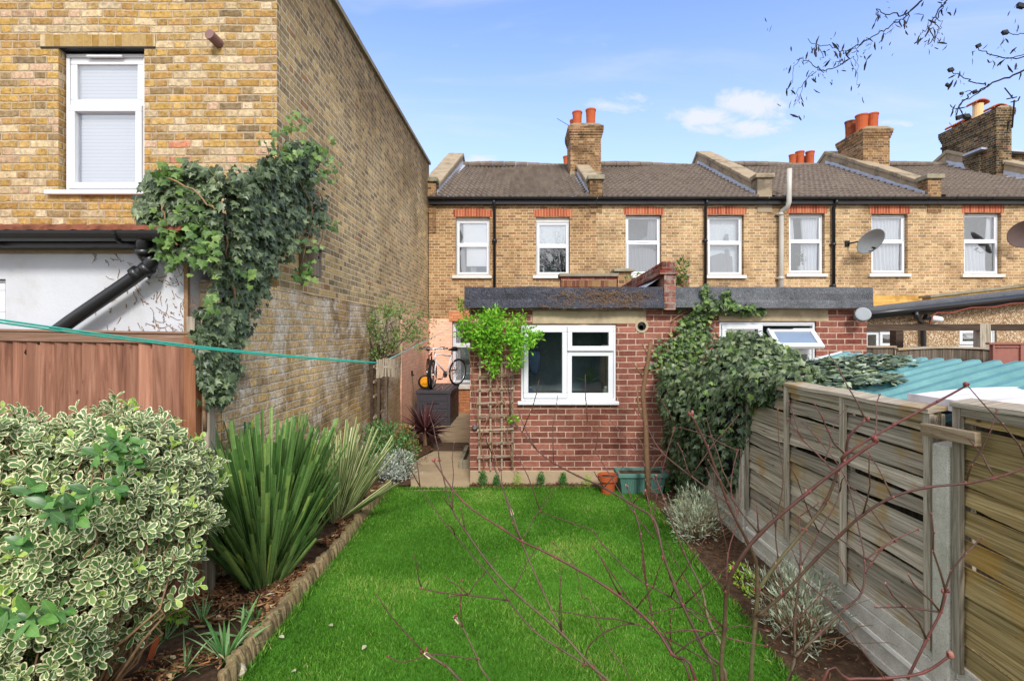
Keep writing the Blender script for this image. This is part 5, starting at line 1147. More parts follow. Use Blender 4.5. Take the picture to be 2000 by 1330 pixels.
# outlines on two real planes: A = front of the lean-to corner (y=3.8), B = face of the side wall (x=-2.25)
def front_pt(px, py, o=0): return P(px, py, 3.80-o)
def side_pt(px, py, o=0): Y = 2.25*1000/(1005-px); p = P(px, py, Y); return (p[0]+o, p[1]-o*.3, p[2])
polyI = [(272, 388), (292, 352), (330, 338), (372, 334), (405, 345), (440, 348), (480, 342), (510, 330), (535, 300), (560, 282), (590, 285), (612, 308), (606, 345), (600, 372), (618, 400), (622, 425), (604, 452), (585, 440), (562, 465), (545, 492), (528, 508), (512, 545), (492, 575), (478, 600), (472, 640), (440, 665), (452, 700), (436, 740), (424, 775), (404, 790), (394, 720), (392, 640), (394, 612), (440, 602), (452, 592), (430, 560), (420, 520), (402, 500), (372, 498), (350, 478), (318, 470), (300, 455), (284, 430)]
T = []; Nn = []; rn = []
while len(T) < 9500:
    px, py = random.uniform(265, 625), random.uniform(278, 792)
    if not inpoly(px+random.gauss(0, 10), py+random.gauss(0, 10), polyI): continue
    if random.random() < .8 and mnoise.fractal(Vector((px/26, py/26, 1)), 1, 2, 3) < -.04: continue
    thick = .17 if py < 540 else .09
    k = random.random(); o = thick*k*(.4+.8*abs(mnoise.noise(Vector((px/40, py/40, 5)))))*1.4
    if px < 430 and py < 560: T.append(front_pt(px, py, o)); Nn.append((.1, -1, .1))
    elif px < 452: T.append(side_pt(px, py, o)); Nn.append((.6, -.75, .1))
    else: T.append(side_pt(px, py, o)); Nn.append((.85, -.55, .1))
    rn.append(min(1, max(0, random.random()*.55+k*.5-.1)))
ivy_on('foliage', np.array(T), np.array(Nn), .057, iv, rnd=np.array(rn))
T = []; Nn = []
for (px, py, n, s_) in ((590, 300, 40, 18), (625, 320, 14, 8), (600, 345, 16, 12), (555, 235, 10, 8), (550, 250, 8, 6), (630, 440, 10, 8), (585, 480, 16, 12), (560, 540, 12, 8), (572, 530, 10, 7), (545, 300, 20, 10), (490, 275, 6, 5), (340, 350, 40, 18), (320, 450, 30, 16), (395, 480, 40, 22), (330, 490, 14, 10), (365, 420, 40, 25), (580, 520, 8, 5), (345, 505, 8, 6), (450, 540, 14, 12), (410, 590, 10, 8)):
    for i in range(n):
        x, y = random.gauss(px, s_), random.gauss(py, s_); T.append(front_pt(x, y, .1+.14*random.random()) if x < 430 else side_pt(x, y, .05+.2*random.random())); Nn.append((.5, -.8, .3))
ivy_on('young_foliage', np.array(T), np.array(Nn), .062, iv, 'ivy_leaf_young', spread=.8)
mb = MB()
def vine(pts, r0, r1, rnd=.5):
    q = []
    for i in range(len(pts)-1):
        for k in range(4): q.append(Vector(pts[i]).lerp(Vector(pts[i+1]), k/4)+Vector([random.gauss(0, .008) for _ in range(3)]))
    q.append(Vector(pts[-1])); mb.tube(q, [r0+(r1-r0)*i/(len(q)-1) for i in range(len(q))], 6, rnd=rnd)
vine([side_pt(404, 860), side_pt(402, 760), side_pt(418, 690, .02), side_pt(436, 640, .03), side_pt(446, 590, .03), side_pt(452, 540, .05), side_pt(470, 480, .06), side_pt(500, 420, .06)], .022, .010)
vine([side_pt(398, 840), side_pt(394, 740, .02), side_pt(408, 660, .02), side_pt(446, 600, .05), side_pt(440, 530, .05), side_pt(420, 460, .1)], .014, .007)
vine([side_pt(520, 520, .03), side_pt(560, 480, .02), side_pt(590, 420, .02), side_pt(600, 360, .02), side_pt(620, 320, .03)], .009, .004)
vine([side_pt(590, 360, .05), side_pt(625, 390, .04), side_pt(632, 430, .03), side_pt(625, 470, .02), side_pt(615, 490, .02)], .006, .003)
vine([side_pt(560, 350, .12), side_pt(585, 400, .14), side_pt(590, 440, .12), side_pt(572, 520, .1)], .006, .003)
vine([side_pt(555, 300, .05), side_pt(550, 260, .04), side_pt(558, 225, .03)], .004, .002); vine([side_pt(520, 320, .08), side_pt(498, 270, .08)], .004, .002)
vine([front_pt(345, 480, .12), front_pt(325, 440, .15), front_pt(320, 400, .14)], .008, .005); vine([front_pt(330, 350, .2), front_pt(390, 380, .25), front_pt(420, 410, .25)], .007, .005)
mb.build('vine_stem', 'twig_tan', iv, smooth=True)
# dead tendrils left on the white render
mb = MB()
for i in range(250):
    px, py = random.uniform(150, 384), random.uniform(492, 650)
    if random.random() > ((px-120)/265)**1.5*(1.2-.3*(py-490)/160): continue
    a = random.uniform(.3, 1.9); L = random.uniform(8, 34); pts = []
    for k in range(5): pts.append(P(px, py, LYr-.004)); px += math.cos(a)*L/5; py += math.sin(a)*L/5; a += random.uniform(-.5, .5)
    mb.tube(pts, [.0024, .0022, .002, .0016, .001], 4)
    if random.random() < .5:
        for _ in range(3): q = random.choice(pts); mb.blob((q[0]+random.gauss(0, .008), q[1]-.002, q[2]+random.gauss(0, .008)), (.0035, .002, .006), n=3, jit=.4)
mb.box(-2.475, -2.445, LYr-.03, LYr+.0, 1.9, 2.6, 0)
mb.build('dead_tendrils', 'twig_tan', iv)['kind'] = 'stuff'

# ivy mound on the right fence
im = thing('ivy_mound', 'large rounded mound of ivy over the right fence reaching the brick outhouses', 'ivy', (2.3, 5.6, 0))
MC = [(2.50, 5.55, 1.30), (2.15, 5.85, 1.05), (2.10, 6.05, .62), (2.62, 5.1, 1.42), (2.10, 6.15, .38), (2.75, 5.6, 1.42), (2.12, 5.35, 1.05), (1.95, 6.3, 1.2), (2.42, 5.0, 1.30), (2.15, 5.15, .85), (2.18, 4.55, 1.50), (2.13, 4.88, 1.18), (2.28, 4.2, 1.56), (2.1, 5.0, .95)]
MR = [(.58, .62, .64), (.40, .5, .50), (.31, .45, .55), (.36, .42, .28), (.22, .35, .38), (.42, .45, .40), (.28, .36, .42), (.2, .3, .36), (.28, .30, .28), (.14, .3, .40), (.20, .40, .20), (.15, .26, .42), (.18, .32, .10), (.13, .2, .5)]
MCa, MRa = np.array(MC), np.array(MR)
def mound_pts(n, lo=.9, hi=1.06):
    idx = RNG.choice(len(MC), n, p=(MRa.prod(1)**.67)/(MRa.prod(1)**.67).sum()); d = unit(n); nn = d/MRa[idx]; nn /= np.linalg.norm(nn, axis=1, keepdims=True)
    T = MCa[idx]+d*MRa[idx]*(lo+(hi-lo)*RNG.random(n))[:, None]; keep = np.ones(n, bool)
    for j in range(len(MC)): q = (((T-MCa[j])/MRa[j])**2).sum(1); keep &= ~((q < .72) & (idx != j))
    keep &= T[:, 2] > .04; keep &= T[:, 1] < 6.56; keep &= (nn[:, 1] < .6)
    return T[keep], nn[keep]
T, nn = mound_pts(19000, .82, 1.05)
b_ = np.array([mnoise.fractal(Vector(p*2.6), 1, 2, 3) for p in T]); T = T+nn*(b_*.07)[:, None]
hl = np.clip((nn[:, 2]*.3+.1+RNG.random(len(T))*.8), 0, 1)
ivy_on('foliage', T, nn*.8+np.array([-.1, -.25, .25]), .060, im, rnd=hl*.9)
T, nn = mound_pts(900, 1.0, 1.1); T = T[T[:, 2] > .9]; nn = nn[:len(T)]
ivy_on('young_foliage', T[:260], nn[:260], .06, im, 'ivy_leaf_young', spread=.9)
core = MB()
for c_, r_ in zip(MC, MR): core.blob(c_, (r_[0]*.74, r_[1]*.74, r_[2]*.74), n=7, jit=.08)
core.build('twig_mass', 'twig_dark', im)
# ivy lying on the teal roof
T = []; 
polyR = [(1540, 720), (1570, 705), (1620, 700), (1700, 693), (1760, 696), (1785, 706), (1745, 716), (1700, 722), (1760, 735), (1776, 742), (1700, 745), (1660, 752), (1640, 758), (1600, 756), (1560, 748), (1535, 740)]
while len(T) < 1500:
    x, y = random.uniform(2.2, 3.2), random.uniform(3.0, 5.05); z = 1.485+.26*(x-2.25)+.03+.06*random.random()**2; px, py = 1005+x/y*1000, 650+(CAMZ-z)/y*1000
    if inpoly(px+random.gauss(0, 5), py+random.gauss(0, 2), polyR): T.append((x, y, z))
T = np.array(T); n = len(T); scatter('roof_trails', IVY, frames(RNG.normal(size=(n, 3))*[1, 1, .25]+[0.3, -.3, 0], np.array([0, 0, 1.0])+unit(n)*.35, .065*(.6+.6*RNG.random(n))), T, ['ivy_leaf', 'ivy_leaf_pale'], im, matidx=RNG.choice(2, n, p=[.45, .55]))
# trails up the outhouse wall and along the lintel
T = []; Nn = []
trail = [(1300, 700, 26), (1330, 680, 24), (1345, 640, 22), (1360, 625, 22), (1375, 610, 20), (1385, 600, 16), (1340, 700, 30), (1378, 575, 7), (1380, 565, 6), (1415, 600, 10), (1440, 602, 8), (1420, 575, 6), (1424, 590, 7), (1470, 603, 6), (1455, 606, 8), (1370, 655, 18), (1350, 670, 22), (1490, 606, 5), (1310, 770, 14)]
for px, py, s_ in trail:
    for i in range(int(s_*4.6)):
        x, y = random.gauss(px, s_*.55), random.gauss(py, s_*.6); o = 6.58-.10*random.random() if y > 604 else 6.44-.06*random.random(); T.append(P(x, y, o)); Nn.append((0, -1, .2))
for i in range(160): u = random.random(); T.append(P(1350+140*u, 608+random.gauss(0, 3)-3*u, 6.5)); Nn.append((0, -1, .2))
ivy_on('wall_trails', np.array(T), np.array(Nn), .055, im, ['ivy_leaf', 'ivy_leaf_young'], spread=.9, mi=RNG.choice(2, len(T), p=[.45, .55]))
mb = MB()
for pts in ([(1300, 720), (1330, 640), (1380, 598), (1378, 560)], [(1310, 630), (1345, 606), (1400, 601), (1480, 606)], [(1400, 601), (1424, 585), (1423, 570)], [(1350, 700), (1365, 640), (1385, 604)]): vine([P(x, y, 6.57 if y > 604 else 6.46) for x, y in pts], .008, .004)
for i in range(70): # dead stems on the brick
    px, py = random.uniform(1262, 1340), random.uniform(615, 880); vine([P(px, py, 6.592), P(px+random.gauss(0, 10), py-random.uniform(8, 30), 6.592)], .003, .0015)
mb.build('vine_stem', 'twig_tan', im)
mb = MB()
for i in range(240): # dead stems lying on the felt
    px, py = random.triangular(1040, 1298, 1180), random.uniform(566, 600); a = random.uniform(-.9, 1.4); L = random.uniform(6, 24); Yf = 6.452 if py > 572 else 6.47
    vine([P(px, py, Yf), P(px+math.cos(a)*L*.5, min(604, py+math.sin(a)*L*.5), 6.447), P(px+math.cos(a+.4)*L, min(604, py+math.sin(a+.4)*L), 6.45)], .0026, .0014)
tag(mb.build('dead_stems', 'twig_tan'), 'dry dead creeper stems clinging to the left felt roof edge', 'dead creeper', kind='stuff')
# tuft at the parapet end
tf = thing('wall_shrub', 'small leafy weed tuft growing from the top of the brick parapet', 'plant', P(1330, 555, 6.6))
crown('foliage', ['ivy_leaf_young', 'russet_leaf'], [P(1326, 538, 6.6), P(1330, 520, 6.62), P(1334, 555, 6.6), P(1228, 545, 8.2), P(1250, 540, 7.8)], [(.08, .1, .1), (.07, .1, .08), (.07, .1, .07), (.05, .05, .04), (.05, .05, .04)], 330, .045, parent=tf, matprob=[.7, .3])
# sprig left of the felt roof
tf = thing('wall_shrub', 'sprig of pale leaves hanging at the left end of the felt roof', 'plant', P(905, 600, 6.62)); 
crown('foliage', ['honeysuckle_leaf', 'dead_leaf'], [P(903, 600, 6.66), P(912, 615, 6.6), P(897, 590, 6.7)], [(.05, .06, .08), (.05, .05, .08), (.04, .05, .05)], 150, .035, parent=tf, matprob=[.7, .3])

# honeysuckle over the trellis
hs = thing('honeysuckle', 'bright lime-green climber crowning the trellis left of the window', 'climbing plant', (-.3, 6.5, 0))
HC = [P(940, 640, 6.35), P(965, 622, 6.35), P(925, 660, 6.35), P(985, 650, 6.3), P(1012, 672, 6.25), P(1035, 662, 6.25), P(1005, 705, 6.3), P(955, 665, 6.35), P(905, 650, 6.45), P(960, 690, 6.4), P(1008, 622, 6.4), P(958, 712, 6.42), P(1018, 650, 6.3)]
HR = [(.20, .18, .15), (.13, .15, .12), (.13, .15, .10), (.16, .16, .13), (.15, .14, .12), (.09, .1, .09), (.08, .1, .13), (.18, .16, .12), (.08, .1, .09), (.12, .12, .12), (.06, .08, .07), (.05, .06, .13), (.12, .1, .1)]
crown('foliage', 'honeysuckle_leaf', HC, HR, 3300, .045, LEAF_S, hs, surf=.35, clump=(9, .035), up=.3)
crown('sprigs', 'honeysuckle_leaf', [P(1003, 820, 6.45), P(1052, 655, 6.25), P(893, 655, 6.4), P(968, 725, 6.45), P(1010, 712, 6.3), P(898, 635, 6.5)], [(.06, .05, .04), (.05, .05, .04), (.04, .05, .03), (.03, .04, .05), (.05, .05, .04), (.04, .04, .06)], 260, .04, LEAF_S, hs)
mb = MB()
for pts in ([(975, 920), (958, 860), (975, 790), (950, 740), (955, 680)], [(1000, 905), (990, 850), (1000, 790), (975, 730), (965, 670)], [(945, 915), (935, 820), (925, 740), (912, 680), (900, 640)], [(1012, 925), (1000, 905), (1003, 880), (985, 840)], [(960, 740), (975, 700), (1000, 670)], [(936, 860), (960, 800), (985, 780), (1003, 820)], [(960, 715), (990, 800), (1003, 830)], [(930, 680), (926, 690), (922, 760), (932, 830)]): vine([P(x, y, 6.47+random.gauss(0, .015)) for x, y in pts], .006, .003)
mb.build('vine_stem', 'twig_tan', hs, smooth=True)

# trellis
tr_ = thing('trellis', 'weathered square wooden trellis leaning on the red brick wall', 'trellis', (-.24, 6.54, 0))
for k, px in enumerate((937, 958, 980, 1001)):
    o_ = random.uniform(-1, 1); mb = MB(); mb.beam(P(px+o_, 685 if k < 3 else 705, 6.535), P(px-o_, 920-2*k, 6.535), .024, .016, up=(0, 1, 0), rnd=random.random()); mb.build('upright', 'trellis_wood', tr_)
for k, py in enumerate((685, 709, 734, 759, 786, 812, 838, 864, 891)):
    x0_, x1_ = (933, 982) if k == 0 else (932, 1003); a_ = random.uniform(-1.5, 1.5); mb = MB(); mb.beam(P(x0_, py+2, 6.51), P(x1_, py-1.5+a_, 6.51), .016, .022, rnd=random.random()); mb.build('crossbar', 'trellis_wood', tr_)

# phormiums -------------------------------------------------------
def straps(name, mat, base, n, Lr, spread, width, parent, cut=.9, droop=.3, segs=7, lean=(0, 0), arc=(0, 6.283), fold=.35, basew=.06, minel=0.15):
    mb_v = []; mb_f = []; uv = []; rn = []
    for k in range(n):
        az = random.uniform(*arc); t = random.random()**.8; el = 1.5-spread*t; el = max(el, minel); L = random.uniform(*Lr)*(1-.15*t*(random.random())); 
        d = Vector((math.cos(az)*math.cos(el)+lean[0], math.sin(az)*math.cos(el)+lean[1], math.sin(el))).normalized(); sd = d.cross(Vector((0, 0, 1)));
        sd = (sd.normalized() if sd.length > .05 else Vector((1, 0, 0))); tw = random.uniform(-.9, .9); up = sd.cross(d); sd = (sd*math.cos(tw)+up*math.sin(tw)).normalized()
        p = Vector(base)+Vector((math.cos(az), math.sin(az), 0))*random.uniform(0, basew); b0 = len(mb_v); a_ = random.random(); w_ = width*random.uniform(.7, 1.15); dr = droop*random.uniform(.3, 1.3)
        iscut = random.random() < cut; cutl = random.uniform(-.4, .4)
        for i in range(segs+1):
            u = i/segs; ww = w_*(.55+.6*min(1, u*2))*(1-max(0, u-.6)*(.45 if iscut else 2.4)); ww = max(ww, .0012); nrm = sd.cross(d).normalized()
            for j, s_ in enumerate((-1, 0, 1)):
                e = (cutl*s_*w_*.9 if (iscut and i == segs) else 0); q = p+sd*(s_*ww*.5)+nrm*(abs(s_)*ww*fold*.5)+d*e; mb_v.append(tuple(q)); uv.append((s_, u)); rn.append(a_)
            p = p+d*(L/segs); d = (d+Vector((0, 0, -1))*dr*u*(.35 if u < .5 else 1)/segs*1.6).normalized()
        for i in range(segs):
            for j in (0, 1): a = b0+i*3+j; mb_f.append((a, a+1, a+4, a+3))
    m_ = MB(); m_.add(mb_v, mb_f, uvs=uv); m_.r = rn; return m_.build(name, mat, parent, smooth=False)
ph = thing('phormium', 'tall green sword-leaved flax with blunt cut tips, middle of the left bed', 'plant', (-1.95, 4.0, 0))
straps('leaves', 'phormium_leaf', (-1.95, 4.02, .0), 560, (.75, 1.34), .40, .036, ph, basew=.14, droop=.30, minel=.7)
straps('short_leaves', 'phormium_leaf', (-1.93, 3.96, .0), 340, (.3, .95), .62, .030, ph, basew=.14, droop=.10, minel=.5)
ph2 = thing('phormium', 'cream-striped sword-leaved flax behind the big green one', 'plant', (-1.86, 5.25, 0))
straps('leaves', 'phormium_variegated_leaf', (-1.86, 5.3, .0), 260, (.5, 1.08), .6, .028, ph2, basew=.12, droop=.2, minel=.7)
straps('low_leaf', 'phormium_variegated_leaf', (-1.78, 5.2, .05), 7, (.6, .8), .3, .036, ph2, basew=.05, droop=.1, lean=(1.3, -.1))
co = thing('cordyline', 'spiky dark red cordyline in front of the storage box', 'plant', (-1.55, 8.85, 0))
straps('leaves', 'cordyline_leaf', (-1.55, 8.9, .24), 200, (.35, .62), 1.75, .026, co, cut=0, droop=.5, basew=.03, minel=-.35)
mb = MB(); mb.tube([(-1.55, 8.9, -.03), (-1.55, 8.9, .3)], [.04, .035], 8); mb.build('trunk', 'twig_tan', co)

gs = thing('green_shrub', 'loose mid-green shrub at the foot of the wall trellis', 'bush', (-1.85, 7.4, 0))
crown('foliage', ['shrub_leaf', 'russet_leaf'], [(-1.80, 7.35, .35), (-1.98, 7.3, .38), (-1.62, 7.45, .22), (-1.85, 7.2, .2), (-2.0, 7.6, .42), (-1.6, 7.2, .12)], [(.26, .24, .26), (.22, .22, .24), (.2, .2, .2), (.26, .22, .2), (.2, .22, .22), (.18, .18, .12)], 2600, .042, LEAF_S, gs, surf=.4, clump=(10, .035), matprob=[.97, .03])
gr_ = thing('russet_shrub', 'small russet-tinged shrub squeezed between the green shrub and the red cordyline', 'bush', (-1.82, 8.5, 0))
crown('foliage', ['russet_leaf', 'shrub_leaf'], [(-1.78, 8.4, .2), (-1.92, 8.5, .25), (-1.65, 8.3, .08)], [(.2, .2, .22), (.18, .2, .22), (.14, .12, .12)], 900, .035, LEAF_S, gr_, matprob=[.6, .4])
sv = thing('silver_shrub', 'low silvery-white shrub at the end of the log edging', 'bush', (-1.62, 6.7, 0))
crown('foliage', 'silver_leaf', [(-1.60, 6.7, .16), (-1.45, 6.75, .12), (-1.72, 6.75, .2), (-1.55, 6.9, .22)], [(.18, .16, .15), (.14, .14, .12), (.14, .14, .15), (.18, .16, .14)], 2300, .028, LEAF_S, sv, surf=.3, clump=(12, .03))
for (c_, r_, lab, nn_) in (((1.72, 4.85), (.30, .42), 'rounded grey lavender bush nearer the brick outhouse', 0), ((1.80, 3.22), (.30, .30), 'sparse straggly lavender bush halfway along the right bed', 1)):
    lv = thing('lavender', lab, 'bush', (c_[0], c_[1], 0), 'lavender bushes in the right bed'); x_, y_ = c_; n = 2600 if not nn_ else 1700
    cs = [(x_, y_, .22), (x_-.1, y_-.15, .2), (x_+.1, y_+.15, .25), (x_+.02, y_+.3, .2)]; crown('foliage', 'lavender_leaf', cs, [(.24, .28, .22), (.18, .18, .18), (.18, .2, .2), (.2, .22, .18)], n, .04, leaf_t(2, .10, .4, .1, .1), lv, surf=.3, up=.9, clump=(11, .028))
    twigs('stems', (x_, y_, 0), [(x_+random.gauss(0, .16), y_+random.gauss(0, .2), random.uniform(.15, .42)) for _ in range(70)], .004, 'twig_tan', lv, 4, .2)
cb = thing('leafy_rosette', 'pale green broad-leaved plant between the ivy and the lavender', 'plant', (1.86, 5.55, 0))
n = 26; T = np.tile([1.86, 5.55, .03], (n, 1))+RNG.normal(size=(n, 3))*[.05, .05, .01]; D = np.array([[math.cos(i*2.4), math.sin(i*2.4), .5+.5*random.random()] for i in range(n)]); scatter('leaves', leaf_t(5, .36, .6, .15, .3), frames(D, np.tile([0, 0, 1.0], (n, 1))+unit(n)*.3, .17*(.7+.5*RNG.random(n))), T, 'cabbage_leaf', cb, smooth=True)
gc = thing('seedling_patch', 'low yellow-green seedlings on the right bed beside the gravel board', 'plant', (1.78, 3.95, 0))
crown('foliage', 'lime_leaf', [(1.78, 3.95, .03), (1.82, 4.15, .03), (1.76, 3.8, .02)], [(.10, .14, .04), (.08, .1, .04), (.07, .08, .03)], 240, .03, LEAF_S, gc)

# small planted row along the wall
for k, (px, kind, lab) in enumerate(((943, 0, 'upright dark green box seedling first from the path'), (970, 0, 'small dark green box seedling between the first seedling and the lime one'), (1011, 1, 'bright lime-green dwarf conifer below the right side of the trellis'), (1057, 0, 'dark green box seedling under the left part of the window'), (1100, 0, 'bushy dark green box seedling under the middle of the window'), (1148, 1, 'small lime-green dwarf conifer beside the terracotta pot'))):
    x_ = GX(px, 6.46); s_ = (1.15, .85, 1.0, 1.05, 1.0, .8)[k]; o = thing('seedling', lab, 'plant', (x_, 6.46, 0), 'small evergreens planted along the outhouse wall')
    crown('foliage', 'lime_leaf' if kind else 'box_leaf', [(x_, 6.46, .08*s_), (x_, 6.46, .14*s_)], [(.05*s_*(1.3 if kind else 1), .05, .07*s_), (.035*s_*(1.3 if kind else 1), .04, .05*s_)], 420, .018, LEAF_N if kind else LEAF_S, o, surf=.2, up=.8)
o = thing('seedling', 'thin dark sprig in front of the teal trough right end', 'plant', (GX(1303, 6.2), 6.2, 0)); crown('foliage', 'box_leaf', [(GX(1303, 6.2), 6.2, .12)], [(.04, .04, .1)], 240, .02, LEAF_S, o)

# small tree against the wall with its ladder trellis
wt_ = thing('wall_tree', 'small sparse-leaved tree trained up the old brick wall beside the peach paint', 'tree', (-2.15, 8.2, 0))
Yt = 8.2; tips = []
mb = MB(); mb.tube([(-2.17, Yt, -.03), (-2.19, Yt, .6), (-2.17, Yt-.02, 1.2), (-2.16, Yt, 1.6)], [.045, .038, .034, .03], 8); mb.build('trunk', 'bark_grey', wt_, smooth=True)
for (px, py) in ((715, 640), (728, 615), (748, 605), (765, 608), (785, 622), (800, 635), (818, 640), (722, 665), (745, 650), (770, 645), (790, 655), (808, 662), (735, 690), (765, 680), (705, 665), (712, 690), (760, 625), (776, 665), (730, 635), (812, 620), (820, 668)): tips.append((GX(px, Yt), Yt+random.uniform(-.25, .2), GZ(py, Yt)))
twigs('branches', (-2.17, Yt, 1.45), tips, .014, 'bark_grey', wt_, 6, .35, .2)
tips2 = [(t[0]+random.gauss(0, .12), t[1]+random.gauss(0, .12), t[2]+random.gauss(.03, .08)) for t in tips for _ in range(4)]
twigs('twiglets', lambda t: min(tips, key=lambda q: (q[0]-t[0])**2+(q[1]-t[1])**2+(q[2]-t[2])**2), tips2, .005, 'bark_grey', wt_, 4, .3)
crown('foliage', 'tree_leaf', tips2+tips, [(.085, .085, .08)]*(len(tips2)+len(tips)), 2900, .038, LEAF_S, wt_, surf=.2, clump=(7, .035))
lt = thing('ladder_trellis', 'narrow old wooden ladder trellis fixed to the wall behind the small tree trunk', 'trellis', (-2.22, 8.3, 0))
for (ya, z0_, z1_) in ((8.05, 0, 1.62), (8.5, 0, 1.7)): m_ = MB(); m_.beam((-2.24, ya, z0_), (-2.24, ya, z1_), .05, .03, up=(0, 1, 0), rnd=.4); m_.build('upright', 'dark_beam_wood', lt)
for z_ in (.35, .62, .95, 1.18, 1.42): m_ = MB(); m_.beam((-2.20, 8.0, z_), (-2.20, 8.55, z_+.03), .02, .035, rnd=.95); m_.build('rung', 'trellis_wood', lt)
m_ = MB(); m_.tube([(-2.25, 8.9, -.1), (-2.23, 9.0, .5), (-2.24, 9.05, 1.1), (-2.2, 9.0, 1.5)], .008, 5); m_.build('bare_cane', 'bark_grey', lt)
# hedge behind the camera, out of view, added to darken the window reflections
hg = thing('hedge', 'tall dark evergreen hedge added behind the viewpoint to darken the window reflections', 'hedge', (0, -6.2, 0))
mb = MB(); mb.box(-5, 5, -6.6, -6.1, 0, 2.3); mb.build('twig_mass', 'twig_dark', hg)
crown('foliage', 'shrub_leaf', [(x*.7-5, -6.3, 1.1+(x % 2)*.3) for x in range(15)], [(.6, .35, 1.2)]*15, 5000, .12, LEAF_S, hg)
# bottom-left bed odds and ends
straps_kw = dict(cut=0, droop=1.4, basew=.02)
for (px, py, n, L, lab) in ((440, 1290, 24, (.18, .34), 'grassy bulb leaves sprawling over the pale stone'), (500, 1215, 14, (.14, .22), 'small clump of bulb leaves arching beside the log edging'), (470, 1240, 12, (.16, .30), 'upright clump of bulb leaves between the two others')):
    x_, y_ = in_front(px, py, .03); o = thing('bulb_plant', lab, 'plant', (x_, y_, .03), 'bulb leaves in the left bed'); straps('leaves', 'bulb_leaf', (x_, y_, .03), n, L, 1.1, .018, o, minel=.35, **straps_kw)
for (px, py, n, L, lab) in ((395, 1215, 20, (.10, .22), 'fine grassy tuft in the open soil between flax and bush'), (360, 1310, 18, (.12, .26), 'loose bulb leaves at the bottom edge near the pot shard')):
    x_, y_ = in_front(px, py, .03); o = thing('bulb_plant', lab, 'plant', (x_, y_, .03), 'bulb leaves in the left bed'); straps('leaves', 'bulb_leaf', (x_, y_, .03), n, L, 1.3, .008, o, minel=.15, **straps_kw)
x_, y_ = in_front(320, 1250, .03); o = thing('bulb_plant', 'thin grassy tuft in front of the lime-leaved sprig', 'plant', (x_, y_, .03), 'bulb leaves in the left bed'); straps('leaves', 'bulb_leaf', (x_, y_, .03), 34, (.14, .30), 1.3, .006, o, minel=.1, **straps_kw)
x_, y_ = in_front(330, 1235, .03); o = thing('lime_sprig', 'lime-leaved young sprig at the bush edge in the left bed', 'plant', (x_, y_, .03)); crown('foliage', ['lime_leaf', 'plain_green_leaf'], [(x_, y_, .16), (x_-.06, y_, .12), (x_+.05, y_+.02, .13)], [(.06, .06, .05), (.06, .05, .05), (.05, .05, .04)], 90, .055, LEAF_W, o, matprob=[.7, .3]); twigs('stems', (x_, y_, .0), [(x_+random.gauss(0, .05), y_, .15) for _ in range(6)], .003, 'twig_tan', o, 4)
def rock(px, py, s_, lab, z=.03, Y=None):
    x_, y_ = in_front(px, py, z); o = MB(); o.blob((0, 0, 0), s_, n=6, jit=.16); q = o.build('stone', 'stone'); q.location = (x_, y_, z+s_[2]*.55); q.rotation_euler = (0, .1, random.random()*.6-.3); tag(q, lab, 'stone', 'stones in the left bed'); return q
rock(400, 1150, (.075, .055, .042), 'flat brown stone on the mulch before the green flax'); rock(462, 1316, (.05, .042, .036), 'pale rounded stone under the bulb leaves')
x_, y_ = in_front(292, 1290, .03); o = MB(); o.beam((x_, y_, .03), (x_-.02, y_+.10, .12), .03, .012); tag(o.build('pot_shard', 'terracotta'), 'terracotta pot shard standing in the soil', 'pot shard')
# mulch, fallen leaves, gravelly crumbs
def litter(name, label, tm, n, region, size, mats, cat=None, flat=.25):
    T = []
    while len(T) < n:
        q = region()
        if q: T.append(q)
    T = np.array(T); D = RNG.normal(size=(n, 3)); D[:, 2] *= flat; return tag(scatter(name, tm, frames(D, np.array([0, 0, 1.0])+unit(n)*flat*1.6, size*(.4+1.0*RNG.random(n)**2)), T, mats), label, kind='stuff')
def left_bed():
    y = random.uniform(2.0, 6.3); x = random.uniform(-2.28, -1.64) if y > 3.6 else random.uniform(-2.9, -1.64)
    if mnoise.noise(Vector((x*2.4, y*2.4, 9))) < -.12: return None
    return (x, y, .055+.02*random.random())
CH = ([(-.18, -1, 0), (.18, -1, 0), (.2, 1, .1), (-.15, 1, .1), (-.18, -1, -.2), (.18, -1, -.2), (.2, 1, -.1), (-.15, 1, -.1)], [(0, 1, 2, 3), (0, 4, 5, 1), (1, 5, 6, 2), (2, 6, 7, 3), (3, 7, 4, 0)], [(0, 0)]*8)
litter('bark_mulch', 'bark chip mulch over the left bed', CH, 6500, left_bed, .024, ['chip'])
litter('leaf_litter', 'dry fallen leaves scattered on the left bed', LEAF_S, 420, left_bed, .055, ['fallen_leaf'])
litter('clods', 'crumbs of soil and grit on the right bed', CH, 900, lambda: (random.uniform(1.58, 2.1), random.uniform(1.8, 6.4), .035), .016, ['bark_chip'])
litter('wall_bed_litter', 'bark crumbs in the narrow bed along the outhouse wall', CH, 700, lambda: (random.uniform(-.55, 1.5), random.uniform(6.36, 6.56), .035), .014, ['bark_chip'])
litter('path_debris', 'dry leaf bits at the bed edge by the path', CH, 220, lambda: (random.gauss(-1.42, .05), random.uniform(6.4, 9.5), .04), .016, ['bark_chip'])
for (px, py, lab) in ((650, 1222, 'pale fallen leaf on the lawn furthest from the edging'), (555, 1245, 'curled white leaf on the lawn beside the edging'), (578, 1310, 'small crumpled leaf low on the lawn near the photo bottom'), (707, 1268, 'thin fallen leaf on the lawn, rightmost of the pale ones')):
    x_, y_ = in_front(px, py, .045); D = np.array([[random.uniform(-1, 1), random.uniform(-1, 1), .1]]*2)+unit(2)*.3; tag(scatter('fallen_leaf', LEAF_W, frames(D, np.array([[.2, -.3, 1.0]]*2), np.array([.045, .035])), np.array([[x_, y_, .045]]*2), 'fallen_pale'), lab, 'leaf', 'fallen leaves on the lawn')
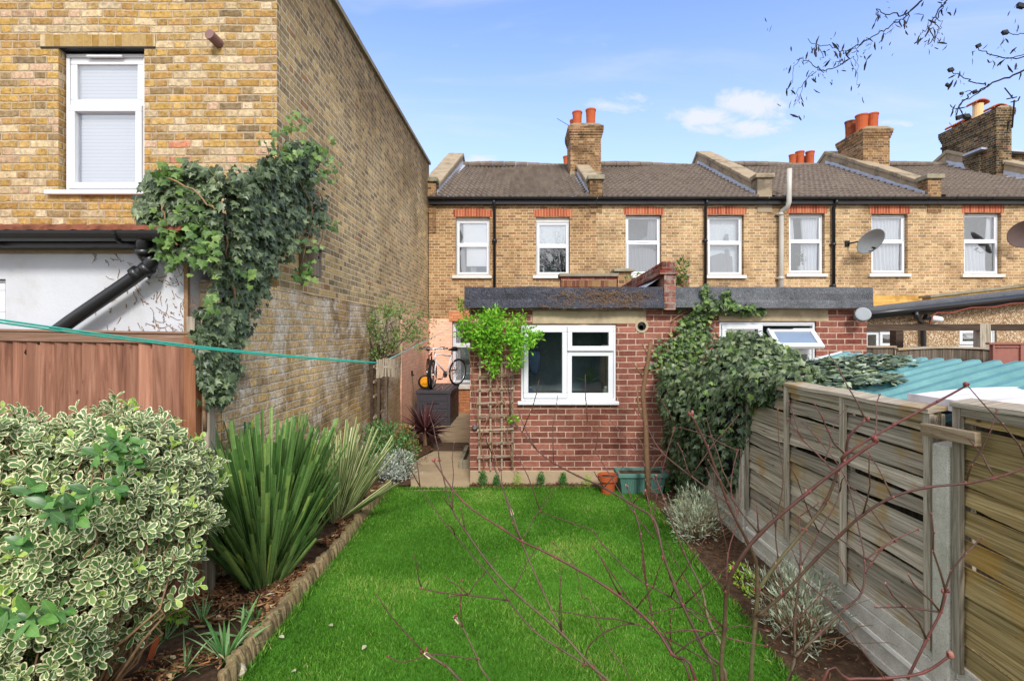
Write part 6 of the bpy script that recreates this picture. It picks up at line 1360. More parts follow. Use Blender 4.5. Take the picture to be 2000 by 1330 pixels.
# ------------------------------------------------------------------ storage box, bikes, reel, tools
bx0, bx1, by0, by1 = -2.16, -1.415, 11.3, 12.95; gz_ = ground(0, 11.3)
sb = thing('storage_box', 'charcoal plastic garden storage box against the peach wall', 'storage box', ((bx0+bx1)/2, (by0+by1)/2, gz_))
mb = MB(); mb.box(bx0+.02, bx1-.02, by0+.02, by1-.02, gz_-.05, .60)
for k in range(4): mb.box(bx0+.05, bx1-.05, by0+.004, by0+.03, gz_+.03+.17*k, gz_+.19+.17*k)
for (x_, y_) in ((bx0+.035, by0+.03), (bx1-.035, by0+.03), (bx1-.035, by1-.03)): mb.box(x_-.035, x_+.035, y_-.035, y_+.035, gz_-.04, .598)
mb.build('body', 'charcoal_plastic', sb, bevel=.008)
mb = MB()
for k in range(5): mb.box(bx1-.03, bx1-.008, by0+.08, by1-.08, gz_+.02+.135*k, gz_+.15+.135*k)
mb.build('side_boards', 'charcoal_brown_plastic', sb, bevel=.006)
mb = MB(); mb.box(bx0-.02, bx1+.02, by0-.02, by1+.02, .60, .665)
for k in range(6): mb.box(bx0+.02+.118*k, bx0+.125+.118*k, by0+.01, by1-.01, .665, .678)
mb.build('lid', 'charcoal_plastic', sb, bevel=.008)
MB().box(bx0+.2, bx1-.25, by0-.004, by0+.01, .38, .40).build('handle_slot', 'tyre_rubber', sb)
LZ = .68
def bicycle(label, fm, loc, heading, steer, scale=1.0, lean=0.08):
    o = thing('bicycle', label, 'bicycle', loc, 'bicycles standing on the storage box'); M = Matrix.Rotation(heading, 3, 'Z') @ Matrix.Rotation(lean, 3, 'X'); L0 = Vector(loc); Rw = .325*scale; s_ = scale
    W = lambda p: L0 + M @ (Vector(p)*s_)
    hub_r, hub_f = Vector((-.50, 0, .325)), Vector((.50, 0, .325)); bb = Vector((-.08, 0, .29)); st = Vector((-.22, 0, .76)); hd = Vector((.36, 0, .80)); hb = Vector((.385, 0, .68))
    MS = Matrix.Rotation(steer, 3, 'Z'); pivot = Vector((.42, 0, 0))
    S_ = lambda p: pivot + MS @ (Vector(p)-pivot)
    for nm, hub, f in (('rear_wheel', hub_r, False), ('front_wheel', hub_f, True)):
        g = (lambda p: W(S_(p))) if f else W
        n = 40; ring = lambda r_, yy=0: [g(hub+Vector((r_*math.cos(2*math.pi*i/n), yy, r_*math.sin(2*math.pi*i/n)))) for i in range(n+1)]
        mb = MB(); mb.tube(ring(.318), .021*s_, 8, caps=False); ty = mb.build(nm, 'tyre_rubber', o, smooth=True)
        mb = MB(); mb.tube(ring(.292), .011*s_, 6, caps=False); mb.build('rim', 'rim_steel', ty, smooth=True)
        mb = MB()
        for i in range(24): a = 2*math.pi*i/24; mb.tube([g(hub+Vector((0, .03*(-1)**i, 0))), g(hub+Vector((.29*math.cos(a), 0, .29*math.sin(a))))], .0018*s_, 4)
        mb.tube([g(hub+Vector((0, -.05, 0))), g(hub+Vector((0, .05, 0)))], .018*s_, 8); mb.build('spokes', 'rim_steel', ty)
    mb = MB(); T_ = lambda a, b, r_: mb.tube([W(a), W(b)], r_*s_, 10)
    T_(bb, st, .017); T_(bb, hb, .02); T_(st*.97+Vector((0, 0, .0)), hd, .016); T_(hd+Vector((-.01, 0, .03)), hb-Vector((-.01, 0, .02)), .021)
    for sg in (-1, 1): mb.tube([W(bb+Vector((0, .03*sg, 0))), W(hub_r+Vector((0, .06*sg, 0)))], .010*s_, 6); mb.tube([W(st*.95), W(hub_r+Vector((0, .06*sg, 0)))], .008*s_, 6)
    fr_ = mb.build('frame', fm, o, smooth=True)
    mb = MB()
    for sg in (-1, 1): mb.tube([W(S_(hb+Vector((0, .05*sg, -.02)))), W(S_(hub_f+Vector((-.02, .055*sg, .1)))), W(S_(hub_f+Vector((0, .055*sg, 0))))], [.016*s_, .013*s_, .010*s_], 8)
    mb.tube([W(S_(hb+Vector((0, -.055, -.02)))), W(S_(hb+Vector((0, .055, -.02))))], .018*s_, 8); mb.build('fork', fm, o, smooth=True)
    mb = MB(); t = Vector((.345, 0, .92)); mb.tube([W(S_(hd)), W(S_(t))], .014*s_, 8); mb.tube([W(S_(t+Vector((-.05, -.30, .03)))), W(S_(t+Vector((0, -.16, .03)))), W(S_(t+Vector((.03, 0, 0)))), W(S_(t+Vector((0, .16, .03)))), W(S_(t+Vector((-.05, .30, .03))))], .012*s_, 8); h_ = mb.build('handlebar', 'rim_steel', o, smooth=True)
    for sg in (-1, 1): mb = MB(); mb.tube([W(S_(t+Vector((-.05, .30*sg, .03)))), W(S_(t+Vector((-.03, .2*sg, .03))))], .018*s_, 8); mb.tube([W(S_(t+Vector((-.01, .17*sg, .03)))), W(S_(t+Vector((.05, .24*sg, .0))))], .007*s_, 5); mb.build('grip', 'tyre_rubber', h_)
    mb = MB(); mb.tube([W(st), W(st+Vector((-.03, 0, .12)))], .013*s_, 8); sp = mb.build('seat_post', 'rim_steel', o)
    mb = MB(); c = st+Vector((-.04, 0, .14)); mb.tube([W(c+Vector((-.13, 0, .01))), W(c+Vector((-.06, 0, .01))), W(c+Vector((.03, 0, 0))), W(c+Vector((.14, 0, -.005)))], [.06*s_, .062*s_, .032*s_, .018*s_], 10); mb.build('saddle', 'tyre_rubber', sp, smooth=True)
    mb = MB(); mb.lathe([(.085*s_, -.004), (.085*s_, .004)], W(bb+Vector((0, -.05, 0))), 20, M=M @ Matrix.Rotation(R(90), 3, 'X')); mb.tube([W(bb+Vector((0, -.06, 0))), W(bb+Vector((.12, -.07, -.11)))], .01*s_, 6); mb.tube([W(bb+Vector((0, .06, 0))), W(bb+Vector((-.12, .07, .11)))], .01*s_, 6); ck = mb.build('crank', 'rim_steel', o)
    for sg in (-1, 1): p_ = bb+Vector((-.12*sg, .11*sg, .11*sg)); mb = MB(); v8 = [W(p_+Vector((a*.045, b*.045, c_*.01))) for c_ in (-1, 1) for a, b in ((-1, -1), (1, -1), (1, 1), (-1, 1))]; mb.hexa(v8); mb.build('pedal', 'tyre_rubber', ck)
    return o
bicycle('dark bicycle facing the camera beside the yellow reel on the storage box', 'bike_black', (-1.98, 12.1, LZ), R(-75), R(-12), .97, .03)
bicycle('white-framed bicycle nearer the window on the storage box, its rear wheel turned out', 'bike_white', (-1.66, 12.08, LZ), R(-122), R(24), .97, -.05)
hr = thing('hose_reel', 'yellow cable reel drum in a dark frame on the storage box', 'reel', (-2.02, 11.6, LZ)); c = Vector((-2.02, 11.6, LZ+.155)); My = Matrix.Rotation(R(90), 3, 'X')
mb = MB(); mb.lathe([(.115, -.06), (.12, -.02), (.12, .03), (.10, .065), (.03, .07)], c, 28, M=My); mb.build('drum', 'reel_yellow', hr, smooth=False)
mb = MB(); mb.lathe([(.04, .05), (.045, .085), (.02, .09)], c, 16, M=My); 
for k in range(3): a = R(90+120*k); mb.beam(c+Vector((math.cos(a)*.03, -.075, math.sin(a)*.03)), c+Vector((math.cos(a)*.10, -.072, math.sin(a)*.10)), .02, .012)
mb.build('hub', 'reel_yellow', hr)
mb = MB(); mb.tube([c+Vector((.15*math.cos(t), -.03, .145*math.sin(t))) for t in [2*math.pi*i/30 for i in range(31)]], .012, 6, caps=False); mb.tube([c+Vector((.15*math.cos(t), .06, .145*math.sin(t))) for t in [2*math.pi*i/30 for i in range(31)]], .012, 6, caps=False)
for t in (R(45), R(135), R(230), R(310)): mb.tube([c+Vector((.15*math.cos(t), -.03, .145*math.sin(t))), c+Vector((.15*math.cos(t), .06, .145*math.sin(t)))], .01, 6)
mb.build('frame', 'tyre_rubber', hr)
bm = thing('garden_tool', 'long wooden-handled garden tool leaning in the corner left of the storage box', 'tool', (-2.1, 11.0, -.1))
mb = MB(); mb.tube([(-2.08, 10.8, -.08), (-2.13, 10.86, .6), (-2.19, 10.95, 1.05)], .015, 8); mb.build('handle', 'bark_grey', bm, smooth=True)
mb = MB(); mb.tube([(-2.19, 10.95, 1.04), (-2.195, 10.955, 1.14)], [.02, .022], 8); mb.box(-2.21, -2.15, 10.93, 10.97, 1.03, 1.06); mb.build('grip', 'metal_dark', bm)
mh = MB(); mh.box(GX(843, 8.8)+.02, GX(913, 8.8), 8.45, 9.1, -.01, .012+ground(0, 8.8)+.022); mh.box(-.98, -.90, 8.7, 8.76, 0, .03); q = mh.build('manhole_cover', 'manhole_brown', None, bevel=.004); tag(q, 'brown flat inspection cover set in the concrete path', 'cover')
dr = thing('brick_gully', 'small open concrete gully box against the outhouse side by the path', 'gully', (-.68, 7.9, 0)); mb = MB()
mb.box(-.80, -.74, 7.3, 8.3, -.05, .13); mb.box(-.739, -.58, 7.3, 7.36, -.05, .13); mb.box(-.739, -.58, 8.24, 8.3, -.05, .13); mb.build('kerb', 'coping_stone', dr, bevel=.008)
mb = MB(); mb.box(-.72, -.58, 8.75, 9.1, -.05, .2); tag(mb.build('kerb_block', 'coping_stone', None, bevel=.01), 'mossy block at the outhouse side beyond the gully box', 'block')

# pots
pt = thing('flower_pot', 'terracotta flower pot beside the teal trough', 'pot', (GX(1187, 6.2), 6.2, 0)); x_, y_ = GX(1187, 6.2), 6.2
mb = MB(); mb.lathe([(.075, .0), (.095, .155), (.118, .157), (.124, .225), (.112, .225), (.104, .16), (.1, .18)], (x_, y_, .01), 28); mb.build('body', 'terracotta', pt)
mb = MB(); mb.lathe([(.09, .18), (.105, .195)], (x_, y_, .01), 20); mb.build('soil_fill', 'soil', pt)
tg = thing('planter_trough', 'teal ribbed plastic planter trough against the outhouse wall', 'planter', (GX(1252, 6.3), 6.3, 0)); a, b = GX(1206, 6.2), GX(1300, 6.2)
mb = MB(); yf, yb = 6.14, 6.38; n = 26
mb.hexa([(a+.05, yf+.03, 0.005), (b-.05, yf+.03, 0.005), (b-.05, yb, 0.005), (a+.05, yb, 0.005), (a+.015, yf, .225), (b-.015, yf, .225), (b-.015, yb+.02, .225), (a+.015, yb+.02, .225)])
for k in range(n):
    u = (k+.5)/n; xb_ = a+.05+(b-a-.1)*u; xt_ = a+.015+(b-a-.03)*u; mb.hexa([(xb_-.005, yf+.022, .02), (xb_+.005, yf+.022, .02), (xb_+.005, yf+.032, .02), (xb_-.005, yf+.032, .02), (xt_-.006, yf-.008, .2), (xt_+.006, yf-.008, .2), (xt_+.006, yf+.004, .2), (xt_-.006, yf+.004, .2)])
mb.build('body', 'planter_green', tg)
mb = MB(); 
for (x0_, x1_, y0_, y1_) in ((a-.005, b+.005, yf-.025, yf+.012), (a-.005, b+.005, yb+.01, yb+.045), (a-.005, a+.03, yf+.0121, yb+.0099), (b-.03, b+.005, yf+.0121, yb+.0099)): mb.box(x0_, x1_, y0_, y1_, .215, .262)
mb.build('rim', 'planter_green', tg, bevel=.005); MB().box(a+.02, b-.02, yf+.01, yb+.015, .2, .235).build('soil_fill', 'soil', tg)
for px, lab in ((1235, 'pale dried clump left in the teal trough'),):
    pass

# bird box on the side wall
bb_ = thing('bird_box', 'weathered wooden bird box on the side wall under the ivy', 'bird box', (-2.25, 5.6, 2.65))
y0_, y1_ = 5.50, 5.68; z0_, z1_ = 2.56, 2.86
mb = MB(); mb.box(-2.31, -2.14, y0_, y1_, z0_, z1_, rnd=.4); mb.build('box', 'birdbox_wood', bb_, bevel=.003)
mb = MB(); mb.hexa([(-2.31, y0_-.03, z1_+.005), (-2.10, y0_-.03, z1_-.015), (-2.10, y1_+.03, z1_-.015), (-2.31, y1_+.03, z1_+.005), (-2.31, y0_-.03, z1_+.025), (-2.10, y0_-.03, z1_+.005), (-2.10, y1_+.03, z1_+.005), (-2.31, y1_+.03, z1_+.025)]); mb.build('roof', 'birdbox_wood', bb_)
MB().box(-2.32, -2.30, y0_+.05, y1_-.05, z0_-.09, z1_+.06).build('back_board', 'birdbox_wood', bb_)
mb = MB(); mb.lathe([(.018, 0), (.018, .004)], (-2.141, 5.59, z1_-.09), 14, M=Matrix.Rotation(R(90), 3, 'Y')); mb.build('entrance_hole', 'tyre_rubber', bb_)

# washing line and pegs
wl = thing('washing_line', 'teal plastic washing line crossing the garden from the left edge towards the house', 'washing line', (-.5, 2.1, 1.8))
mb = MB()
for off in (0, .007):
    A, B = Vector((-1.30, 1.0, 2.012+off)), Vector((-.545, 2.08, 1.826+off*.4)); pts = []
    for i in range(14): u = i/13; p = A.lerp(B, u); p.z -= .018*math.sin(math.pi*u); pts.append(p)
    mb.tube(pts, .0026, 6)
mb.tube([Vector((-1.30, 1.0, 2.02)).lerp(Vector((-2.6, -1.0, 2.25)), t) for t in (0, .5, 1)], .004, 6)
wlm = mb.build('near_line', 'rope_teal', wl, smooth=True)
mb = MB(); A, B = Vector((-.545, 2.08, 1.826)), Vector((GX(921, 13.6), 13.66, GZ(616, 13.6))); pts = []
for i in range(24): u = i/23; p = A.lerp(B, u); p.z -= .02*math.sin(math.pi*u); pts.append(p)
mb.tube(pts, .0022, 6); mb.build('far_line', 'rope_pale', wl, smooth=True)
def peg_root(i):
    u = i/8; x_ = -.555+.062*u; y_ = 2.07+.03*u; a_ = random.uniform(-.12, .12); zt_ = 1.838+random.uniform(-.003, .003)
    labs = ['leftmost peg of the wooden pegs bunched on the line', 'second peg from the left in the bunch', 'third peg from the left in the bunch', 'fourth peg from the left in the bunch', 'middle peg of the nine wooden pegs', 'fourth peg from the right in the bunch', 'third peg from the right in the bunch', 'second peg from the right in the bunch', 'rightmost peg of the wooden pegs bunched on the line']
    o = thing('clothes_peg', labs[i], 'clothes peg', (x_, y_, zt_), 'wooden clothes pegs on the washing line')
    M = Matrix.Rotation(a_, 3, 'Y') @ Matrix.Rotation(random.uniform(-.3, .3), 3, 'Z')
    for sg in (-1, 1):
        mb = MB(); c = Vector((x_, y_, zt_)); v = [c+M @ Vector(p) for p in ((-.0035, sg*.002, -.068), (.0035, sg*.002, -.068), (.0035, sg*.011, -.068), (-.0035, sg*.011, -.068), (-.0035, sg*.001, .006), (.0035, sg*.001, .006), (.0035, sg*.006, .006), (-.0035, sg*.006, .006))]
        mb.hexa(v, rnd=random.random()); mb.build('peg_leg', 'peg_wood', o)
    mb = MB(); c = Vector((x_, y_, zt_)); mb.tube([c+M @ Vector((-.005, 0, -.03)), c+M @ Vector((.005, 0, -.03))], .004, 6); mb.build('spring', 'rim_steel', o)
for i in range(9): peg_root(i)

# items seen in windows
def bottle(px, py, Y, h_, r_, mat, name, label, cat):
    x_, z_ = GX(px, Y), GZ(py, Y); o = thing(name, label, cat, (x_, Y, z_)); mb = MB(); mb.lathe([(r_, 0), (r_, h_*.62), (r_*.5, h_*.78), (r_*.5, h_*.84)], (x_, Y, z_), 14); mb.build('body', mat, o); mb = MB(); mb.lathe([(r_*.6, h_*.84), (r_*.55, h_)], (x_, Y, z_), 12); mb.build('cap', 'upvc_white', o)
bottle(1036, 768, 6.72, .085, .02, 'label_blue', 'bottle', 'small blue bottle on the outhouse window sill', 'bottle'); bottle(1183, 772, 6.72, .12, .045, 'silver_leaf', 'jar', 'patterned jar at the right of the outhouse window sill', 'jar')
o = thing('hanging_jacket', 'dark blue jacket hanging inside the outhouse window', 'jacket', P(1042, 700, 7.0)); mb = MB(); mb.blob(P(1043, 705, 7.0), (.09, .05, .19), n=8, jit=.08); mb.blob(P(1043, 680, 7.0), (.07, .05, .06), n=7, jit=.06); mb.build('cloth', 'jacket_blue', o, smooth=True)
o = thing('house_plant', 'spiky houseplant behind the right pane of the outhouse window', 'plant', P(1152, 760, 7.0)); straps('leaves', 'shrub_leaf', P(1152, 745, 7.0), 34, (.16, .3), 1.4, .014, o, cut=0, droop=1.2, minel=-.1, basew=.02)
o = thing('house_plant', 'red-flowered plant in the window right of the grey soil pipe', 'plant', P(1561, 525, 13.95)); crown('leaves', ['shrub_leaf', 'flower_red'], [P(1562, 510, 13.95), P(1562, 500, 13.95)], [(.12, .06, .12), (.09, .05, .09)], 260, .06, LEAF_S, o, matprob=[.72, .28]); mb = MB(); mb.lathe([(.06, 0), (.08, .14)], P(1562, 530, 13.95), 14); mb.build('vase', 'frosted_glass', o)
o = thing('monitor', 'black box-shaped monitor back standing in the dark bedroom window', 'monitor', P(1090, 530, 13.95)); Yq = 13.98
MB().box(GX(1076, Yq), GX(1104, Yq), Yq, Yq+.06, GZ(526, Yq), GZ(504, Yq)).build('screen', 'black_plastic', o, bevel=.01); MB().box(GX(1088, Yq), GX(1092, Yq), Yq+.01, Yq+.04, GZ(536, Yq), GZ(526, Yq)).build('stand', 'black_plastic', o)
o = thing('monitor', 'smaller black monitor at the left of the dark bedroom window', 'monitor', P(1060, 530, 13.95)); MB().box(GX(1051, Yq), GX(1071, Yq), Yq+.02, Yq+.07, GZ(522, Yq), GZ(505, Yq)).build('screen', 'charcoal_plastic', o, bevel=.01); MB().box(GX(1060, Yq), GX(1063, Yq), Yq+.03, Yq+.05, GZ(536, Yq), GZ(522, Yq)).build('stand', 'upvc_white', o)

# satellite dishes
def dish(px, py, Yd, r_, mat, label, tilt, cx=1, yaw=0):
    x_, z_ = GX(px, Yd), GZ(py, Yd); o = thing('satellite_dish', label, 'satellite dish', (x_, Yd, z_), 'satellite dishes on the terrace')
    M = Matrix.Rotation(yaw, 3, 'Z') @ Matrix.Rotation(R(90)+tilt, 3, 'X'); mb = MB(); prof = [(r_*t, .14*r_*t*t*1.6) for t in (.02, .25, .5, .75, .95, 1.0)]; prof += [(r_, .14*r_*1.6-.012), (r_*.6, .14*r_*.36*1.6-.012), (.03, -.012)]
    mb.lathe([(a*1.0, b) for a, b in prof], (x_, Yd, z_), 36, M=M); mb.build('reflector', mat, o, smooth=True)
    mb = MB(); foc = Vector((x_, Yd, z_)) + M @ Vector((0, -.0, .62*r_)) + Vector((0, 0, -.10)); low = Vector((x_, Yd, z_)) + M @ Vector((0, -r_*.92, .2*r_)); low2 = Vector((x_, Yd, z_-r_*.8)); mb.tube([low2, low2+Vector((.0, -.12, -.02)), foc], .011, 8); mb.tube([foc, foc+Vector((0, .09, .03))], [.028, .022], 10); mb.build('feed_arm', 'metal_dark', o)
    mb = MB(); mb.tube([(x_, Yd+.02, z_), (x_-.18*cx, Yd+.14, z_-.02), (x_-.26*cx, EY-.01, z_-.02)], .02, 8); mb.box(x_-.30*cx-.04, x_-.30*cx+.08, EY-.03, EY-.005, z_-.09, z_+.06); mb.build('bracket', 'metal_dark', o)
dish(1697, 469, 13.25, .36, 'dish_grey', 'grey satellite dish overlapping the left jamb of a white curtained window', R(38), 1, R(10))
dish(2003, 455, 13.25, .38, 'dish_brown', 'dark brown satellite dish cut off by the right photo edge', R(30), -1, R(-30))
# aerial
ae = thing('tv_aerial', 'black television aerial on a mast beside the sooty right chimney', 'aerial', (GX(1979, 16.3), 16.3, 8)); Ya = 16.3; tb = lambda a, b, r_=.018: mb.tube([P(*a, Ya), P(*b, Ya-.05)], r_, 6)
mb = MB(); tb((1977, 250), (1981, 196), .022); mb.build('mast', 'twig_dark', ae); mb = MB(); tb((1979, 193), (1962, 172)); tb((1966, 194), (1986, 190)); tb((1988, 198), (1992, 189)); tb((1974, 200), (1986, 198)); tb((1974, 190), (1978, 186)); mb.build('antenna', 'twig_dark', ae)
mb = MB(); tb((1977, 236), (1970, 239)); tb((1976, 250), (1968, 252)); tb((1969, 238), (1968, 252)); mb.build('wall_bracket', 'twig_dark', ae)
ae = thing('tv_aerial', 'thin faint aerial rod slanting left of the first chimney', 'aerial', P(1118, 250, 16.4)); mb = MB(); mb.tube([P(1118, 250, 16.4), P(1088, 232, 16.4)], .008, 5); mb.build('antenna', 'twig_dark', ae)

# ------------------------------------------------------------------ bare stems close to the camera
dg = thing('dogwood', 'bare red-stemmed shrub fanning across the lower right foreground', 'shrub', (.62, 1.5, 0))
stems = [  # (pixel trace, distance at start, distance at end, radius px-ish start/end, colour start/end)
 ([(1360,1330),(1314,1278),(1272,1217),(1192,1151),(1086,1088),(1018,1056),(983,1033),(903,978),(846,898)], 1.25, 1.55, .0068, .0035, .75, .9),
 ([(1177,1330),(1143,1297),(1092,1265),(1040,1229),(993,1172),(964,1132),(932,1096),(888,1044),(858,1008),(820,949)], 1.6, 1.9, .0068, .0022, .1, .7),
 ([(1300,1440),(1158,1303),(1097,1236),(1002,1153),(953,1098),(907,1033),(884,995),(868,940),(858,900)], 1.5, 1.8, .0085, .0028, .15, .6),
 ([(993,1172),(915,1162),(858,1156),(824,1149)], 1.78, 1.75, .0045, .003, .6, .8),
 ([(1097,1230),(1055,1143),(1021,1063),(998,995),(980,950),(960,900)], 1.6, 1.8, .0058, .0025, .2, .6),
 ([(1021,1052),(1044,1010),(1066,978),(1088,942)], 1.75, 1.8, .0028, .0018, .3, .8),
 ([(905,1335),(870,1300),(829,1274)], 1.45, 1.5, .006, .0055, .3, .4), ([(960,1335),(934,1288),(903,1223),(888,1205)], 1.5, 1.55, .005, .004, .2, .3),
 ([(934,1288),(880,1280),(842,1278),(790,1292),(758,1282)], 1.5, 1.5, .003, .002, .5, .8), ([(903,1223),(899,1180),(902,1135)], 1.5, 1.52, .0028, .0018, .7, .9),
 ([(1420,1345),(1379,1272),(1333,1181),(1310,1128),(1290,1060),(1276,1018),(1262,960)], 1.35, 1.7, .0085, .003, .2, .9),
 ([(1410,1345),(1415,1229),(1419,1157),(1434,1111),(1483,1043),(1578,961),(1654,902),(1711,862)], 1.3, 1.15, .0095, .0055, .1, .95),
 ([(1649,905),(1651,887),(1745,830),(1830,785),(1890,752)], 1.2, 1.1, .005, .0035, .9, .95),
 ([(1466,1345),(1476,1203),(1479,1153),(1476,1096),(1460,1058),(1422,982),(1381,872),(1350,810)], 1.4, 1.35, .0115, .004, .0, .8),
 ([(1479,1153),(1514,1104),(1571,1035),(1612,982),(1635,925),(1651,887),(1658,853),(1690,820)], 1.4, 1.3, .0085, .004, .1, .9),
 ([(1535,1345),(1552,1282),(1552,1210),(1563,1107),(1563,1058),(1560,1010)], 1.35, 1.5, .0085, .0025, .1, .8),
 ([(1552,1282),(1605,1233),(1651,1187),(1683,1157),(1689,1096),(1677,1031),(1650,930),(1600,860)], 1.35, 1.7, .006, .002, .4, .9),
 ([(1479,1203),(1529,1161),(1593,1092),(1643,1043),(1685,1005),(1742,971),(1810,952),(1886,944),(1943,933),(2010,912)], 1.38, 1.15, .007, .0035, .4, .9),
 ([(1692,1092),(1711,1077),(1745,1054),(1791,1035)], 1.35, 1.35, .0035, .002, .8, .95), ([(1690,1120),(1702,1100),(1725,1070),(1748,1058)], 1.36, 1.36, .003, .0018, .8, .95),
 ([(1600,1345),(1658,1326),(1727,1324),(1803,1313),(1856,1279)], .95, .9, .0045, .0035, .85, .95), ([(1772,1325),(1810,1248),(1837,1195),(1848,1157)], .95, .95, .004, .003, .85, .95),
 ([(1210,1160),(1240,1191),(1289,1237),(1316,1279),(1350,1335)][::-1], 1.3, 1.5, .005, .003, .5, .7), ([(1400,1345),(1365,1252),(1335,1183),(1297,1088),(1278,1016),(1235,985),(1179,952),(1128,929),(1081,904),(1049,879),(1020,845),(996,812)], 1.4, 1.9, .0085, .0028, .2, .9),
 ([(1410,1260),(1384,1210),(1369,1145),(1335,1077),(1297,975),(1280,930)], 1.45, 1.7, .0065, .003, .1, .7), ([(1274,1202),(1263,1142),(1251,1043),(1240,1000),(1225,950)], 1.5, 1.6, .0045, .003, .75, .7),
 ([(1375,1215),(1310,1166),(1238,1124),(1177,1063),(1158,1037),(1120,1022),(1055,999)], 1.5, 1.8, .0045, .0022, .4, .7),
 ([(1300,975),(1276,935),(1258,907),(1239,876),(1207,838),(1182,810)], 1.8, 1.9, .003, .0018, .6, .9), ([(1276,1050),(1230,990),(1198,939),(1163,879),(1147,826)], 1.7, 1.9, .0035, .0018, .6, .9),
 ([(1276,1018),(1283,967),(1302,885),(1318,836)], 1.75, 1.8, .003, .002, .7, .9), ([(1520,1090),(1515,1030),(1530,940),(1522,870),(1519,800)], 1.6, 1.7, .0035, .002, .7, .5),
 ([(1635,925),(1570,860),(1540,820)], 1.5, 1.6, .003, .002, .8, .9), ([(1422,982),(1350,930),(1290,880),(1262,830),(1240,800)], 1.5, 1.8, .004, .002, .6, .9),
 ([(1563,1107),(1600,1040),(1640,960),(1610,900),(1555,850)], 1.5, 1.6, .0032, .0018, .7, .9), ([(1419,1157),(1422,1080),(1440,1010),(1427,950),(1440,880)], 1.5, 1.6, .0035, .002, .9, .9),
 ([(1400,1300),(1310,1250),(1240,1218),(1186,1232),(1150,1262),(1140,1300)], 1.5, 1.55, .0036, .0025, .5, .6), ([(1410,1220),(1370,1200),(1330,1185),(1250,1205)], 1.5, 1.5, .003, .002, .7, .7),
 ([(1300,1235),(1360,1230),(1440,1250),(1500,1262),(1465,1285),(1500,1310)][:4], 1.35, 1.3, .003, .002, .8, .9), ([(1230,1330),(1200,1280),(1170,1220),(1150,1170),(1137,1165),(1120,1100),(1080,1060)], 1.6, 1.8, .003, .0018, .2, .5),
]
mb = MB(); buds = []; allpts = []
def addstem(px_pts, Y0, Y1, r0, r1, c0, c1, root=True):
    pts = []; cs = []; n = len(px_pts)
    for i, (a, b) in enumerate(px_pts):
        u = i/(n-1); pts.append(Vector(P(a, b, Y0+(Y1-Y0)*u)))
    if root and px_pts[0][1] > 1325: # carry the stem down to the ground below the picture
        b = Vector((.62+.12*random.uniform(-1, 1), 1.5+.1*random.uniform(-1, 1), -.02)); pts = [b, b.lerp(pts[0], .5)+Vector((0, .03, 0))]+pts
    q = []; m_ = len(pts)
    for i in range(m_-1):
        p0, p1, p2, p3 = pts[max(i-1, 0)], pts[i], pts[i+1], pts[min(i+2, m_-1)]
        for k in range(4):
            t = k/4; q.append(.5*((2*p1)+(-p0+p2)*t+(2*p0-5*p1+4*p2-p3)*t*t+(-p0+3*p1-3*p2+p3)*t**3))
    q.append(pts[-1]); N_ = len(q); rr = []; cc = []
    for i in range(N_):
        u = i/(N_-1); r_ = r0+(r1-r0)*u; r_ *= 1.0+(.22 if i % 4 == 0 else 0)
        rr.append(r_*.62); cc.append(c0+(c1-c0)*u+(.12 if i % 4 == 0 else 0))
        if i % 4 == 0 and i > 3: buds.append((q[i], rr[-1]))
    mb.tube(q, rr, 7, rnds=cc); allpts.append((q, r1)); buds.append((q[-1], r1*1.6)); return q
for s_ in stems: addstem(*s_)
# fine side twigs
base_pts = [(p, r_) for q, r_ in allpts for i, p in enumerate(q) if i % 4 == 0 and 3 < i]
for k in range(95):
    p, r_ = random.choice(base_pts); 
    if p.z < 1.0: continue
    d = Vector((random.gauss(-.15, .55), random.gauss(.1, .4), random.uniform(.4, 1.2))).normalized(); L = random.uniform(.06, .26); q = [p]; 
    for i in range(4): d = (d+Vector([random.gauss(0, .14) for _ in range(3)])).normalized(); q.append(q[-1]+d*L/4)
    mb.tube(q, [.0022, .002, .0017, .0014, .0011], 5, rnds=[.5, .55, .6, .7, .8])
    for p2 in q[1:]: buds.append((p2, .0018))
mb.build('stems', 'dogwood_stem', dg, smooth=True)
mb = MB()
for p, r_ in buds:
    for sg in (-1, 1):
        d = Vector((random.gauss(0, 1), random.gauss(0, .6), .6)).normalized(); mb.blob(p+d*r_*1.1, (r_*.5+.0005, r_*.5+.0005, r_*.8+.001), n=3, jit=.1, rnd=random.random())
for (x_, y_, Y_, s_) in ((1352, 808, 1.35, .0045), (1856, 1278, .9, .006), (1711, 862, 1.15, .0045), (846, 898, 1.55, .005)): mb.blob(P(x_, y_, Y_), (s_, s_, s_*1.3), n=5, jit=.12, rnd=random.random())
mb.build('buds', 'red_bud', dg, smooth=True)
mb = MB()
for (a_, b_, Y_) in (((840, 1284), (829, 1273), 1.5), ((896, 1216), (887, 1203), 1.55), ((1001, 1005), (997, 994), 1.75)): mb.tube([P(*a_, Y_), P(*b_, Y_)], .0052, 7)
mb.build('cut_ends', 'cut_wood', dg)

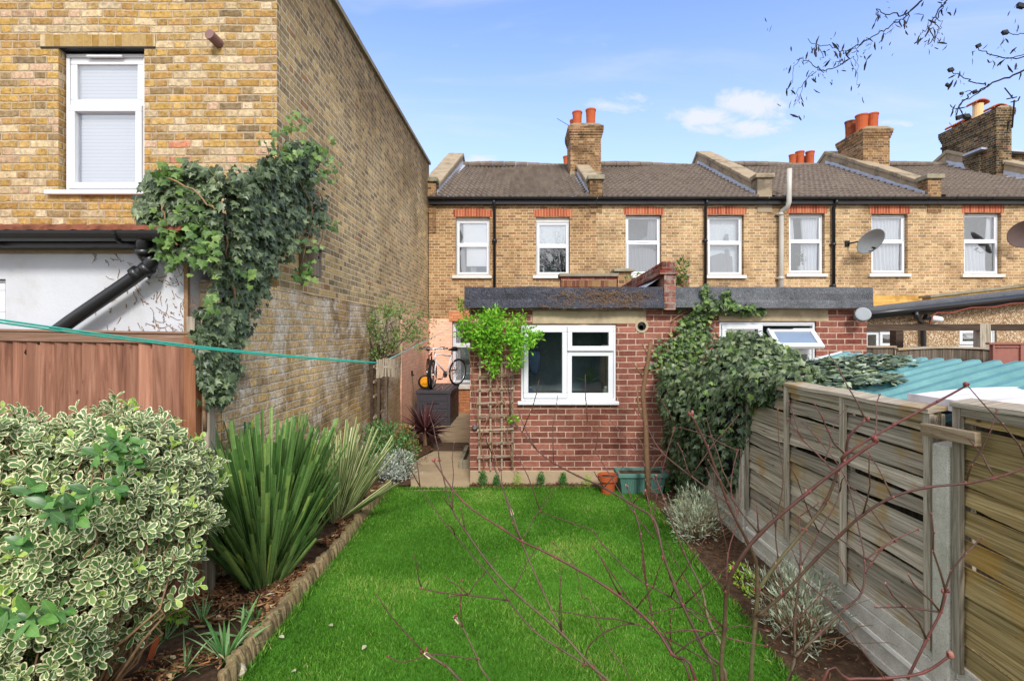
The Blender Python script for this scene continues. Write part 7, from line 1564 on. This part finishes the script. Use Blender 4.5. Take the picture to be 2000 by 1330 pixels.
ps_ = thing('pruned_sapling', 'tall bare pruned stick standing in the right bed before the brick wall', 'sapling', (1.52, 5.88, 0)); mb = MB(); Yk = 5.88
def tk(pts, r0, r1): mb.tube([P(a, b, Yk) for a, b in pts], [r0+(r1-r0)*i/(len(pts)-1) for i in range(len(pts))], 7)
tk([(1267, 985), (1263, 892), (1261, 828), (1255, 768), (1261, 730), (1266, 700), (1271, 667)], .034, .020); tk([(1255, 735), (1246, 722), (1236, 708)], .012, .008); tk([(1263, 730), (1275, 724), (1290, 720)], .010, .005); tk([(1262, 828), (1248, 800), (1244, 760)], .014, .009); tk([(1266, 695), (1258, 680), (1251, 664)], .008, .005); tk([(1268, 684), (1276, 672)], .008, .006); tk([(1263, 890), (1250, 860), (1240, 850)], .008, .004); tk([(1265, 930), (1282, 900), (1300, 880)], .008, .004)
mb.build('stems', 'twig_brown', ps_, smooth=True)

# ------------------------------------------------------------------ overhanging bare tree, top right
bt = thing('bare_tree', 'dark bare twigs with dangling pods hanging into the sky at top right', 'tree', (5.4, 3.4, 0)); YB = 3.6
mb = MB(); mb.tube([(5.4, 3.4, -.1), (5.35, 3.45, 1.5), (5.25, 3.5, 3.2), (5.0, 3.55, 4.6)], [.13, .11, .09, .06], 10); mb.build('trunk', 'bark_grey', bt, smooth=True)
mb = MB(); bp = []
def br(pts, r0, r1, Y=YB, root=None):
    q = [Vector(P(a, b, Y+.15*math.sin(i*1.3))) for i, (a, b) in enumerate(pts)]
    if root: q = [Vector(root)]+q
    mm = []
    for i in range(len(q)-1):
        for k in range(4): mm.append(q[i].lerp(q[i+1], k/4)+Vector([random.gauss(0, .006) for _ in range(3)]))
    mm.append(q[-1]); mb.tube(mm, [.62*(r0+(r1-r0)*i/(len(mm)-1)) for i in range(len(mm))], 5); bp.append(mm)
br([(2080,110),(2000,138),(1960,155),(1928,168),(1890,188),(1874,205),(1868,228)], .014, .004, root=(5.05, 3.55, 4.0))
br([(1928,168),(1905,162),(1880,150),(1858,138)], .007, .004); br([(1928,168),(1900,190),(1880,196),(1870,215),(1874,235)], .006, .003); br([(1900,180),(1885,178),(1876,190)], .004, .002)
br([(2080,90),(2000,112),(1965,117),(1930,108),(1910,92)], .009, .004, root=(5.05, 3.55, 4.2)); br([(2000,107),(1970,112),(1945,114)], .005, .003)
br([(2080,60),(2000,66),(1975,67),(1962,63)], .006, .003, root=(5.0, 3.55, 4.4)); br([(2060,25),(2000,18),(1990,12)], .007, .005, root=(5.0, 3.55, 4.5))
br([(1880,-25),(1850,0),(1838,15),(1825,35),(1815,55),(1822,75),(1812,88)], .010, .004, root=(4.9, 3.55, 4.55)); br([(1838,15),(1828,40),(1832,60),(1824,80)], .006, .003); br([(1815,55),(1800,66),(1796,72)], .004, .003); br([(1825,35),(1840,45),(1836,66)], .004, .002)
br([(1850,-40),(1800,0),(1775,25),(1755,32),(1730,28),(1712,18)], .012, .004, root=(4.9, 3.5, 4.6)); br([(1775,25),(1760,42),(1740,50),(1720,62),(1690,80),(1668,92),(1652,104),(1638,98),(1620,88),(1600,92),(1578,76)], .007, .003)
br([(1690,80),(1672,96),(1655,100)], .005, .003); br([(1652,104),(1660,116),(1640,128),(1610,140),(1595,136),(1585,124),(1566,114),(1556,118)], .007, .003); br([(1595,140),(1580,150),(1560,175),(1553,200)], .004, .002); br([(1640,128),(1652,118),(1665,112),(1672,130)], .005, .002); br([(1566,114),(1552,128),(1548,160),(1540,172)], .003, .002); br([(1775,25),(1770,45),(1765,52)], .005, .003); br([(1800,0),(1790,12),(1772,32)], .006, .004)
br([(1590,140),(1572,160),(1562,188),(1553,205)], .003, .0015); br([(1715,18),(1712,30),(1720,36)], .004, .003); br([(1672,100),(1676,130),(1673,165)], .003, .0015); br([(1600,92),(1606,110),(1604,118)], .004, .002)
mb.build('branches', 'twig_dark', bt)
T = []; 
for mm in bp[1:]:
    for p in mm[8:]:
        if p.x/p.y > 1.05: continue
        for _ in range(3):
            if random.random() < .50: T.append(tuple(p+Vector((random.gauss(0, .035), random.gauss(0, .05), random.gauss(-.03, .035)))))
for (px, py) in ((1545, 128), (1500, 55), (1508, 50), (1494, 35), (1673, 165), (1663, 168), (1632, 62), (1740, 82), (1745, 105), (1560, 188), (1556, 196), (1693, 118), (1688, 110)): T.append(P(px, py, YB))
T = np.array(T); n = len(T); D = RNG.normal(size=(n, 3))*.5+[0, 0, -.9]; scatter('pods', leaf_t(2, .13, .5, .3, .1), frames(D, unit(n), .05*(.35+1.1*RNG.random(n)**1.5)), T, 'dark_pod', bt)['kind'] = 'stuff'
mb = MB()
for (px, py, s_) in ((1993, 12, .035), (1963, 64, .03), (1911, 90, .025), (1857, 137, .027), (1851, 167, .024), (1873, 230, .03), (1888, 228, .035), (1904, 180, .024), (1878, 183, .018)): c = P(px, py, YB); mb.obox(c, (s_*1.2, s_*.6, s_), (random.uniform(-.5, .5), random.uniform(-.6, .6), 0))
mb.build('seed_heads', 'dark_pod', bt)['kind'] = 'stuff'

rt = thing('bare_tree', 'leafless tree behind the viewpoint, mirrored in the upstairs windows', 'tree', (3.4, -10, 0)); mb = MB()
mb.tube([(3.4, -10, 0), (3.3, -10, 3), (3.5, -10, 6)], [.22, .18, .12], 8); mb.build('trunk', 'bark_grey', rt); mb = MB()
for k in range(260):
    p = Vector((3.45, -10, random.uniform(3.5, 6))); q = [p]; dd = Vector((random.gauss(0, .8), random.gauss(0, .6), random.uniform(.3, 1.3))).normalized()
    for i in range(6): dd = (dd+Vector([random.gauss(0, .25) for _ in range(3)])).normalized(); q.append(q[-1]+dd*.75)
    mb.tube(q, [.04, .03, .024, .018, .014, .01, .006], 4)
mb.build('branches', 'twig_dark', rt)
# ------------------------------------------------------------------ the grass
NB = 260000; u = RNG.random(NB); 
yy = 1.9+(LY1+.03-1.9)*(u**1.25); xx = LX0+.01+(LX1-LX0+.02)*RNG.random(NB); edge = np.minimum(xx-LX0, LX1-xx)
nz = np.array([mnoise.fractal(Vector((a*1.6, b*1.6, 0)), 1, 2, 3) for a, b in zip(xx[::1], yy[::1])])
hh = .027*(1+.45*nz)*(.6+.7*RNG.random(NB)); D = np.stack([RNG.normal(size=NB)*.42, RNG.normal(size=NB)*.42, np.ones(NB)], 1); N = RNG.normal(size=(NB, 3)); N[:, 2] = 0.2
GT = ([(-.07, 0, 0), (.07, 0, 0), (.055, .55, .06), (-.055, .55, .06), (0, 1, .28)], [(0, 1, 2, 3), (3, 2, 4)], [(0, 0)]*5)
nz2 = np.array([mnoise.fractal(Vector((a*.9+5, b*.9, 3)), 1, 2, 2) for a, b in zip(xx, yy)])
rn = np.clip(.42+nz*.25+nz2*.45+RNG.normal(size=NB)*.22, 0, 1)
tag(scatter('grass', GT, frames(D, N, hh*1.05), np.stack([xx, yy, np.full(NB, .004)+.0*xx], 1), 'grass_blade', rnd=rn), 'short bright green lawn grass between the two flower beds', 'grass', kind='stuff')

# longer tufts where the mower misses: along the log edging, the right bed and the path
n = 9000; side = RNG.integers(0, 3, n); yy = 2.6+(LY1-2.6)*RNG.random(n); xx = np.where(side == 0, LX0+.005+np.abs(RNG.normal(size=n))*.02, np.where(side == 1, LX1-.02+RNG.normal(size=n)*.025, LX0+(LX1-LX0)*RNG.random(n))); yy = np.where(side == 2, LY1-.01+RNG.normal(size=n)*.02, yy)
D = np.stack([RNG.normal(size=n)*.6, RNG.normal(size=n)*.6, np.ones(n)], 1); tag(scatter('edge_grass', GT, frames(D, unit(n), .045*(.5+.9*RNG.random(n))), np.stack([xx, yy, np.full(n, .004)], 1), 'grass_blade', rnd=np.clip(.4+RNG.normal(size=n)*.3, 0, 1)), 'longer ragged grass along the lawn edges', 'grass', kind='stuff')
